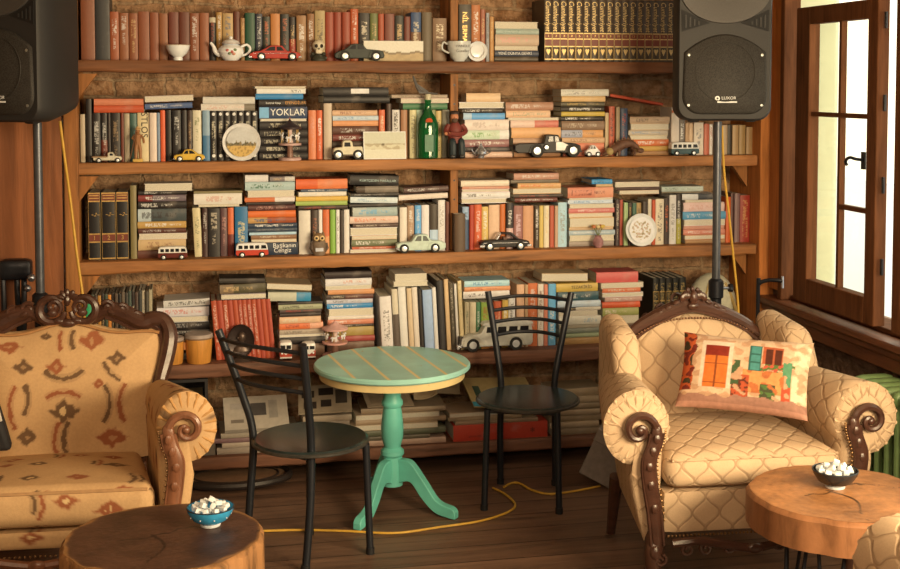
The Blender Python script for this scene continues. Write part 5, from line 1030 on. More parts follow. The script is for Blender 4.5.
# ================================================================== bottom shelf: magazines and newspapers
E1 = Zone('E', 150, 360, 3.795, YF+.025); E2 = Zone('E', 290, 370, 4.5, YF+.02); E3 = Zone('E', 430, 370, 4.375, YF+.02); EP = Zone('E', 0, 0, 1, YF+.02)
def mags(items, ybot, where, zone=EP): return lie(zone, [(a, b, c, d, {**(o[0] if o else {}), 'name': 'magazine', 'hard': False, 'text': False}) for a, b, c, d, *o in items], ybot, where)
Yw = lambda v: {'yaw': v, 'yo': abs(v)*.002}
ll_, zl_ = mags([(221, 300, 433, 'b8a484', Yw(2)), (214, 262, 438.5, '8e6a62', Yw(-1)), (222, 300, 443, 'c4ac8c', Yw(1)), (217, 300, 448, 'b09a7e', Yw(-2))], 455, 'below the curled magazine')
st_, zst = mags([(303, 352, 421, 'c0a884', Yw(1)), (302, 350, 427, 'a89274', Yw(-2)), (304, 352, 433, 'c8b08a', Yw(2)), (303, 349, 439, 'a08a6c', Yw(1)), (302, 350, 446, 'c0a480', Yw(-1))], 455, 'beneath the printed newspaper')
ped_, zped = mags([(362, 446, 419, 'ac906c', Yw(-3)), (356, 440, 424, 'd0b088', {**Yw(1), 'pages': True}), (356, 447, 429.5, 'b4946c', Yw(2)), (352, 438, 434.5, 'dcbc90', {**Yw(-1), 'pages': True}), (364, 446, 440, '6c6a4c', Yw(1)), (357, 430, 446, '6a5e46', Yw(0)), (368, 446, 450, 'c49c7c', Yw(-1))], 456, 'behind the turned table pedestal')
ms_, zms = mags([(450, 512, 426, 'cfae84', {**Yw(2), 'pages': True}), (449, 522, 430.5, 'b89a70', Yw(-2)), (456, 538, 434.5, 'a88a66', Yw(-1))], 438.5, 'on the thick red volume')
for o in ms_: o.location.z += .068
rb, _ = lie(EP, [(453.5, 547.5, 437.5, 'c8442c', {'text': False, 'hard': True, 'd': .2, 'yo': 0, 'yaw': 0, 'label': 'thick red volume lying on the bottom shelf below the magazines', 'name': 'book'})], 453.5, 'bottom shelf')
title(rb[0], '*', .05, M_BLACKINK, .37, .06, True, .93, .4); title(rb[0], 'gazete cildi', .012, plain('8a3022', .5), .37, .06, True, .25, .35)
mags([(552, 603, 409, 'a88e66', Yw(2)), (550, 600, 417, 'b49a72', Yw(-2)), (552, 604, 424, '9c8460', Yw(1)), (550, 600, 430, 'b89c74', Yw(-1)), (551, 603, 436, 'a48a64', Yw(2)), (550, 599, 442, 'bca078', Yw(0)), (552, 602, 448, '9a8260', Yw(1))], 455, 'beside the thick red volume')
mags([(611, 652, 428, 'a88e66', Yw(1)), (610, 650, 437, 'b49a72', Yw(-1)), (612, 652, 446, '9c8460', Yw(1))], 455, 'in the shade behind the beige armchair')
# magazines that show their covers
def sheet(name, label, cat, ctr, w, d, th, rot, col, prints, curl=0.0):
    e = thing(name, ctr, label, cat, rot=rot); n = 14
    m = MB(); rings = []
    for i in range(n+1):
        u = i/n-.5; z = curl*(4*u*u)
        rings.append([Vector((u*w, -d/2, z)), Vector((u*w, d/2, z)), Vector((u*w, d/2, z+th)), Vector((u*w, -d/2, z+th))])
    m.loft(rings).build('pages', plain(col, .7, var=.08), e)
    for (u0, u1, v0, v1, c) in prints:
        m = MB(); k = 6; rr = []
        for i in range(k+1):
            u = u0+(u1-u0)*i/k-.5; z = curl*(4*u*u)+th
            rr.append([Vector((u*w, (v0-.5)*d, z+.0002)), Vector((u*w, (v1-.5)*d, z+.0002)), Vector((u*w, (v1-.5)*d, z+.0007)), Vector((u*w, (v0-.5)*d, z+.0007))])
        m.loft(rr).build('photo_print', plain(c, .5), e)
    return e
p = at_y(256, 415, YF+.06)
sheet('magazine', 'grey-white magazine with small pictures leaning above the lower pile', 'magazine', (p.x, YF+.075, zl_+.16/2*sin(R(40))+.003), .26, .16, .022, (R(40), R(0), R(2)), 'c4b294', [(.42, .66, .40, .78, '5a5248'), (.70, .84, .3, .85, 'a89a82'), (.1, .3, .2, .3, '8a7a64'), (.1, .36, .62, .8, 'b8a890')])
p = at_y(326, 412, YF+.06)
sheet('newspaper', 'newspaper printed with dark pictures tilted on the bottom shelf', 'newspaper', (p.x, YF+.10, zst+.095*sin(R(22))+.012), .22, .19, .006, (R(22), R(-2), R(-6)), 'c4ac84', [(.06, .3, .55, .8, '4c4034'), (.38, .66, .62, .88, '3e342a'), (.1, .34, .15, .4, '54463a'), (.42, .62, .2, .45, '443a30'), (.7, .92, .3, .8, '5c5040')])
p = at_y(390, 409, YF+.06)
sheet('newspaper', 'folded newspaper sloping behind the turquoise table pedestal', 'newspaper', (p.x-.01, YF+.115, zped+.1*sin(R(18))+.008), .20, .2, .006, (R(18), R(2), R(5)), '9c8464', [(.1, .9, .7, .72, '6a5a44'), (.1, .45, .1, .6, '8a7456'), (.55, .9, .1, .6, '8c7658')])
p = at_y(421, 409, YF+.06)
sheet('newspaper', 'curled newspaper page rising beside the pedestal', 'newspaper', (p.x+.03, YF+.12, zped+.095*sin(R(24))+.03), .1, .19, .005, (R(24), R(-14), R(-14)), 'b4986e', [(.15, .85, .1, .9, 'a88c64')], .012)
p = at_y(444, 407, YF+.07)
sheet('newspaper', 'greyish newspaper sheet sloping behind the yellow magazine', 'newspaper', (p.x+.04, YF+.20, zped+.07), .11, .14, .006, (R(52), R(6), R(-4)), '8e7858', [(.1, .9, .2, .85, '80694c')])
p = at_y(497, 408, YF+.07)
sheet('magazine', 'yellow magazine with a teal lower edge leaning under the metal seat', 'magazine', (p.x+.02, YF+.10, zms+.068+.095*sin(R(26))+.016), .30, .19, .008, (R(26), R(4), R(8)), 'c8a868', [(0, 1, 0, .16, '4c9aa0'), (.1, .2, .3, .7, '4a5a44'), (.3, .9, .5, .56, 'a88850')])
p = at_y(470, 416, YF+.05)
# radio receiver, cassette, crate
a, b = at_y(180, 456, YF+.03), at_y(215.5, 456, YF+.03)
e = thing('radio_receiver', ((a.x+b.x)/2, YF+.03, ZT['E']+.0006), 'grey radio receiver with a round knob on the bottom shelf', 'radio')
w_ = b.x-a.x; MB().bb(-w_/2, w_/2, 0, .18, 0, .10).build('case', plain('7c6c58', .45, .2), e, bevel=.004)
MB().lathe([(.02, 0), (.019, .012), (.0001, .014)], (w_*.24, -.001, .05), 20, Matrix.Rotation(PI/2, 3, 'X')).build('tuning_knob', plain('a8957a', .3, .5), e)
MB().bb(-w_*.42, w_*.02, -.0012, .004, .055, .085).build('display', plain('241f1b', .2), e)
MB().bb(-w_*.42, w_*.02, -.002, .004, .02, .03).build('button_trim', plain('a8957a', .3, .5), e)
a, b = at_y(165, 400, YF+.03), at_y(208, 400, YF+.03)
e = thing('black_crate', ((a.x+b.x)/2, YF+.03, ZT['E']+.102+.0006), 'black open-fronted box holding a sheaf of paper under the bongos', 'box')
w_ = b.x-a.x; h_ = .215; m = MB(); m.bb(-w_/2, w_/2, 0, .2, 0, .012); m.bb(-w_/2, w_/2, 0, .2, h_-.012, h_); m.bb(-w_/2, -w_/2+.012, 0, .2, .012, h_-.012); m.bb(w_/2-.012, w_/2, 0, .2, .012, h_-.012); m.bb(-w_/2+.012, w_/2-.012, .19, .2, .012, h_-.012)
m.bb(-w_/2+.012, w_/2-.012, 0.01, .19, .11, .12)
m.build('case', plain('2a2622', .5), e)
m = MB().bb(-w_/2+.016, w_/2-.02, -.004, .17, .1206, .14).build('paper_sheaf', plain('b89a68', .7), e)
# the receiver carries the box
# dark basket under the fourth shelf, cable loops
a = at_y(589, 392, YF+.06)
e = thing('round_case', (at_y(622, 392, YF+.1).x, YF+.12, ZT['E']+.0006), 'dark round lidded case in the shade behind the beige armchair', 'case')
e.location = (at_y(608, 392, YF+.1).x, YF+.15, ZT['E']+.001)
cs_ = [o for o in bpy.data.objects if o.get('label', '').endswith('in the shade behind the beige armchair')]
bpy.context.view_layer.update()
zc = max((o.matrix_world @ Vector(c)).z for o in cs_ for c in o.bound_box)+.001
e.location = (sum(o.location.x for o in cs_)/len(cs_)+.085, YF+.13, zc)
MB().lathe([(.0001, 0), (.075, 0), (.085, .02), (.085, .08), (.07, .1), (.0001, .105)], n=28).build('case_body', plain('2c2723', .5), e)
MB().tube([(.086*cos(a*PI/16), .086*sin(a*PI/16), .06) for a in range(32)], .004, 6, True).build('rim', plain('4a3c30', .4), e)
for k, (cx_, r_, zz_) in enumerate(((200, .14, .004), (232, .17, .012))):
    pass
# drum hoop lying half under the bottom shelf
p = at_z(240, 477, 0.0)
e = thing('hand_drum', (p.x, p.y, .0), 'large flat dark hand drum leaning in the gap below the bottom shelf', 'drum')
e.location = (at_z(236, 476, .02).x, YF+.03, .001)
m = MB(); rr = .215
m.tube([(rr*cos(a*PI/24), .0+rr*.62*sin(a*PI/24), .022) for a in range(48)], .016, 8, True); m.build('hoop_frame', plain('2e241d', .45), e)
MB().lathe([(.0001, .028), (rr*.93, .026), (rr*.93, .02), (.0001, .02)], n=48, ey=.62).build('drum_skin', plain('8a6544', .6), e)
MB().tube([(rr*.80*cos(a*PI/24), rr*.80*.62*sin(a*PI/24), .0285) for a in range(48)], .004, 6, True).build('inner_ring', plain('3a2c22', .5), e)
# ================================================================== armchairs
M_CARVED = wood('carved_walnut', '4e2f20', 'x', 14, .35, .3, .15, .55)
M_CARVEDL = wood('carved_light_walnut', '8a5636', 'z', 14, .35, .3, .15, .55)
def ogee_mat(name, h, line, w=.088, hh=.105):
    t = NT(name); s = t.sep(t.uv()); c = alb(h)
    wob = t.noise(t.obj(), 30, 2)
    u = t.m('ADD', t.m('DIVIDE', s[0], w), t.m('MULTIPLY', t.m('SUBTRACT', wob, .5), .12)); v = t.m('DIVIDE', s[1], hh)
    sn = t.m('MULTIPLY', t.m('SINE', t.m('MULTIPLY', v, 2*PI)), .235)
    d1 = t.m('ABSOLUTE', t.m('SUBTRACT', t.m('FRACT', t.m('ADD', t.m('SUBTRACT', u, sn), .5)), .5))
    d2 = t.m('ABSOLUTE', t.m('SUBTRACT', t.m('FRACT', t.m('ADD', u, sn)), .5))
    d = t.m('MINIMUM', d1, d2)
    ln = t.mr(d, .015, .055, 1.0, 0.0); pad = t.mr(d, .02, .12, 0.0, 1.0)
    fine = t.noise(t.obj(), 220, 3); big = t.noise(t.obj(), 7, 3)
    col = t.mix(t.m('MULTIPLY', ln, .55), c, alb(line)); col = t.mix(t.mr(fine, .3, .7, 0, .22), col, mul(c, .68)); col = t.mix(t.mr(big, .45, .75, 0, .25), col, mul(c, .72))
    t.bump(t.m('ADD', pad, t.m('MULTIPLY', fine, .2)), .5, .0045)
    return t.fin(col, .8, .2)
M_BEIGE = ogee_mat('beige_quilted_brocade', 'd2aa7a', '7a5632')
M_GOLD = pattern_mat('gold_woven_upholstery', .75, 260, .15)
GB = alb('d8a76c'); GD = alb('5a3c26'); GR = alb('9a4a28'); GL = alb('e4b878')
def arcd(u, v, cx, cy, r, a0, a1, wd):
    x, y = u-cx, v-cy; a = math.degrees(math.atan2(y, x)) % 360; rr = math.hypot(x, y)
    lo, hi = a0 % 360, a1 % 360; ins = lo <= a <= hi if lo <= hi else (a >= lo or a <= hi)
    return ins and abs(rr-r) < wd
BACKM = [('d', .085, .735, .045, .028, GR), ('d', .17, .675, .03, .022, GD), ('d', -.14, .655, .035, .022, GD), ('d', -.03, .655, .03, .026, GR), ('d', -.19, .72, .04, .02, GR), ('ring', 0, .51, .045, .036, GD), ('d', .11, .595, .02, .015, GR), ('d', -.07, .75, .02, .012, GD), ('d', .16, .42, .05, .03, GR), ('d', -.12, .43, .03, .03, GD),
    ('arc', -.005, .70, .085, 222, 318, .007, GD), ('arc', -.005, .47, .10, 55, 125, .006, GR), ('arc', .03, .74, .055, 150, 215, .005, GR), ('arc', .07, .74, .055, 150, 215, .006, GD), ('arc', .05, .53, .10, -38, 38, .006, GD), ('arc', .28, .53, .10, 142, 218, .006, GR), ('arc', -.05, .53, .13, 150, 215, .006, GR), ('arc', .08, .42, .11, 150, 205, .006, GR), ('arc', .11, .42, .11, 150, 205, .006, GD), ('arc', .22, .70, .1, 200, 250, .005, GD), ('arc', -.22, .55, .1, -30, 30, .006, GD)]
def scatter(seed, u0, u1, v0, v1, step=.14):
    r = random.Random(seed); out = []; k = 0; u = u0
    while u < u1:
        v = v0
        while v < v1:
            uu, vv = u+r.uniform(-.03, .03), v+r.uniform(-.03, .03)
            if k % 3 == 2: out.append(('arc', uu-.05, vv, .08, r.uniform(-50, -20), r.uniform(15, 45), .006, r.choice([GD, GR]))); out.append(('arc', uu-.025, vv, .08, -35, 30, .005, r.choice([GD, GR])))
            else: out.append((r.choice(['d', 'd', 'ring']), uu, vv, r.uniform(.028, .045), r.uniform(.02, .03), r.choice([GD, GR, GR])))
            k += 1; v += step
        u += step
    return out
def gold(u, v, mot):
    n = noise.noise((u*55, v*55, 1)); c = [x*(1+.07*noise.noise((u*18, v*18, 4))) for x in GB]
    for m in mot:
        if m[0] in ('d', 'ring'):
            q = abs(u-m[1])/m[3]+abs(v-m[2])/m[4]+.42*n
            if m[0] == 'ring' and q < .38: return GL
            if q < 1: return [.85*a+.15*b for a, b in zip(m[5], c)] if q > .3 or m[0] == 'ring' else [.45*a+.55*b for a, b in zip(m[5], c)]
            if q < 1.18: c = [.6*a+.4*b for a, b in zip(c, m[5])]
        else:
            if arcd(u+.006*n, v+.006*n, *m[1:7]): return [.85*a+.15*b for a, b in zip(m[7], c)]
            if arcd(u, v, *m[1:6], m[6]*2.2): c = [.75*a+.25*b for a, b in zip(c, m[7])]
    return c
def paint(mb, mot):
    col = [None]*len(mb.v)
    for i, f in enumerate(mb.f):
        for k, vi in enumerate(f):
            if col[vi] is None:
                q = mb.uvs.get(i); col[vi] = gold(q[k][0], q[k][1], mot) if q else GB
    mb.col = [c or GB for c in col]

def armchair(name, label, loc, rotz, beige=True, group=None, only=None):
    e = thing(name, loc, label, 'armchair', group, rotz)
    F = M_BEIGE if beige else M_GOLD; WD = M_CARVED if beige else M_CARVEDL
    if beige: AI, AC, RX, RZ, ZC, CU, ZCU, AY = .295, .375, .106, .118, .562, .29, (.368, .474), .50
    else: AI, AC, RX, RZ, ZC, CU, ZCU, AY = .355, .442, .09, .11, .574, .345, (.285, .408), .52
    def fab(mb, nm, seed=None, mot=None, **k):
        if not beige: paint(mb, mot if mot is not None else scatter(seed, -.6, 1.4, -.2, 1.2))
        return mb.build(nm, F, e, **k)
    # seat
    nn = (16, 14, 6) if beige else (130, 95, 26)
    def tf(P):
        k = max(0, P.y)/AY; return Vector((P.x*(1-(.16 if beige else .27)*k), P.y, P.z-(.0 if beige else .045)*k))
    c = MB().rbox(-CU, CU, -.035, AY-.01, ZCU[0], ZCU[1], .045, nn, crown=.022, fn=tf); fab(c, 'seat_cushion', 5, sharp=60, weld=beige)
    pz = ZCU[1]-.012
    m = MB(); m.tube([(-CU+.02, -.026, pz), (CU-.02, -.026, pz)], .0055, 6); m.build('piping_trim', F if beige else plain('c08e58', .8), e)
    r = MB().rbox(-AI+.002, AI-.002, -.012, AY+.04, .225 if beige else .17, ZCU[0]-(.006 if beige else .052), .02, (14, 8, 5) if beige else (60, 8, 16)); r.v = [Vector((v.x*(1-(.16 if beige else .27)*max(0, v.y)/AY), v.y, v.z+(0 if beige else .045*(1-max(0, v.y)/AY)))) for v in r.v]; fab(r, 'seat_rail', 6, sharp=60, weld=beige)
    # arms
    for s in (-1, 1):
        sec = [(AI+.012, .20), (AI+.006, .30), (AI, .42), (AI-.002, ZC-.07)]
        for k in range(17):
            a = R(205-k*(310/16)); sec.append((AC+RX*cos(a), ZC+RZ*sin(a)))
        sec += [(AC+.012, ZC-RZ*1.05), (AC+.02, ZC-RZ*1.35), (AC+.008, .34), (AC-.03, .20)]
        fine = 1 if beige else 3; P = [Vector((x, 0, z)) for x, z in sec]
        if fine > 1: P = [P[i].lerp(P[i+1], j/fine) for i in range(len(P)-1) for j in range(fine)]+[P[-1]]
        rings, uv, ny = [], [], 10 if beige else 56
        ac = 0; arc = [0]
        for i in range(1, len(P)): ac += (P[i]-P[i-1]).length; arc.append(ac)
        for q in (.12, .5, .85): # front face, drawn in to the scroll
            rings.append([Vector((s*(AC+(p.x-AC)*q), -.012*(1-q)-.004, ZC+(p.z-ZC)*q)) for p in P]); uv += [(s*(AC+(p.x-AC)*q), ZC+(p.z-ZC)*q) for p in P]
        for j in range(ny+1):
            t_ = j/ny; y = .004+(AY+.08)*t_; kx = 1-.45*t_; top = 1-(.10 if beige else .36)*t_; sh_ = -(.06 if beige else .10)*t_
            rings.append([Vector((s*((AI+(p.x-AI)*kx if p.x > AI else p.x)+sh_), y, p.z if p.z < .42 else .42+(p.z-.42)*top)) for p in P]); uv += [(a, y) for a in arc]
        m = MB().loft(rings, True, True, uv); fab(m, 'arm', 20+s, sharp=60)
        # pleats around the scroll
        m = MB()
        for k in range(15):
            a = R(200-k*19); c_, d_ = cos(a), sin(a)
            m.tube([(s*(AC+RX*.5*c_), -.0065, ZC+RZ*.5*d_), (s*(AC+RX*.75*c_), -.0045, ZC+RZ*.75*d_), (s*(AC+RX*.98*c_), .004, ZC+RZ*.97*d_)], [.003, .005, .007], 8)
        m.build('pleat', F if beige else plain('c48c4c', .85), e)
        # carved arm front: spiral and stem running into the leg
        m = MB(); y0 = -.026
        sp = spiral((AC, ZC), .008, .05, .5, -1.6, 26) if False else [(AC+(.008+.046*i/26)*cos(R(90+i*17.5)), y0-.006+.004*i/26, ZC+(.008+.046*i/26)*sin(R(90+i*17.5))) for i in range(27)]
        end = sp[-1]
        stem = smooth_path([sp[-2], sp[-1], (AC-.048, y0, ZC-.045), (AC-.03, y0, ZC-.10), (AC-.035, y0, ZC-.17), (AC-.05, y0, .30), (AC-.06, y0, .20)], 5)
        pts = [(s*p[0], p[1], p[2]) for p in sp]; m.tube(pts, [.008+.006*i/26 for i in range(27)], 8)
        m.tube([(s*p[0], p[1], p[2]) for p in stem], [.014+.010*sin(PI*i/len(stem)) for i in range(len(stem))], 10, flat=.8)
        m.ball((s*AC, y0-.006, ZC), .014, 10)
        for k in range(5): q = stem[8+k*4]; m.ball((s*q[0], q[1]-.014, q[2]), (.013, .010, .017), 8)
        m.tube([(s*(p[0]+.020), p[1]-.004, p[2]) for p in stem[6:]], .006, 6); m.tube([(s*(p[0]-.020), p[1]-.004, p[2]) for p in stem[6:]], .006, 6)
        m.build('carved_arm_front', WD, e)
        m = MB()
        for k in range(22):
            q = stem[min(len(stem)-1, 5+k)]; m.ball((s*(q[0]-.029), q[1]-.002, q[2]), .0042, 6)
        m.build('nail_stud', plain('8a6238', .3, .6), e)
        # legs
        m = MB(); lx = s*(AC-.065)
        lp = smooth_path([(lx, .01, .225), (lx+s*.014, -.018, .17), (lx+s*.012, -.016, .10), (lx, .004, .045), (lx+s*.006, -.012, .012), (lx+s*.006, -.014, .0005)], 5)
        n_ = len(lp); m.tube(lp, [.034-.019*min(1, i/(n_*.7))+(.012*max(0, (i/n_-.8)/.2)) for i in range(n_)], 12)
        m.ball((lx+s*.014, -.04, .18), (.018, .012, .024), 10); m.tube(spiral((lx, .16), .006, .02, 0, 1.2, 14, y=-.045), .005, 6)
        m.build('leg', WD, e)
        MB().tube([(s*(AC-.10), AY+.06, .23), (s*(AC-.10), AY+.10, .1), (s*(AC-.10), AY+.13, .0005)], [.026, .02, .016], 10).build('leg', WD, e)
    # carved apron
    m = MB(); ap = smooth_path([(-AI+.03, -.018, .20), (-AI*.6, -.022, .205), (-AI*.33, -.022, .19), (0, -.024, .175), (AI*.33, -.022, .19), (AI*.6, -.022, .205), (AI-.03, -.018, .20)], 8)
    m.tube(ap, .014, 8)
    for s in (-1, 1):
        for cx_ in (.08, .16, .22): m.tube([(s*(cx_*AI/.3)+x, y-.026, z) for x, y, z in spiral((0, .182), .006, .02, 0 if s > 0 else PI, 1.1*s, 12)], .0055, 6)
    m.ball((0, -.032, .178), (.03, .012, .018), 10); m.build('carved_apron_trim', WD, e)
    m = MB()
    for k in range(46): x = -AI+.02+(2*AI-.04)*k/45; m.ball((x, -.014, .222 if beige else .2), .0045, 6)
    m.build('nail_stud', plain('8a6238', .3, .6), e)
    # back
    BW = .225 if beige else .31
    if beige: topf = lambda x: .798-.062*min(1, abs(x)/BW)**2.4
    else: topf = lambda x: .785+.0*x-.04*min(1, abs(x)/BW)**2+.012*cos(x/BW*PI*2)
    z0 = ZCU[1]-.06; nx, nz = (26, 28) if beige else (170, 140)
    vs, uv = [], []
    def bp(u, w, back):
        x = (u*2-1)*BW; z = z0+(topf(x)-z0)*w; ed = min(1, 4*u, 4*(1-u), 3.2*(1-w), 1)
        ed = 1-(1-max(0, ed))**2; y = AY-.02+.10*(z-z0)/.4
        return Vector((x, y-(.045*ed if not back else -.075*(.4+.6*ed)), z))
    for bk in (False, True):
        for j in range(nz+1):
            for i in range(nx+1): vs.append(bp(i/nx, j/nz, bk)); uv.append((vs[-1].x, vs[-1].z))
    fs = []; N = (nx+1)*(nz+1)
    for j in range(nz):
        for i in range(nx):
            q = j*(nx+1)+i; f = (q, q+1, q+nx+2, q+nx+1); fs.append(f); fs.append(tuple(N+k for k in f[::-1]))
    for i in range(nx): fs.append((i, N+i, N+i+1, i+1)); q = nz*(nx+1)+i; fs.append((q, q+1, N+q+1, N+q))
    for j in range(nz): q = j*(nx+1); fs.append((q, q+nx+1, N+q+nx+1, N+q)); q += nx; fs.append((q, N+q, N+q+nx+1, q+nx+1))
    m = MB().add(vs, fs, uv); fab(m, 'backrest', mot=BACKM, sharp=60)
    yb = lambda z: AY-.02+.10*(z-z0)/.4+.012
    if beige:
        for s in (-1, 1):
            def wf(P, s=s):
                k = (P.z-.56)/.28; f = (P.y-.26)/.36                      # f 0 front .. 1 back
                y = P.y+.13*max(0, k)**1.6*(1-f); zt = P.z-.03*max(0, k)*(1-f)
                x = P.x*(1+.0)+.022*(1-f)+.035*(1-k)*.2
                return Vector((s*x, y, zt))
            m = MB().rbox(.236, .335, .25, AY+.10, .54, .815, .048, (6, 14, 12), fn=wf); m.build('wing', F, e, sharp=60, weld=True)
        cp = [(-.245, .722), (-.20, .758), (-.13, .793), (-.065, .818), (0, .832), (.065, .818), (.13, .795), (.20, .760), (.25, .722)]
    else:
        cp = [(-.30, .79), (-.235, .80), (-.16, .83), (-.09, .86), (0, .80), (.09, .86), (.16, .835), (.235, .80), (.30, .79)]
    m = MB()
    if beige:
        p = smooth_path([(x, yb(z)-.01, z) for x, z in cp], 6); m.tube(p, [.017+.012*sin(PI*i/(len(p)-1)) for i in range(len(p))], 10)
        p2 = [(a.x*.96, a.y-.022, a.z-.018) for a in p]; m.tube(p2, .007, 6)
        Y = yb(.84)-.03
        for s in (-1, 1):
            for (cx_, cz_, r_, st) in ((.10, .808, .022, 0), (.155, .778, .018, .5), (.045, .845, .026, 1.0), (.205, .742, .014, .3)):
                m.tube([(s*(x), Y+.004*i_, z) for i_, (x, _, z) in enumerate(spiral((cx_, cz_), .004, r_, st, 1.4, 16))], .0065, 6)
            for k in range(4): a = .3+k*.4; m.ball((s*(.018+.022*cos(a)), Y-.012, .856+.024*sin(a)-.004*k), (.013, .010, .016), 8, Matrix.Rotation(-s*a, 3, 'Y'))
            for k in range(3): m.ball((s*(.06+.03*k), Y-.004, .832-.016*k+.012), (.016, .010, .009), 8, Matrix.Rotation(s*.45, 3, 'Y'))
        m.ball((0, Y-.014, .862), (.016, .014, .026), 12); m.ball((0, Y-.012, .832), (.022, .012, .014), 10)
        for k in range(5): a = PI*(k+.5)/5; m.ball((.03*cos(a), Y-.006, .868+.022*sin(a)), (.009, .008, .012), 8)
    else:
        for s in (-1, 1):
            rail = smooth_path([(s*.075, yb(.82)-.01, .795), (s*.13, yb(.82)-.01, .83), (s*.19, yb(.82)-.01, .815), (s*.25, yb(.8)-.01, .785), (s*.285, yb(.8)-.01, .795), (s*.325, yb(.79)-.01, .788), (s*.345, yb(.75)-.014, .74), (s*.337, yb(.68)-.016, .675), (s*.322, yb(.6)-.02, .615), (s*.312, yb(.57)-.03, .57)], 6)
            n_ = len(rail); m.tube(rail, [.020+.012*sin(PI*min(1, i/(n_*.55)))+.008*sin(PI*max(0, i/n_-.4)/.6) for i in range(n_)], 10)
            inner = [(a.x-s*.026, a.y-.012, a.z-.022) for a in rail[8:]]; m.tube(inner, .008, 6)
            Y = yb(.83)-.035
            # big open C-scroll of the heart, and leaves running down the rail
            cs = [(s*(.010+.050*(1-cos(a))*.85), Y, .838+.043*sin(a)*-1) for a in [i*PI*1.72/22+.15 for i in range(23)]]
            m.tube(cs, [.009+.006*sin(PI*i/22) for i in range(23)], 8)
            m.tube([(s*x, Y-.004, z) for x, _, z in spiral((.045, .85), .004, .026, 2.2, 1.3, 18)], .008, 7)
            m.ball((s*.05, Y-.006, .828), (.018, .012, .014), 8); m.ball((s*.03, Y-.004, .80), (.022, .012, .014), 8)
            for (cx_, cz_, r_, st) in ((.135, .842, .024, .6), (.185, .832, .02, .2), (.232, .806, .017, .4)):
                m.tube([(s*x, Y+.006, z) for x, _, z in spiral((cx_, cz_), .004, r_, st, 1.3, 16)], .008, 7); m.ball((s*(cx_+.012), Y, cz_-.016), (.018, .010, .010), 8, Matrix.Rotation(s*.5, 3, 'Y'))
            m.ball((s*.33, yb(.59)-.04, .575), (.013, .013, .026), 10)
        for k in range(5): a = PI*(k+.5)/5; m.ball((.022*cos(a), Y-.004, .878+.018*sin(a)), (.010, .010, .017), 8, Matrix.Rotation(PI/2-a, 3, 'Y'))
        m.ball((0, Y-.008, .872), (.012, .012, .02), 8); m.ball((0, Y-.004, .792), (.03, .014, .016), 10)
    m.build('carved_crest_trim', M_CARVED, e)
    if beige:
        m = MB()
        for k in range(40): x = -.215+.43*k/39; z = topf(x)-.004; m.ball((x, yb(z)-.034, z-.004), .0042, 6)
        m.build('nail_stud', plain('6a4428', .3, .6), e)
    else:
        m = MB(); pts = [(x, yb(topf(x))-.03, topf(x)-.004) for x in [-.31+.62*k/30 for k in range(31)]]; m.tube(pts, .0055, 6); m.build('piping_trim', plain('b07a44', .7), e)
    return e
armR = armchair('wing_armchair', 'beige quilted wing armchair with carved walnut crest by the window', cw(.945, 3.85), R(-3.25), True)
armL = armchair('armchair', 'golden patterned armchair with pierced carved crest behind the log table', cw(-1.24, 3.70), R(-3.75), False)
q = cw(1.362, 2.69)
arm3 = armchair('wing_armchair', 'beige quilted armchair of which only an arm end shows, past the slab table', q, R(-11.75+180), True)
# cushion with a printed street scene
def pic(u, v):
    n = noise.noise((u*14, v*11, 2)); n2 = noise.noise((u*30, v*24, 6)); C_ = lambda h, k=1: [x*k*(1+.16*n2) for x in alb(h)]
    wall = C_('dcb284') if n > -.1 else C_('c8966a')
    if v < .16+.05*n: return C_('a8765a') if v > .06 else C_('c08868')
    if u < .115+.03*n and v > .2: return C_('7a2f20') if n > .12 else (C_('c85a2c') if n > -.2 else C_('4a3a22'))
    # door with frame
    if .17 < u < .42 and .24 < v < .86:
        if .205 < u < .385 and v < .80: 
            if v > .66: return C_('8a2e1c')
            return C_('d8702c') if abs(u-.295) > .008 and not (.2 < (v*4) % 1 < .26) else C_('8a4420')
        return C_('e4c49c')
    # window with shutters
    if .545 < u < .635 and .50 < v < .84: return C_('4f8a78') if not (.45 < (v*9) % 1 < .6 or u < .555 or u > .625) else C_('35604f')
    if .645 < u < .80 and .60 < v < .84:
        return C_('5a2c1c') if .665 < u < .785 and v < .81 and abs(u-.725) > .008 else C_('b85a34')
    if .80 < u < .87 and .34 < v < .66 and n > -.25: return C_('5c8a5c')
    if .60 < u < .9 and .50 < v < .62 and n > -.05: return C_('5a6e34') if n2 > 0 else C_('c8583c')
    if .42 < u < .48 and .3 < v < .62 and n > -.1: return C_('4a5a34')
    if .43 < u < .56 and .16 < v < .44 and n > -.2: return C_('b8502c') if n2 > -.1 else C_('6a3420')
    if .64 < u < .76 and .1 < v < .34 and n > -.28: return C_('4a4a2c') if n2 > -.1 else C_('5c7438')
    if .80 < u < .87 and .16 < v < .36 and n > -.2: return C_('c05030')
    if .5 < u < .82 and .22 < v < .52: return C_('dc9250') if n > -.15 else C_('c06a38')
    if u > .88 and n > .1: return C_('e8c898')
    return wall
P0 = at_d(744, 375, 4.07)
pe = thing('throw_pillow', P0, 'printed cushion of an orange door and green shutters on the wing armchair', 'cushion')
bpy.context.view_layer.update()
n1, n2 = 130, 92; vs, fs, uv = [], [], []; wP, hP = .425, .262; tP = .052
for bk in (0, 1):
    for j in range(n2+1):
        for i in range(n1+1):
            u, v = i/n1, j/n2; a, b = u*2-1, v*2-1
            puff = (max(0, 1-a**4)*max(0, 1-b**4))**.6
            pin = 1-.06*(1-abs(a)**2)*abs(b)**3*0; sx = a*(1-.05*(1-b*b)*abs(a)**3); sz = b*(1-.07*(1-a*a)*abs(b)**3)
            vs.append(Vector((sx*wP/2, (-tP if not bk else tP)*puff+.004*noise.noise((u*5, v*5, bk*3))*puff, sz*hP/2)))
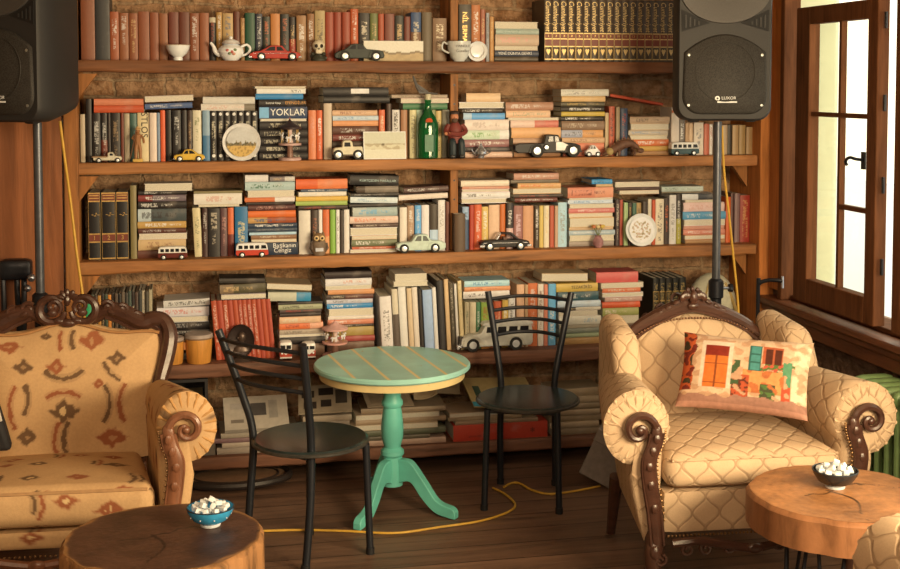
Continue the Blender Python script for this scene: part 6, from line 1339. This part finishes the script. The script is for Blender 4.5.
fs = []; N = (n1+1)*(n2+1)
for j in range(n2):
    for i in range(n1):
        q = j*(n1+1)+i; f = (q, q+1, q+n1+2, q+n1+1); fs.append(f); fs.append(tuple(N+k for k in f[::-1]))
m = MB().add(vs, fs); m.col = [pic(i/n1, j/n2) for j in range(n2+1) for i in range(n1+1)]+[alb('c09070')]*N
m.build('pillow_cover', M_GOLD, pe, sharp=80)
pe.rotation_euler = (Matrix.Rotation(R(-33), 3, 'Z') @ Matrix.Rotation(R(-31), 3, 'X') @ Matrix.Rotation(R(1), 3, 'Y')).to_euler()
# ================================================================== tables, metal chairs, loudspeakers
M_GREEN = None
def painted(name, h, chip, stripe=None, rough=.45, amt=.1):
    t = NT(name); o = t.obj(); c = alb(h); n = t.noise(o, 26, 6, .7); n2 = t.noise(o, 5, 3)
    col = t.mix(t.mr(n2, .35, .7), mul(c, .86), mul(c, 1.12)); col = t.mix(t.mr(n, .70-amt, .74-amt), col, alb(chip))
    t.bump(n, .25, .004)
    return t, col
t, col = painted('chipped_turquoise_paint', '74c8a4', 'a8b478', amt=.03); M_GREEN = t.fin(col, .4, .4)
t, col = painted('green_tabletop_paint', 'a6d2b2', 'b8a868', amt=.05)
s_ = t.sep(t.mapping(t.obj(), rot=(0, 0, R(-6.6)))); fr_ = t.m('FRACT', t.m('ADD', t.m('DIVIDE', s_[0], .111), .3))
up = t.sep(t.n('ShaderNodeNewGeometry').outputs['Normal'])[2]
msk = t.m('MULTIPLY', t.m('LESS_THAN', t.m('ABSOLUTE', t.m('SUBTRACT', fr_, .5)), .055), t.m('GREATER_THAN', up, .9))
M_TOP = t.fin(t.mix(msk, col, alb('ecd080')), .38, .45)
t, col = painted('old_yellow_paint', 'ecc880', 'a8783c', amt=.04); M_YEL = t.fin(col, .5, .35)
tb = thing('pedestal_table', at_z(392.5, 507.5, 0) , 'small round turquoise pedestal table with yellow plank lines', 'table')
HT = EYE-(364-85)/263.0+.008; RT = .297
MB().lathe([(.0001, HT-.022), (RT-.006, HT-.022), (RT, HT-.016), (RT, HT-.006), (RT-.005, HT), (.0001, HT)], n=72).build('table_top', M_TOP, tb)
MB().lathe([(RT*.70, HT-.024), (RT*.93, HT-.0235), (RT*.93, HT-.052), (RT*.70, HT-.052)], n=64).build('apron', M_YEL, tb)
MB().bb(-RT*.8, RT*.8, -.03, .03, HT-.05, HT-.0235).build('batten', M_YEL, tb)
MB().lathe([(.0001, HT-.0525), (.035, HT-.0525), (.038, HT-.075), (.034, HT-.10), (.033, HT-.135), (.041, HT-.15), (.041, HT-.162), (.034, HT-.172), (.038, HT-.20), (.043, HT-.25), (.041, HT-.29), (.033, HT-.318), (.031, HT-.326), (.044, HT-.338), (.045, HT-.352), (.037, HT-.362), (.040, HT-.39), (.04, .09), (.0001, .085)], n=32).build('pedestal', M_GREEN, tb)
for a in (R(233), R(-40), R(100)):
    top = smooth_path([(.03, .195), (.085, .19), (.145, .125), (.20, .06), (.262, .042), (.278, .026)], 6); bot = smooth_path([(.278, .002), (.245, .004), (.19, .016), (.135, .06), (.085, .115), (.03, .10)], 6)
    poly = [(p[0], p[1]) for p in [Vector((*q, 0)) if len(q) == 2 else q for q in ((x.x, x.y) if hasattr(x, 'x') else x for x in top)]]
    poly += [(x.x, x.y) for x in bot]
    m = MB().prism(poly, -.016, .016); Rz = Matrix.Rotation(a, 3, 'Z'); m.v = [Rz @ v for v in m.v]
    m.build('leg', M_GREEN, tb, bevel=.004)
# bistro chairs
M_SEAT = plain('2b332d', .24, .1, .6, .3, 30); M_TUBE = plain('2a2a2a', .38, .4, .5, .1)
def bistro(label, feet, face, seat_c, group, worn):
    """feet: front pair, rear pair (ground points), seat centre."""
    c = cw(*seat_c); e = thing('metal_chair', (c.x, c.y, 0), label, 'chair', group)
    L = lambda x, z, h: Vector(cw(x, z, h))-Vector((c.x, c.y, 0))
    ctr = Vector((0, 0, .40)); Rs = .196
    MB().lathe([(.0001, .384), (.17, .386), (.188, .388), (Rs, .396), (Rs+.001, .402), (Rs-.006, .407), (.15, .402), (.07, .396), (.0001, .395)], n=48).build('seat', M_SEAT, e)
    MB().tube([(Rs*cos(a*PI/24), Rs*sin(a*PI/24), .395) for a in range(48)], .007, 6, True).build('seat_rim', plain('4a4438', .4, .4, .5, .3, 50), e)
    fl = [L(x, z, 0.0005) for x, z in feet[:2]]; rl = [L(x, z, 0.0005) for x, z in feet[2:]]
    for f in fl:
        top = Vector((f.x*.93, f.y*.93, .386)); p = smooth_path([f, f.lerp(top, .5), top], 4)
        g = MB().tube(p, .0125, 12).build('leg', M_TUBE, e); MB().lathe([(.0001, 0), (.0145, 0), (.0145, .022), (.0001, .024)], (f.x, f.y, .0), 12).build('foot_cap', plain('1e1c1a', .6), g)
    fwd = (Vector((fl[0].x+fl[1].x, fl[0].y+fl[1].y, 0))/2-Vector((rl[0].x+rl[1].x, rl[0].y+rl[1].y, 0))/2).normalized()
    side = (rl[1]-rl[0]).normalized(); posts = []
    for k, f in enumerate(rl):
        s = -1 if k == 0 else 1
        p = smooth_path([f, f+fwd*.02+Vector((0, 0, .22)), f+fwd*.028-side*s*.004+Vector((0, 0, .41)), f-fwd*.0+side*s*.018+Vector((0, 0, .56)), f-fwd*.055+side*s*.058+Vector((0, 0, .775))], 6)
        posts.append(p); g = MB().tube(p, .0135, 12).build('back_post', M_TUBE, e); MB().lathe([(.0001, 0), (.0155, 0), (.0155, .022), (.0001, .024)], (f.x, f.y, 0), 12).build('foot_cap', plain('1e1c1a', .6), g)
    def at_h(p, h):
        for i in range(len(p)-1):
            if p[i].z <= h <= p[i+1].z: return p[i].lerp(p[i+1], (h-p[i].z)/(p[i+1].z-p[i].z))
        return p[-1]
    for h in (.745, .70, .655, .605):
        a, b = at_h(posts[0], h), at_h(posts[1], h); mid = (a+b)/2-fwd*.05+Vector((0, 0, .008))
        MB().tube(smooth_path([a, a.lerp(mid, .55)+Vector((0, 0, .002))-fwd*.012, mid, b.lerp(mid, .55)+Vector((0, 0, .002))-fwd*.012, b], 5), .0075, 8).build('back_slat', M_TUBE, e)
    # under-seat ring joining legs
    pts = [Vector((q.x*.9, q.y*.9, .375)) for q in (fl[0], fl[1], rl[1], rl[0])]
    MB().tube(pts, .006, 8, True).build('seat_frame', M_TUBE, e)
    return e
# left chair: (x, z) = right of viewer, away from viewer
bistro('black metal bistro chair with its slatted back towards the viewer, beside the log table', [(-.504, 4.42), (-.275, 4.235), (-.706, 4.25), (-.48, 4.075)], 1, (-.480, 4.245), 'black metal bistro chairs', 0)
bistro('black metal bistro chair facing forward behind the turquoise table', [(.130, 4.68), (.412, 4.64), (.205, 4.995), (.425, 4.975)], 1, (.302, 4.80), 'black metal bistro chairs', 1)
# ---- log table and slab table
def log(name, label, cat, c, Rr, z1, z0, dark, rim, bark, seed, ey=1.0, legs=False):
    e = thing(name, (c.x, c.y, 0), label, cat); n = 96
    rad = lambda a, z=0: Rr*(1+.035*noise.noise((cos(a)*1.6+seed, sin(a)*1.6, 0))+.02*noise.noise((cos(a)*5+seed, sin(a)*5, 2))+.012*noise.noise((cos(a)*9, sin(a)*9, z*3)))
    rings = []; zs = [z0+(z1-z0)*k/8 for k in range(9)]
    for k, z in enumerate(zs): rings.append([Vector((rad(2*PI*i/n, z)*cos(2*PI*i/n), ey*rad(2*PI*i/n, z)*sin(2*PI*i/n), z-(.012 if k == 8 else 0))) for i in range(n)])
    rings.append([Vector((v.x*.965, v.y*.965, z1)) for v in rings[-1]])
    MB().loft(rings).build('bark', bark, e, sharp=70)
    m = MB(); vs, col = [], []; nr = 60
    for j in range(nr+1):
        q = j/nr
        for i in range(n*2):
            a = PI*i/n; r = rad(a, z1)*.962*q; x, y = r*cos(a), ey*r*sin(a)
            g = noise.noise((x*5+seed, y*5, 1)); ring = .5+.5*sin((q*rad(a)*1.0/Rr)*55+2.2*noise.noise((x*7, y*7, 3))); ed = q+.07*noise.noise((cos(a)*3, sin(a)*3, seed))
            crack = min(abs(y-.03*sin(x*20)-.02+.02*noise.noise((x*30, y*30, 0))) if x > -.12*Rr/.27 else 1, abs(x+.02+.025*sin(y*22)) if y < .02 else 1)
            g2 = noise.noise((x*14+seed, y*22, 5)); cc = [d*max(.35, .9+.10*ring+.5*g+.35*g2) for d in dark]
            if ed > .985: cc = [rm*(.85+.25*ring) for rm in rim]
            elif ed > .955: k_ = (ed-.955)/.03; cc = [a_*(1-k_)+b_*k_ for a_, b_ in zip(cc, rim)]
            if crack < .0045*(1.2-q): cc = [x_*.25 for x_ in dark]
            vs.append((x, y, z1+.0006+.0015*g*(1-q))); col.append(cc)
    N2 = n*2; fs = [(j*N2+i, j*N2+(i+1) % N2, (j+1)*N2+(i+1) % N2, (j+1)*N2+i) for j in range(nr) for i in range(N2)]
    m.add(vs, fs); m.col = col; m.build('cut_face', M_LOGTOP, e, sharp=80)
    return e
t = NT('sawn_log_face'); a_ = t.attr('pattern'); n_ = t.noise(t.obj(), 60, 5, .65); n2_ = t.noise(t.obj(), 9, 4)
col = t.mix(t.mr(n_, .3, .75, 0, .5), a_.outputs['Color'], t.mix(1.0, a_.outputs['Color'], (.45, .4, .36), 'MULTIPLY')); t.bump(t.m('ADD', n_, n2_), .35, .004); M_LOGTOP = t.fin(col, .42, .45)
t = NT('pale_bark'); v_ = t.mapping(t.obj(), (1, 1, .12)); n_ = t.noise(v_, 26, 6, .65, .6); c = alb('a06c3c'); t.bump(n_, .7, .012); M_BARK = t.fin(t.ramp(n_, [(.3, mul(c, .35)), (.5, c), (.72, mul(c, 1.4))]), .7, .25)
t = NT('honey_slab_edge'); v_ = t.mapping(t.obj(), (1, 1, .3)); n_ = t.noise(v_, 22, 6, .6, .4); c = alb('9a6238'); t.bump(n_, .45, .006); M_SLAB = t.fin(t.ramp(n_, [(.3, mul(c, .6)), (.5, c), (.75, mul(c, 1.25))]), .5, .35)
cl = at_z(163, 536.5, .42)
logt = log('log_table', 'dark sawn log used as a low table before the golden armchair', 'table', cl, .268, .42, .001, alb('5a3a28'), alb('a8743f'), M_BARK, 3.1)
cr = at_z(840, 492, .47)
slab = log('slab_table', 'round honey-coloured wood slab table on hairpin legs by the beige armchair', 'table', cr, .255, .47, .375, alb('b87a44'), alb('a86c3a'), M_SLAB, 8.4)
for k, a in enumerate((R(100), R(205), R(235), R(330))):
    b = Vector((.19*cos(a), .19*sin(a), .374)); f = Vector((.225*cos(a), .225*sin(a), .0065)); sd = Vector((-sin(a), cos(a), 0))*.035
    MB().tube([b+sd, f+sd*.12, f-sd*.12, b-sd], .0055, 8).build('hairpin_leg', M_BLACKMETAL, slab)
# ---- sugar bowls
def sugar(label, c, z, r, body, inner, seed, what):
    e = thing('sugar_bowl', (c.x, c.y, z+.0022), label, 'bowl')
    MB().lathe([(.0001, 0), (r*.42, 0), (r*.44, r*.08), (r*.4, r*.12)], n=32).build('foot_ring', plain('d8d0bc', .25), e)
    MB().lathe([(.0001, r*.12), (r*.42, r*.12), (r*.74, r*.3), (r*.95, r*.62), (r, r*.80), (r*.96, r*.80), (r*.9, r*.62), (r*.68, r*.36), (r*.3, r*.24), (.0001, r*.22)], n=40).build('bowl_body', body, e)
    MB().tube([(r*.985*cos(a*PI/20), r*.985*sin(a*PI/20), r*.80) for a in range(40)], r*.028, 6, True).build('rim', plain('2c3436', .3), e)
    if what:
        for k in range(9):
            a = k*2*PI/9; MB().ball((r*.865*cos(a), r*.865*sin(a), r*.46), (r*.03, r*.03, r*.03), 8).build('flower_print', plain('e8dcc4', .3), e)
    rr = random.Random(seed); ms = plain('f4ead8', .7, 0, .3, .04)
    spots = [(0, 0, r*.62)]+[(r*.38*cos(k*PI/3+.2), r*.38*sin(k*PI/3+.2), r*.66) for k in range(6)]+[(r*.66*cos(k*PI/5), r*.66*sin(k*PI/5), r*.80) for k in range(10)]+[(r*.36*cos(k*PI/2.5), r*.36*sin(k*PI/2.5), r*.95) for k in range(5)]+[(r*.05, 0, r*1.13)]
    for k, (x, y, zz) in enumerate(spots):
        s = .0085*rr.uniform(.9, 1.1); m = MB().rbox(-s, s, -s*.8, s*.8, -s*.75, s*.75, .002, 3)
        o = m.build('sugar_cube', ms, None, loc=(c.x+x, c.y+y, z+.002+zz), weld=True); o.rotation_euler = (rr.uniform(-.6, .6), rr.uniform(-.6, .6), rr.uniform(0, 3))
        tag(o, f'white sugar cube heaped in the {"blue" if what else "dark"} bowl', 'sugar cube', f'sugar cubes in the {"blue" if what else "dark"} bowl')
sugar('turquoise glazed bowl of sugar cubes on the dark log table', at_z(210.5, 526, .42), .42, .064, plain('3f9cb8', .2, 0, .6), M_CHINA, 1, True)
sugar('dark glazed bowl of sugar cubes on the honey slab table', at_z(835, 488, .47), .47, .064, plain('2c2a26', .2, 0, .6), M_CHINA, 2, False)
# ---- loudspeakers on stands
M_CAB = plain('2c2823', .55, 0, .35, .12, 200); M_GRILL = None
t = NT('speaker_grille'); o_ = t.obj(); vo = t.n('ShaderNodeTexVoronoi'); t.l(o_, vo.inputs['Vector']); vo.inputs['Scale'].default_value = 260
c = alb('352f26'); M_GRILL = t.fin(t.ramp(vo.outputs[0], [(.25, mul(c, .45)), (.6, mul(c, 1.25))]), .6, .3)
def rrect(w, h, r, n=6):
    out = []
    for cx_, cz_, a0 in ((w/2-r, h/2-r, 0), (-w/2+r, h/2-r, 90), (-w/2+r, -h/2+r, 180), (w/2-r, -h/2+r, 270)):
        for k in range(n+1): a = R(a0+90*k/n); out.append((cx_+r*cos(a), cz_+r*sin(a)))
    return out
def speaker(label, loc, rotz, w=.368, h=.63, d=.33):
    e = thing('loudspeaker', loc, label, 'loudspeaker', None, rotz); hc = h/2
    rg = []
    for (y, k, kh, r) in ((0, .955, .975, .05), (.012, 1, 1, .055), (.10, 1, 1, .055), (d*.75, .72, .93, .05), (d, .5, .88, .04)):
        rg.append([Vector((x, y, z+hc)) for x, z in rrect(w*k, h*kh, r)])
    MB().loft(rg).build('cabinet', M_CAB, e, sharp=50)
    # front face details
    hw = w*.445
    arc_ = [(-hw*.97+2*hw*.97*i/14) for i in range(15)]
    low = [p for p in rrect(2*hw, .30, .07, 8)[18:]]                       # lower corners, then the arched top
    out = [(x, z+.175) for x, z in low]+[(x, .335-.075*(x/hw)**2) for x in arc_[::-1]]
    m = MB(); m.loft([[Vector((x*k, y, .18+(z-.18)*k)) for x, z in out] for y, k in ((-.001, 1), (-.008, .985), (-.012, .95))]); m.tube([(.115*cos(a*PI/24), -.0125, .19+.115*sin(a*PI/24)) for a in range(48)], .002, 6, True); g = m.build('woofer_grille', M_GRILL, e, sharp=50)
    MB().lathe([(.06, -.004), (.03, -.012), (.0001, -.013)], (0, -.006, .235), 28, Matrix.Rotation(PI/2, 3, 'X') @ Matrix.Scale(1, 3)).build('cone', plain('2c2824', .6), g) if False else None
    hr = []
    for y, k in ((-.004, 1), (-.006, .96), (.02, .62), (.05, .25)): hr.append([Vector((w*.40*k*cos(a), y, .49+.105*k*sin(a)+(-.0 if k > .5 else 0))) for a in [i*2*PI/40 for i in range(40)]])
    hr[0] = [Vector((p.x*1.04, .002, .49+(p.z-.49)*1.06)) for p in hr[0]]
    MB().loft([[Vector((w*.475*cos(a), .001, .50+.125*sin(a))) for a in [i*2*PI/40 for i in range(40)]], [Vector((w*.47*cos(a), -.009, .50+.122*sin(a))) for a in [i*2*PI/40 for i in range(40)]], [Vector((w*.45*cos(a), -.009, .50+.112*sin(a))) for a in [i*2*PI/40 for i in range(40)]], [Vector((w*.20*cos(a), -.003, .505+.05*sin(a))) for a in [i*2*PI/40 for i in range(40)]], [Vector((.03*cos(a), -.0005, .51+.016*sin(a))) for a in [i*2*PI/40 for i in range(40)]]]).build('horn', plain('4a4238', .5, 0, .4, .1, 200), e, sharp=50)
    MB().ball((0, -.006, .51), (.014, .006, .012), 12).build('horn_throat', plain('1a1816', .6), e)
    for s in (-1, 1):
        m = MB().prism([(s*w*.46, .43), (s*w*.455, .345), (s*w*.16, .378)], -.0035, .004); v = m.build('port_vent', plain('181614', .7), e)
        for k in range(4): x = s*w*(.28+.045*k); MB().bb(x-.003, x+.003, -.006, .002, .372-.004*k, .385+.008*k).build('vent_slat', M_CAB, v)
        for z in (.06, .255): MB().lathe([(.0001, 0), (.0055, 0), (.0055, .002), (.0001, .003)], (s*w*.385, -.011, z), 10, Matrix.Rotation(PI/2, 3, 'X')).build('screw', plain('b0a890', .3, .8), g)
        MB().rbox(s*w*.3-.02, s*w*.3+.02, .03, .07, -.006, .012, .005, 4).build('foot', plain('1c1a18', .7), e)
    MB().lathe([(.0001, -.0), (.0001, .0)], n=3) if False else None
    bd = MB().bb(-.03, .046, -.0142, -.0125, .070, .076).build('badge_underline', M_WHITEINK, g)
    MB().lathe([(.0001, 0), (.0095, 0), (.0095, .0015), (.0001, .002)], (-.030, -.0125, .087), 18, Matrix.Rotation(PI/2, 3, 'X')).build('badge_emblem', M_WHITEINK, g)
    MB().lathe([(.0001, 0), (.004, 0), (.004, .0008), (.0001, .001)], (-.030, -.0145, .087), 12, Matrix.Rotation(PI/2, 3, 'X')).build('badge_print', plain('2e2b28', .5), g)
    text_mesh('LUXOR', .017, M_WHITEINK, 'badge_lettering', g, Matrix.Translation((.014, -.0135, .088)) @ FRONT, .0006)
    return e
def stand(label, x, z, ztop, spread, a0):
    c = cw(x, z); e = thing('speaker_stand', (c.x, c.y, 0), label, 'stand')
    MB().tube([(0, 0, .10), (0, 0, .80)], .022, 16).build('lower_tube', M_BLACKMETAL, e); MB().tube([(0, 0, .80), (0, 0, ztop)], .0165, 16).build('pole', plain('5a5752', .35, .5), e)
    k = MB().lathe([(.0225, .76), (.030, .765), (.030, .83), (.02, .84)], n=18).build('collar', M_BLACKMETAL, e)
    MB().tube([(.028, 0, .80), (.056, 0, .80)], .006, 8).build('knob_stem', M_STEEL, k); MB().lathe([(.0001, 0), (.016, 0), (.018, .012), (.0001, .014)], (.056, 0, .80), 10, Matrix.Rotation(PI/2, 3, 'Y')).build('knob', M_BLACKMETAL, k)
    MB().lathe([(.0225, .50), (.032, .505), (.032, .56), (.0225, .565)], n=18).build('leg_collar', M_BLACKMETAL, e); MB().lathe([(.0225, .16), (.03, .165), (.03, .20), (.0225, .205)], n=18).build('brace_collar', M_BLACKMETAL, e)
    for q in range(3):
        a = a0+q*2*PI/3; d = Vector((cos(a), sin(a), 0))
        l = MB().tube([d*.03+Vector((0, 0, .53)), d*spread+Vector((0, 0, .014))], .0105, 10).build('leg', M_BLACKMETAL, e); MB().ball((d*spread+Vector((0, 0, .0165))), .0155, 10).build('rubber_foot', plain('1a1816', .7), l)
        MB().tube([d*.03+Vector((0, 0, .18)), d*spread*.52+Vector((0, 0, .275))], .006, 8).build('brace', M_BLACKMETAL, e)
    return e
zs = EYE-(122-85)/252.0+.008; pc_ = cw(1.045, 4.90)
speaker('black loudspeaker with white badge on a pole before the bookcase', (cw(1.064, 4.85).x, cw(1.064, 4.85).y, zs), R(-11.75))
stand('black speaker pole stand behind the beige wing armchair', 1.064+.003, 4.98, zs-.0065, .30, R(55))
ya = R(-11.75-22); cs = cw(-1.553, 4.62); f_ = Vector((0, .165, 0)); f_.rotate(Matrix.Rotation(ya, 3, 'Z'))
speaker('black loudspeaker turned aside against the dark plank boards', (cs.x-f_.x, cs.y-f_.y, zs+.006), ya)
stand('black tripod speaker stand behind the golden armchair', -1.532, 4.64, zs-.0005, .22, R(-80))
# ---- radiator under the window
M_RAD = plain('7c8f52', .4, 0, .4, .1)
rx = XW-.19; y1_ = at_x(869, 420, rx+.09).y; rd = thing('radiator', (rx+.085, y1_-.28, 0), 'green cast-iron radiator under the window behind the armchair', 'radiator'); zr_ = at_x(880, 381, rx+.05).z
for k in range(9):
    y = .28-.035-k*.062
    m = MB()
    for x in (-.05, 0.0, .05): m.tube([(x, y, .09), (x, y, zr_-.03)], .016, 10)
    m.rbox(-.075, .075, y-.024, y+.024, zr_-.06, zr_, .022, 5); m.rbox(-.075, .075, y-.024, y+.024, .06, .11, .022, 5); m.build('column_rib', M_RAD, rd)
for y in (.22, -.22): MB().tube([(0, y, .0005), (0, y, .07)], .02, 10).build('foot', M_RAD, rd)
# ---- grey box, rod, dark bag
gp = at_z(612, 486, 0)
bx = thing('grey_box', (gp.x, gp.y+.0, .0015), 'grey cardboard box tipped against the beige armchair near the bookcase', 'box', rot=(0, 0, R(-28)))
M2 = Matrix.Rotation(R(24), 3, 'Y')
mm = MB().bb(-.14, .0, -.05, .10, 0, .20); mm.v = [M2 @ v for v in mm.v]; lo = min(v.z for v in mm.v); mm.v = [v-Vector((0, 0, lo)) for v in mm.v]; mm.build('carton', plain('8e7c68', .8), bx, bevel=.004)
mm = MB().bb(-.143, .003, -.053, .103, .15, .203); mm.v = [M2 @ v-Vector((0, 0, lo)) for v in mm.v]; mm.build('lid', plain('96846e', .8), bx, bevel=.004)
p1_ = at_x(789, 278, XW-.05)
rod = thing('bent_rod', (XW-.10, p1_.y+.02, 0), 'bent dark metal rod handle standing between armchair and window corner', 'rod')
zt1 = at_x(775, 281, XW-.1).z
m = MB(); m.tube(smooth_path([(-.055, .05, .002), (-.055, .05, zt1-.06), (-.05, .045, zt1-.015), (-.02, .03, zt1), (.01, .01, zt1+.002), (.03, .0, zt1)], 6), .0085, 10); m.build('rod_shaft', M_BLACKMETAL, rod)
MB().tube([(.03, 0, zt1+.02), (.031, 0, zt1-.03)], .006, 8).build('rod_end', M_STEEL, rod)
# dark folded cloth bag at the golden armchair's far arm
bg0 = at_d(5, 392, 3.93)
bag = thing('dark_jacket', (bg0.x-.045, bg0.y, 0), 'black cloth bag slung over the golden armchair, by its far arm', 'bag')
for o_ in (bag,): o_.location.z = .455
m = MB(); sh_ = [(-.07, .0), (.065, .0), (.045, .08), (.022, .16), (.008, .215), (-.07, .225)]
m.prism(sh_, -.03, .03); m.build('bag_body', plain('1e1c1b', .7), bag, bevel=.015)
MB().tube([(.008, -.028, .20), (.022, -.032, .16), (.036, -.032, .10)], .0045, 6).build('edge_trim', plain('c8b89c', .6), bag)
# stage gear behind the golden armchair
gb = at_d(24, 285, 4.74)
gz = thing('microphone_stand', (gb.x, gb.y, 0), 'folded black microphone stand beside the speaker tripod', 'stand')
for (dx, t_) in ((-.06, .02), (-.02, -.02), (.0, .03)):
    MB().tube([(dx, 0, .002), (dx-t_, .02, gb.z+.08)], .011, 8).build('tube', M_BLACKMETAL, gz)
MB().rbox(-.09, .03, -.02, .05, gb.z+.02, gb.z+.10, .02, 5).build('clutch', M_BLACKMETAL, gz); MB().ball((.016, -.02, gb.z-.01), .014, 10).build('clamp_knob', M_STEEL, gz); MB().ball((.03, -.02, gb.z+.03), .016, 10).build('clamp_knob', M_STEEL, gz)
# ---- cables
M_CABLE = plain('d8a034', .5)
def cable(label, pts, r=.0045, sub=8):
    P = smooth_path(pts, sub); o = MB().tube(P, r, 8).build('cable', M_CABLE); return tag(o, label, 'cable')
fz = lambda px, py: tuple(at_z(px, py, .006))
cable('yellow cable winding over the floor under the turquoise table', [fz(262, 531), fz(300, 530), fz(345, 531), fz(395, 533), fz(440, 527), fz(480, 521), fz(508, 512), fz(515, 504), fz(505, 494), fz(493, 488)])
cable('yellow cable curling under the facing metal chair', [fz(504, 487), fz(512, 483), fz(520, 483.5), fz(532, 490), fz(550, 494), fz(575, 491), fz(600, 486)])
q0 = cw(1.064, 4.985)
d_ = lambda px, py, z: tuple(at_d(px, py, z))
cable('yellow cable hanging from the badge-marked loudspeaker beside its pole', [d_(722, 126, 5.12), d_(724, 170, 5.14), d_(729, 215, 5.16), d_(734, 262, 5.18), d_(738, 303, 5.18), d_(739, 340, 5.16)], .005)
cable('yellow cable hanging down the planks from the turned loudspeaker', [d_(60, 121, 4.72), d_(65, 160, 4.74), d_(71, 205, 4.76), d_(77, 255, 4.76), d_(83, 298, 4.74), d_(85, 330, 4.74)], .005)
# ================================================================== light
wd = bpy.data.worlds.new('daylight'); SC.world = wd; wd.use_nodes = True
bg = wd.node_tree.nodes['Background']; bg.inputs[0].default_value = (1.0, 0.88, 0.66, 1); bg.inputs[1].default_value = 2.3
def area(name, loc, target, sx, sy, power, color=(1, 1, 1), portal=False, spread=None):
    l = bpy.data.lights.new(name, 'AREA'); l.shape = 'RECTANGLE'; l.size = sx; l.size_y = sy; l.energy = power; l.color = color
    if portal: l.cycles.is_portal = True
    if spread: l.spread = spread
    o = bpy.data.objects.new(name, l); COL.objects.link(o); o.location = loc
    o.rotation_euler = (Vector(target)-Vector(loc)).to_track_quat('-Z', 'Y').to_euler(); return o
area('window_portal', (XW+0.21, (yW1+yA)/2, 1.4), (0, (yW1+yA)/2, 1.4), yW1-yA, 1.42, 1, portal=True)
area('window_portal', (XW+0.21, 1.375, 1.4), (0, 1.375, 1.4), 2.35, 1.42, 1, portal=True)
area('window_daylight', (XW-0.09, 1.2, 1.5), (0.9, 5.0, 1.0), 1.7, 0.9, 215, (1.0, 0.755, 0.435))
area('fill_light', (-0.3, -0.3, 2.35), (0.6, 5.0, 1.3), 1.2, 1.2, 66, (1.0, 0.72, 0.44))  # unseen soft fill added above and behind the viewer, no hanging lamp
SC.view_settings.view_transform = 'Standard'; SC.view_settings.look = 'None'; SC.view_settings.gamma = 1.0
SC.view_settings.use_curve_mapping = False; SC.view_settings.exposure = 0.0
SC.cycles.max_bounces = 6; SC.cycles.diffuse_bounces = 4
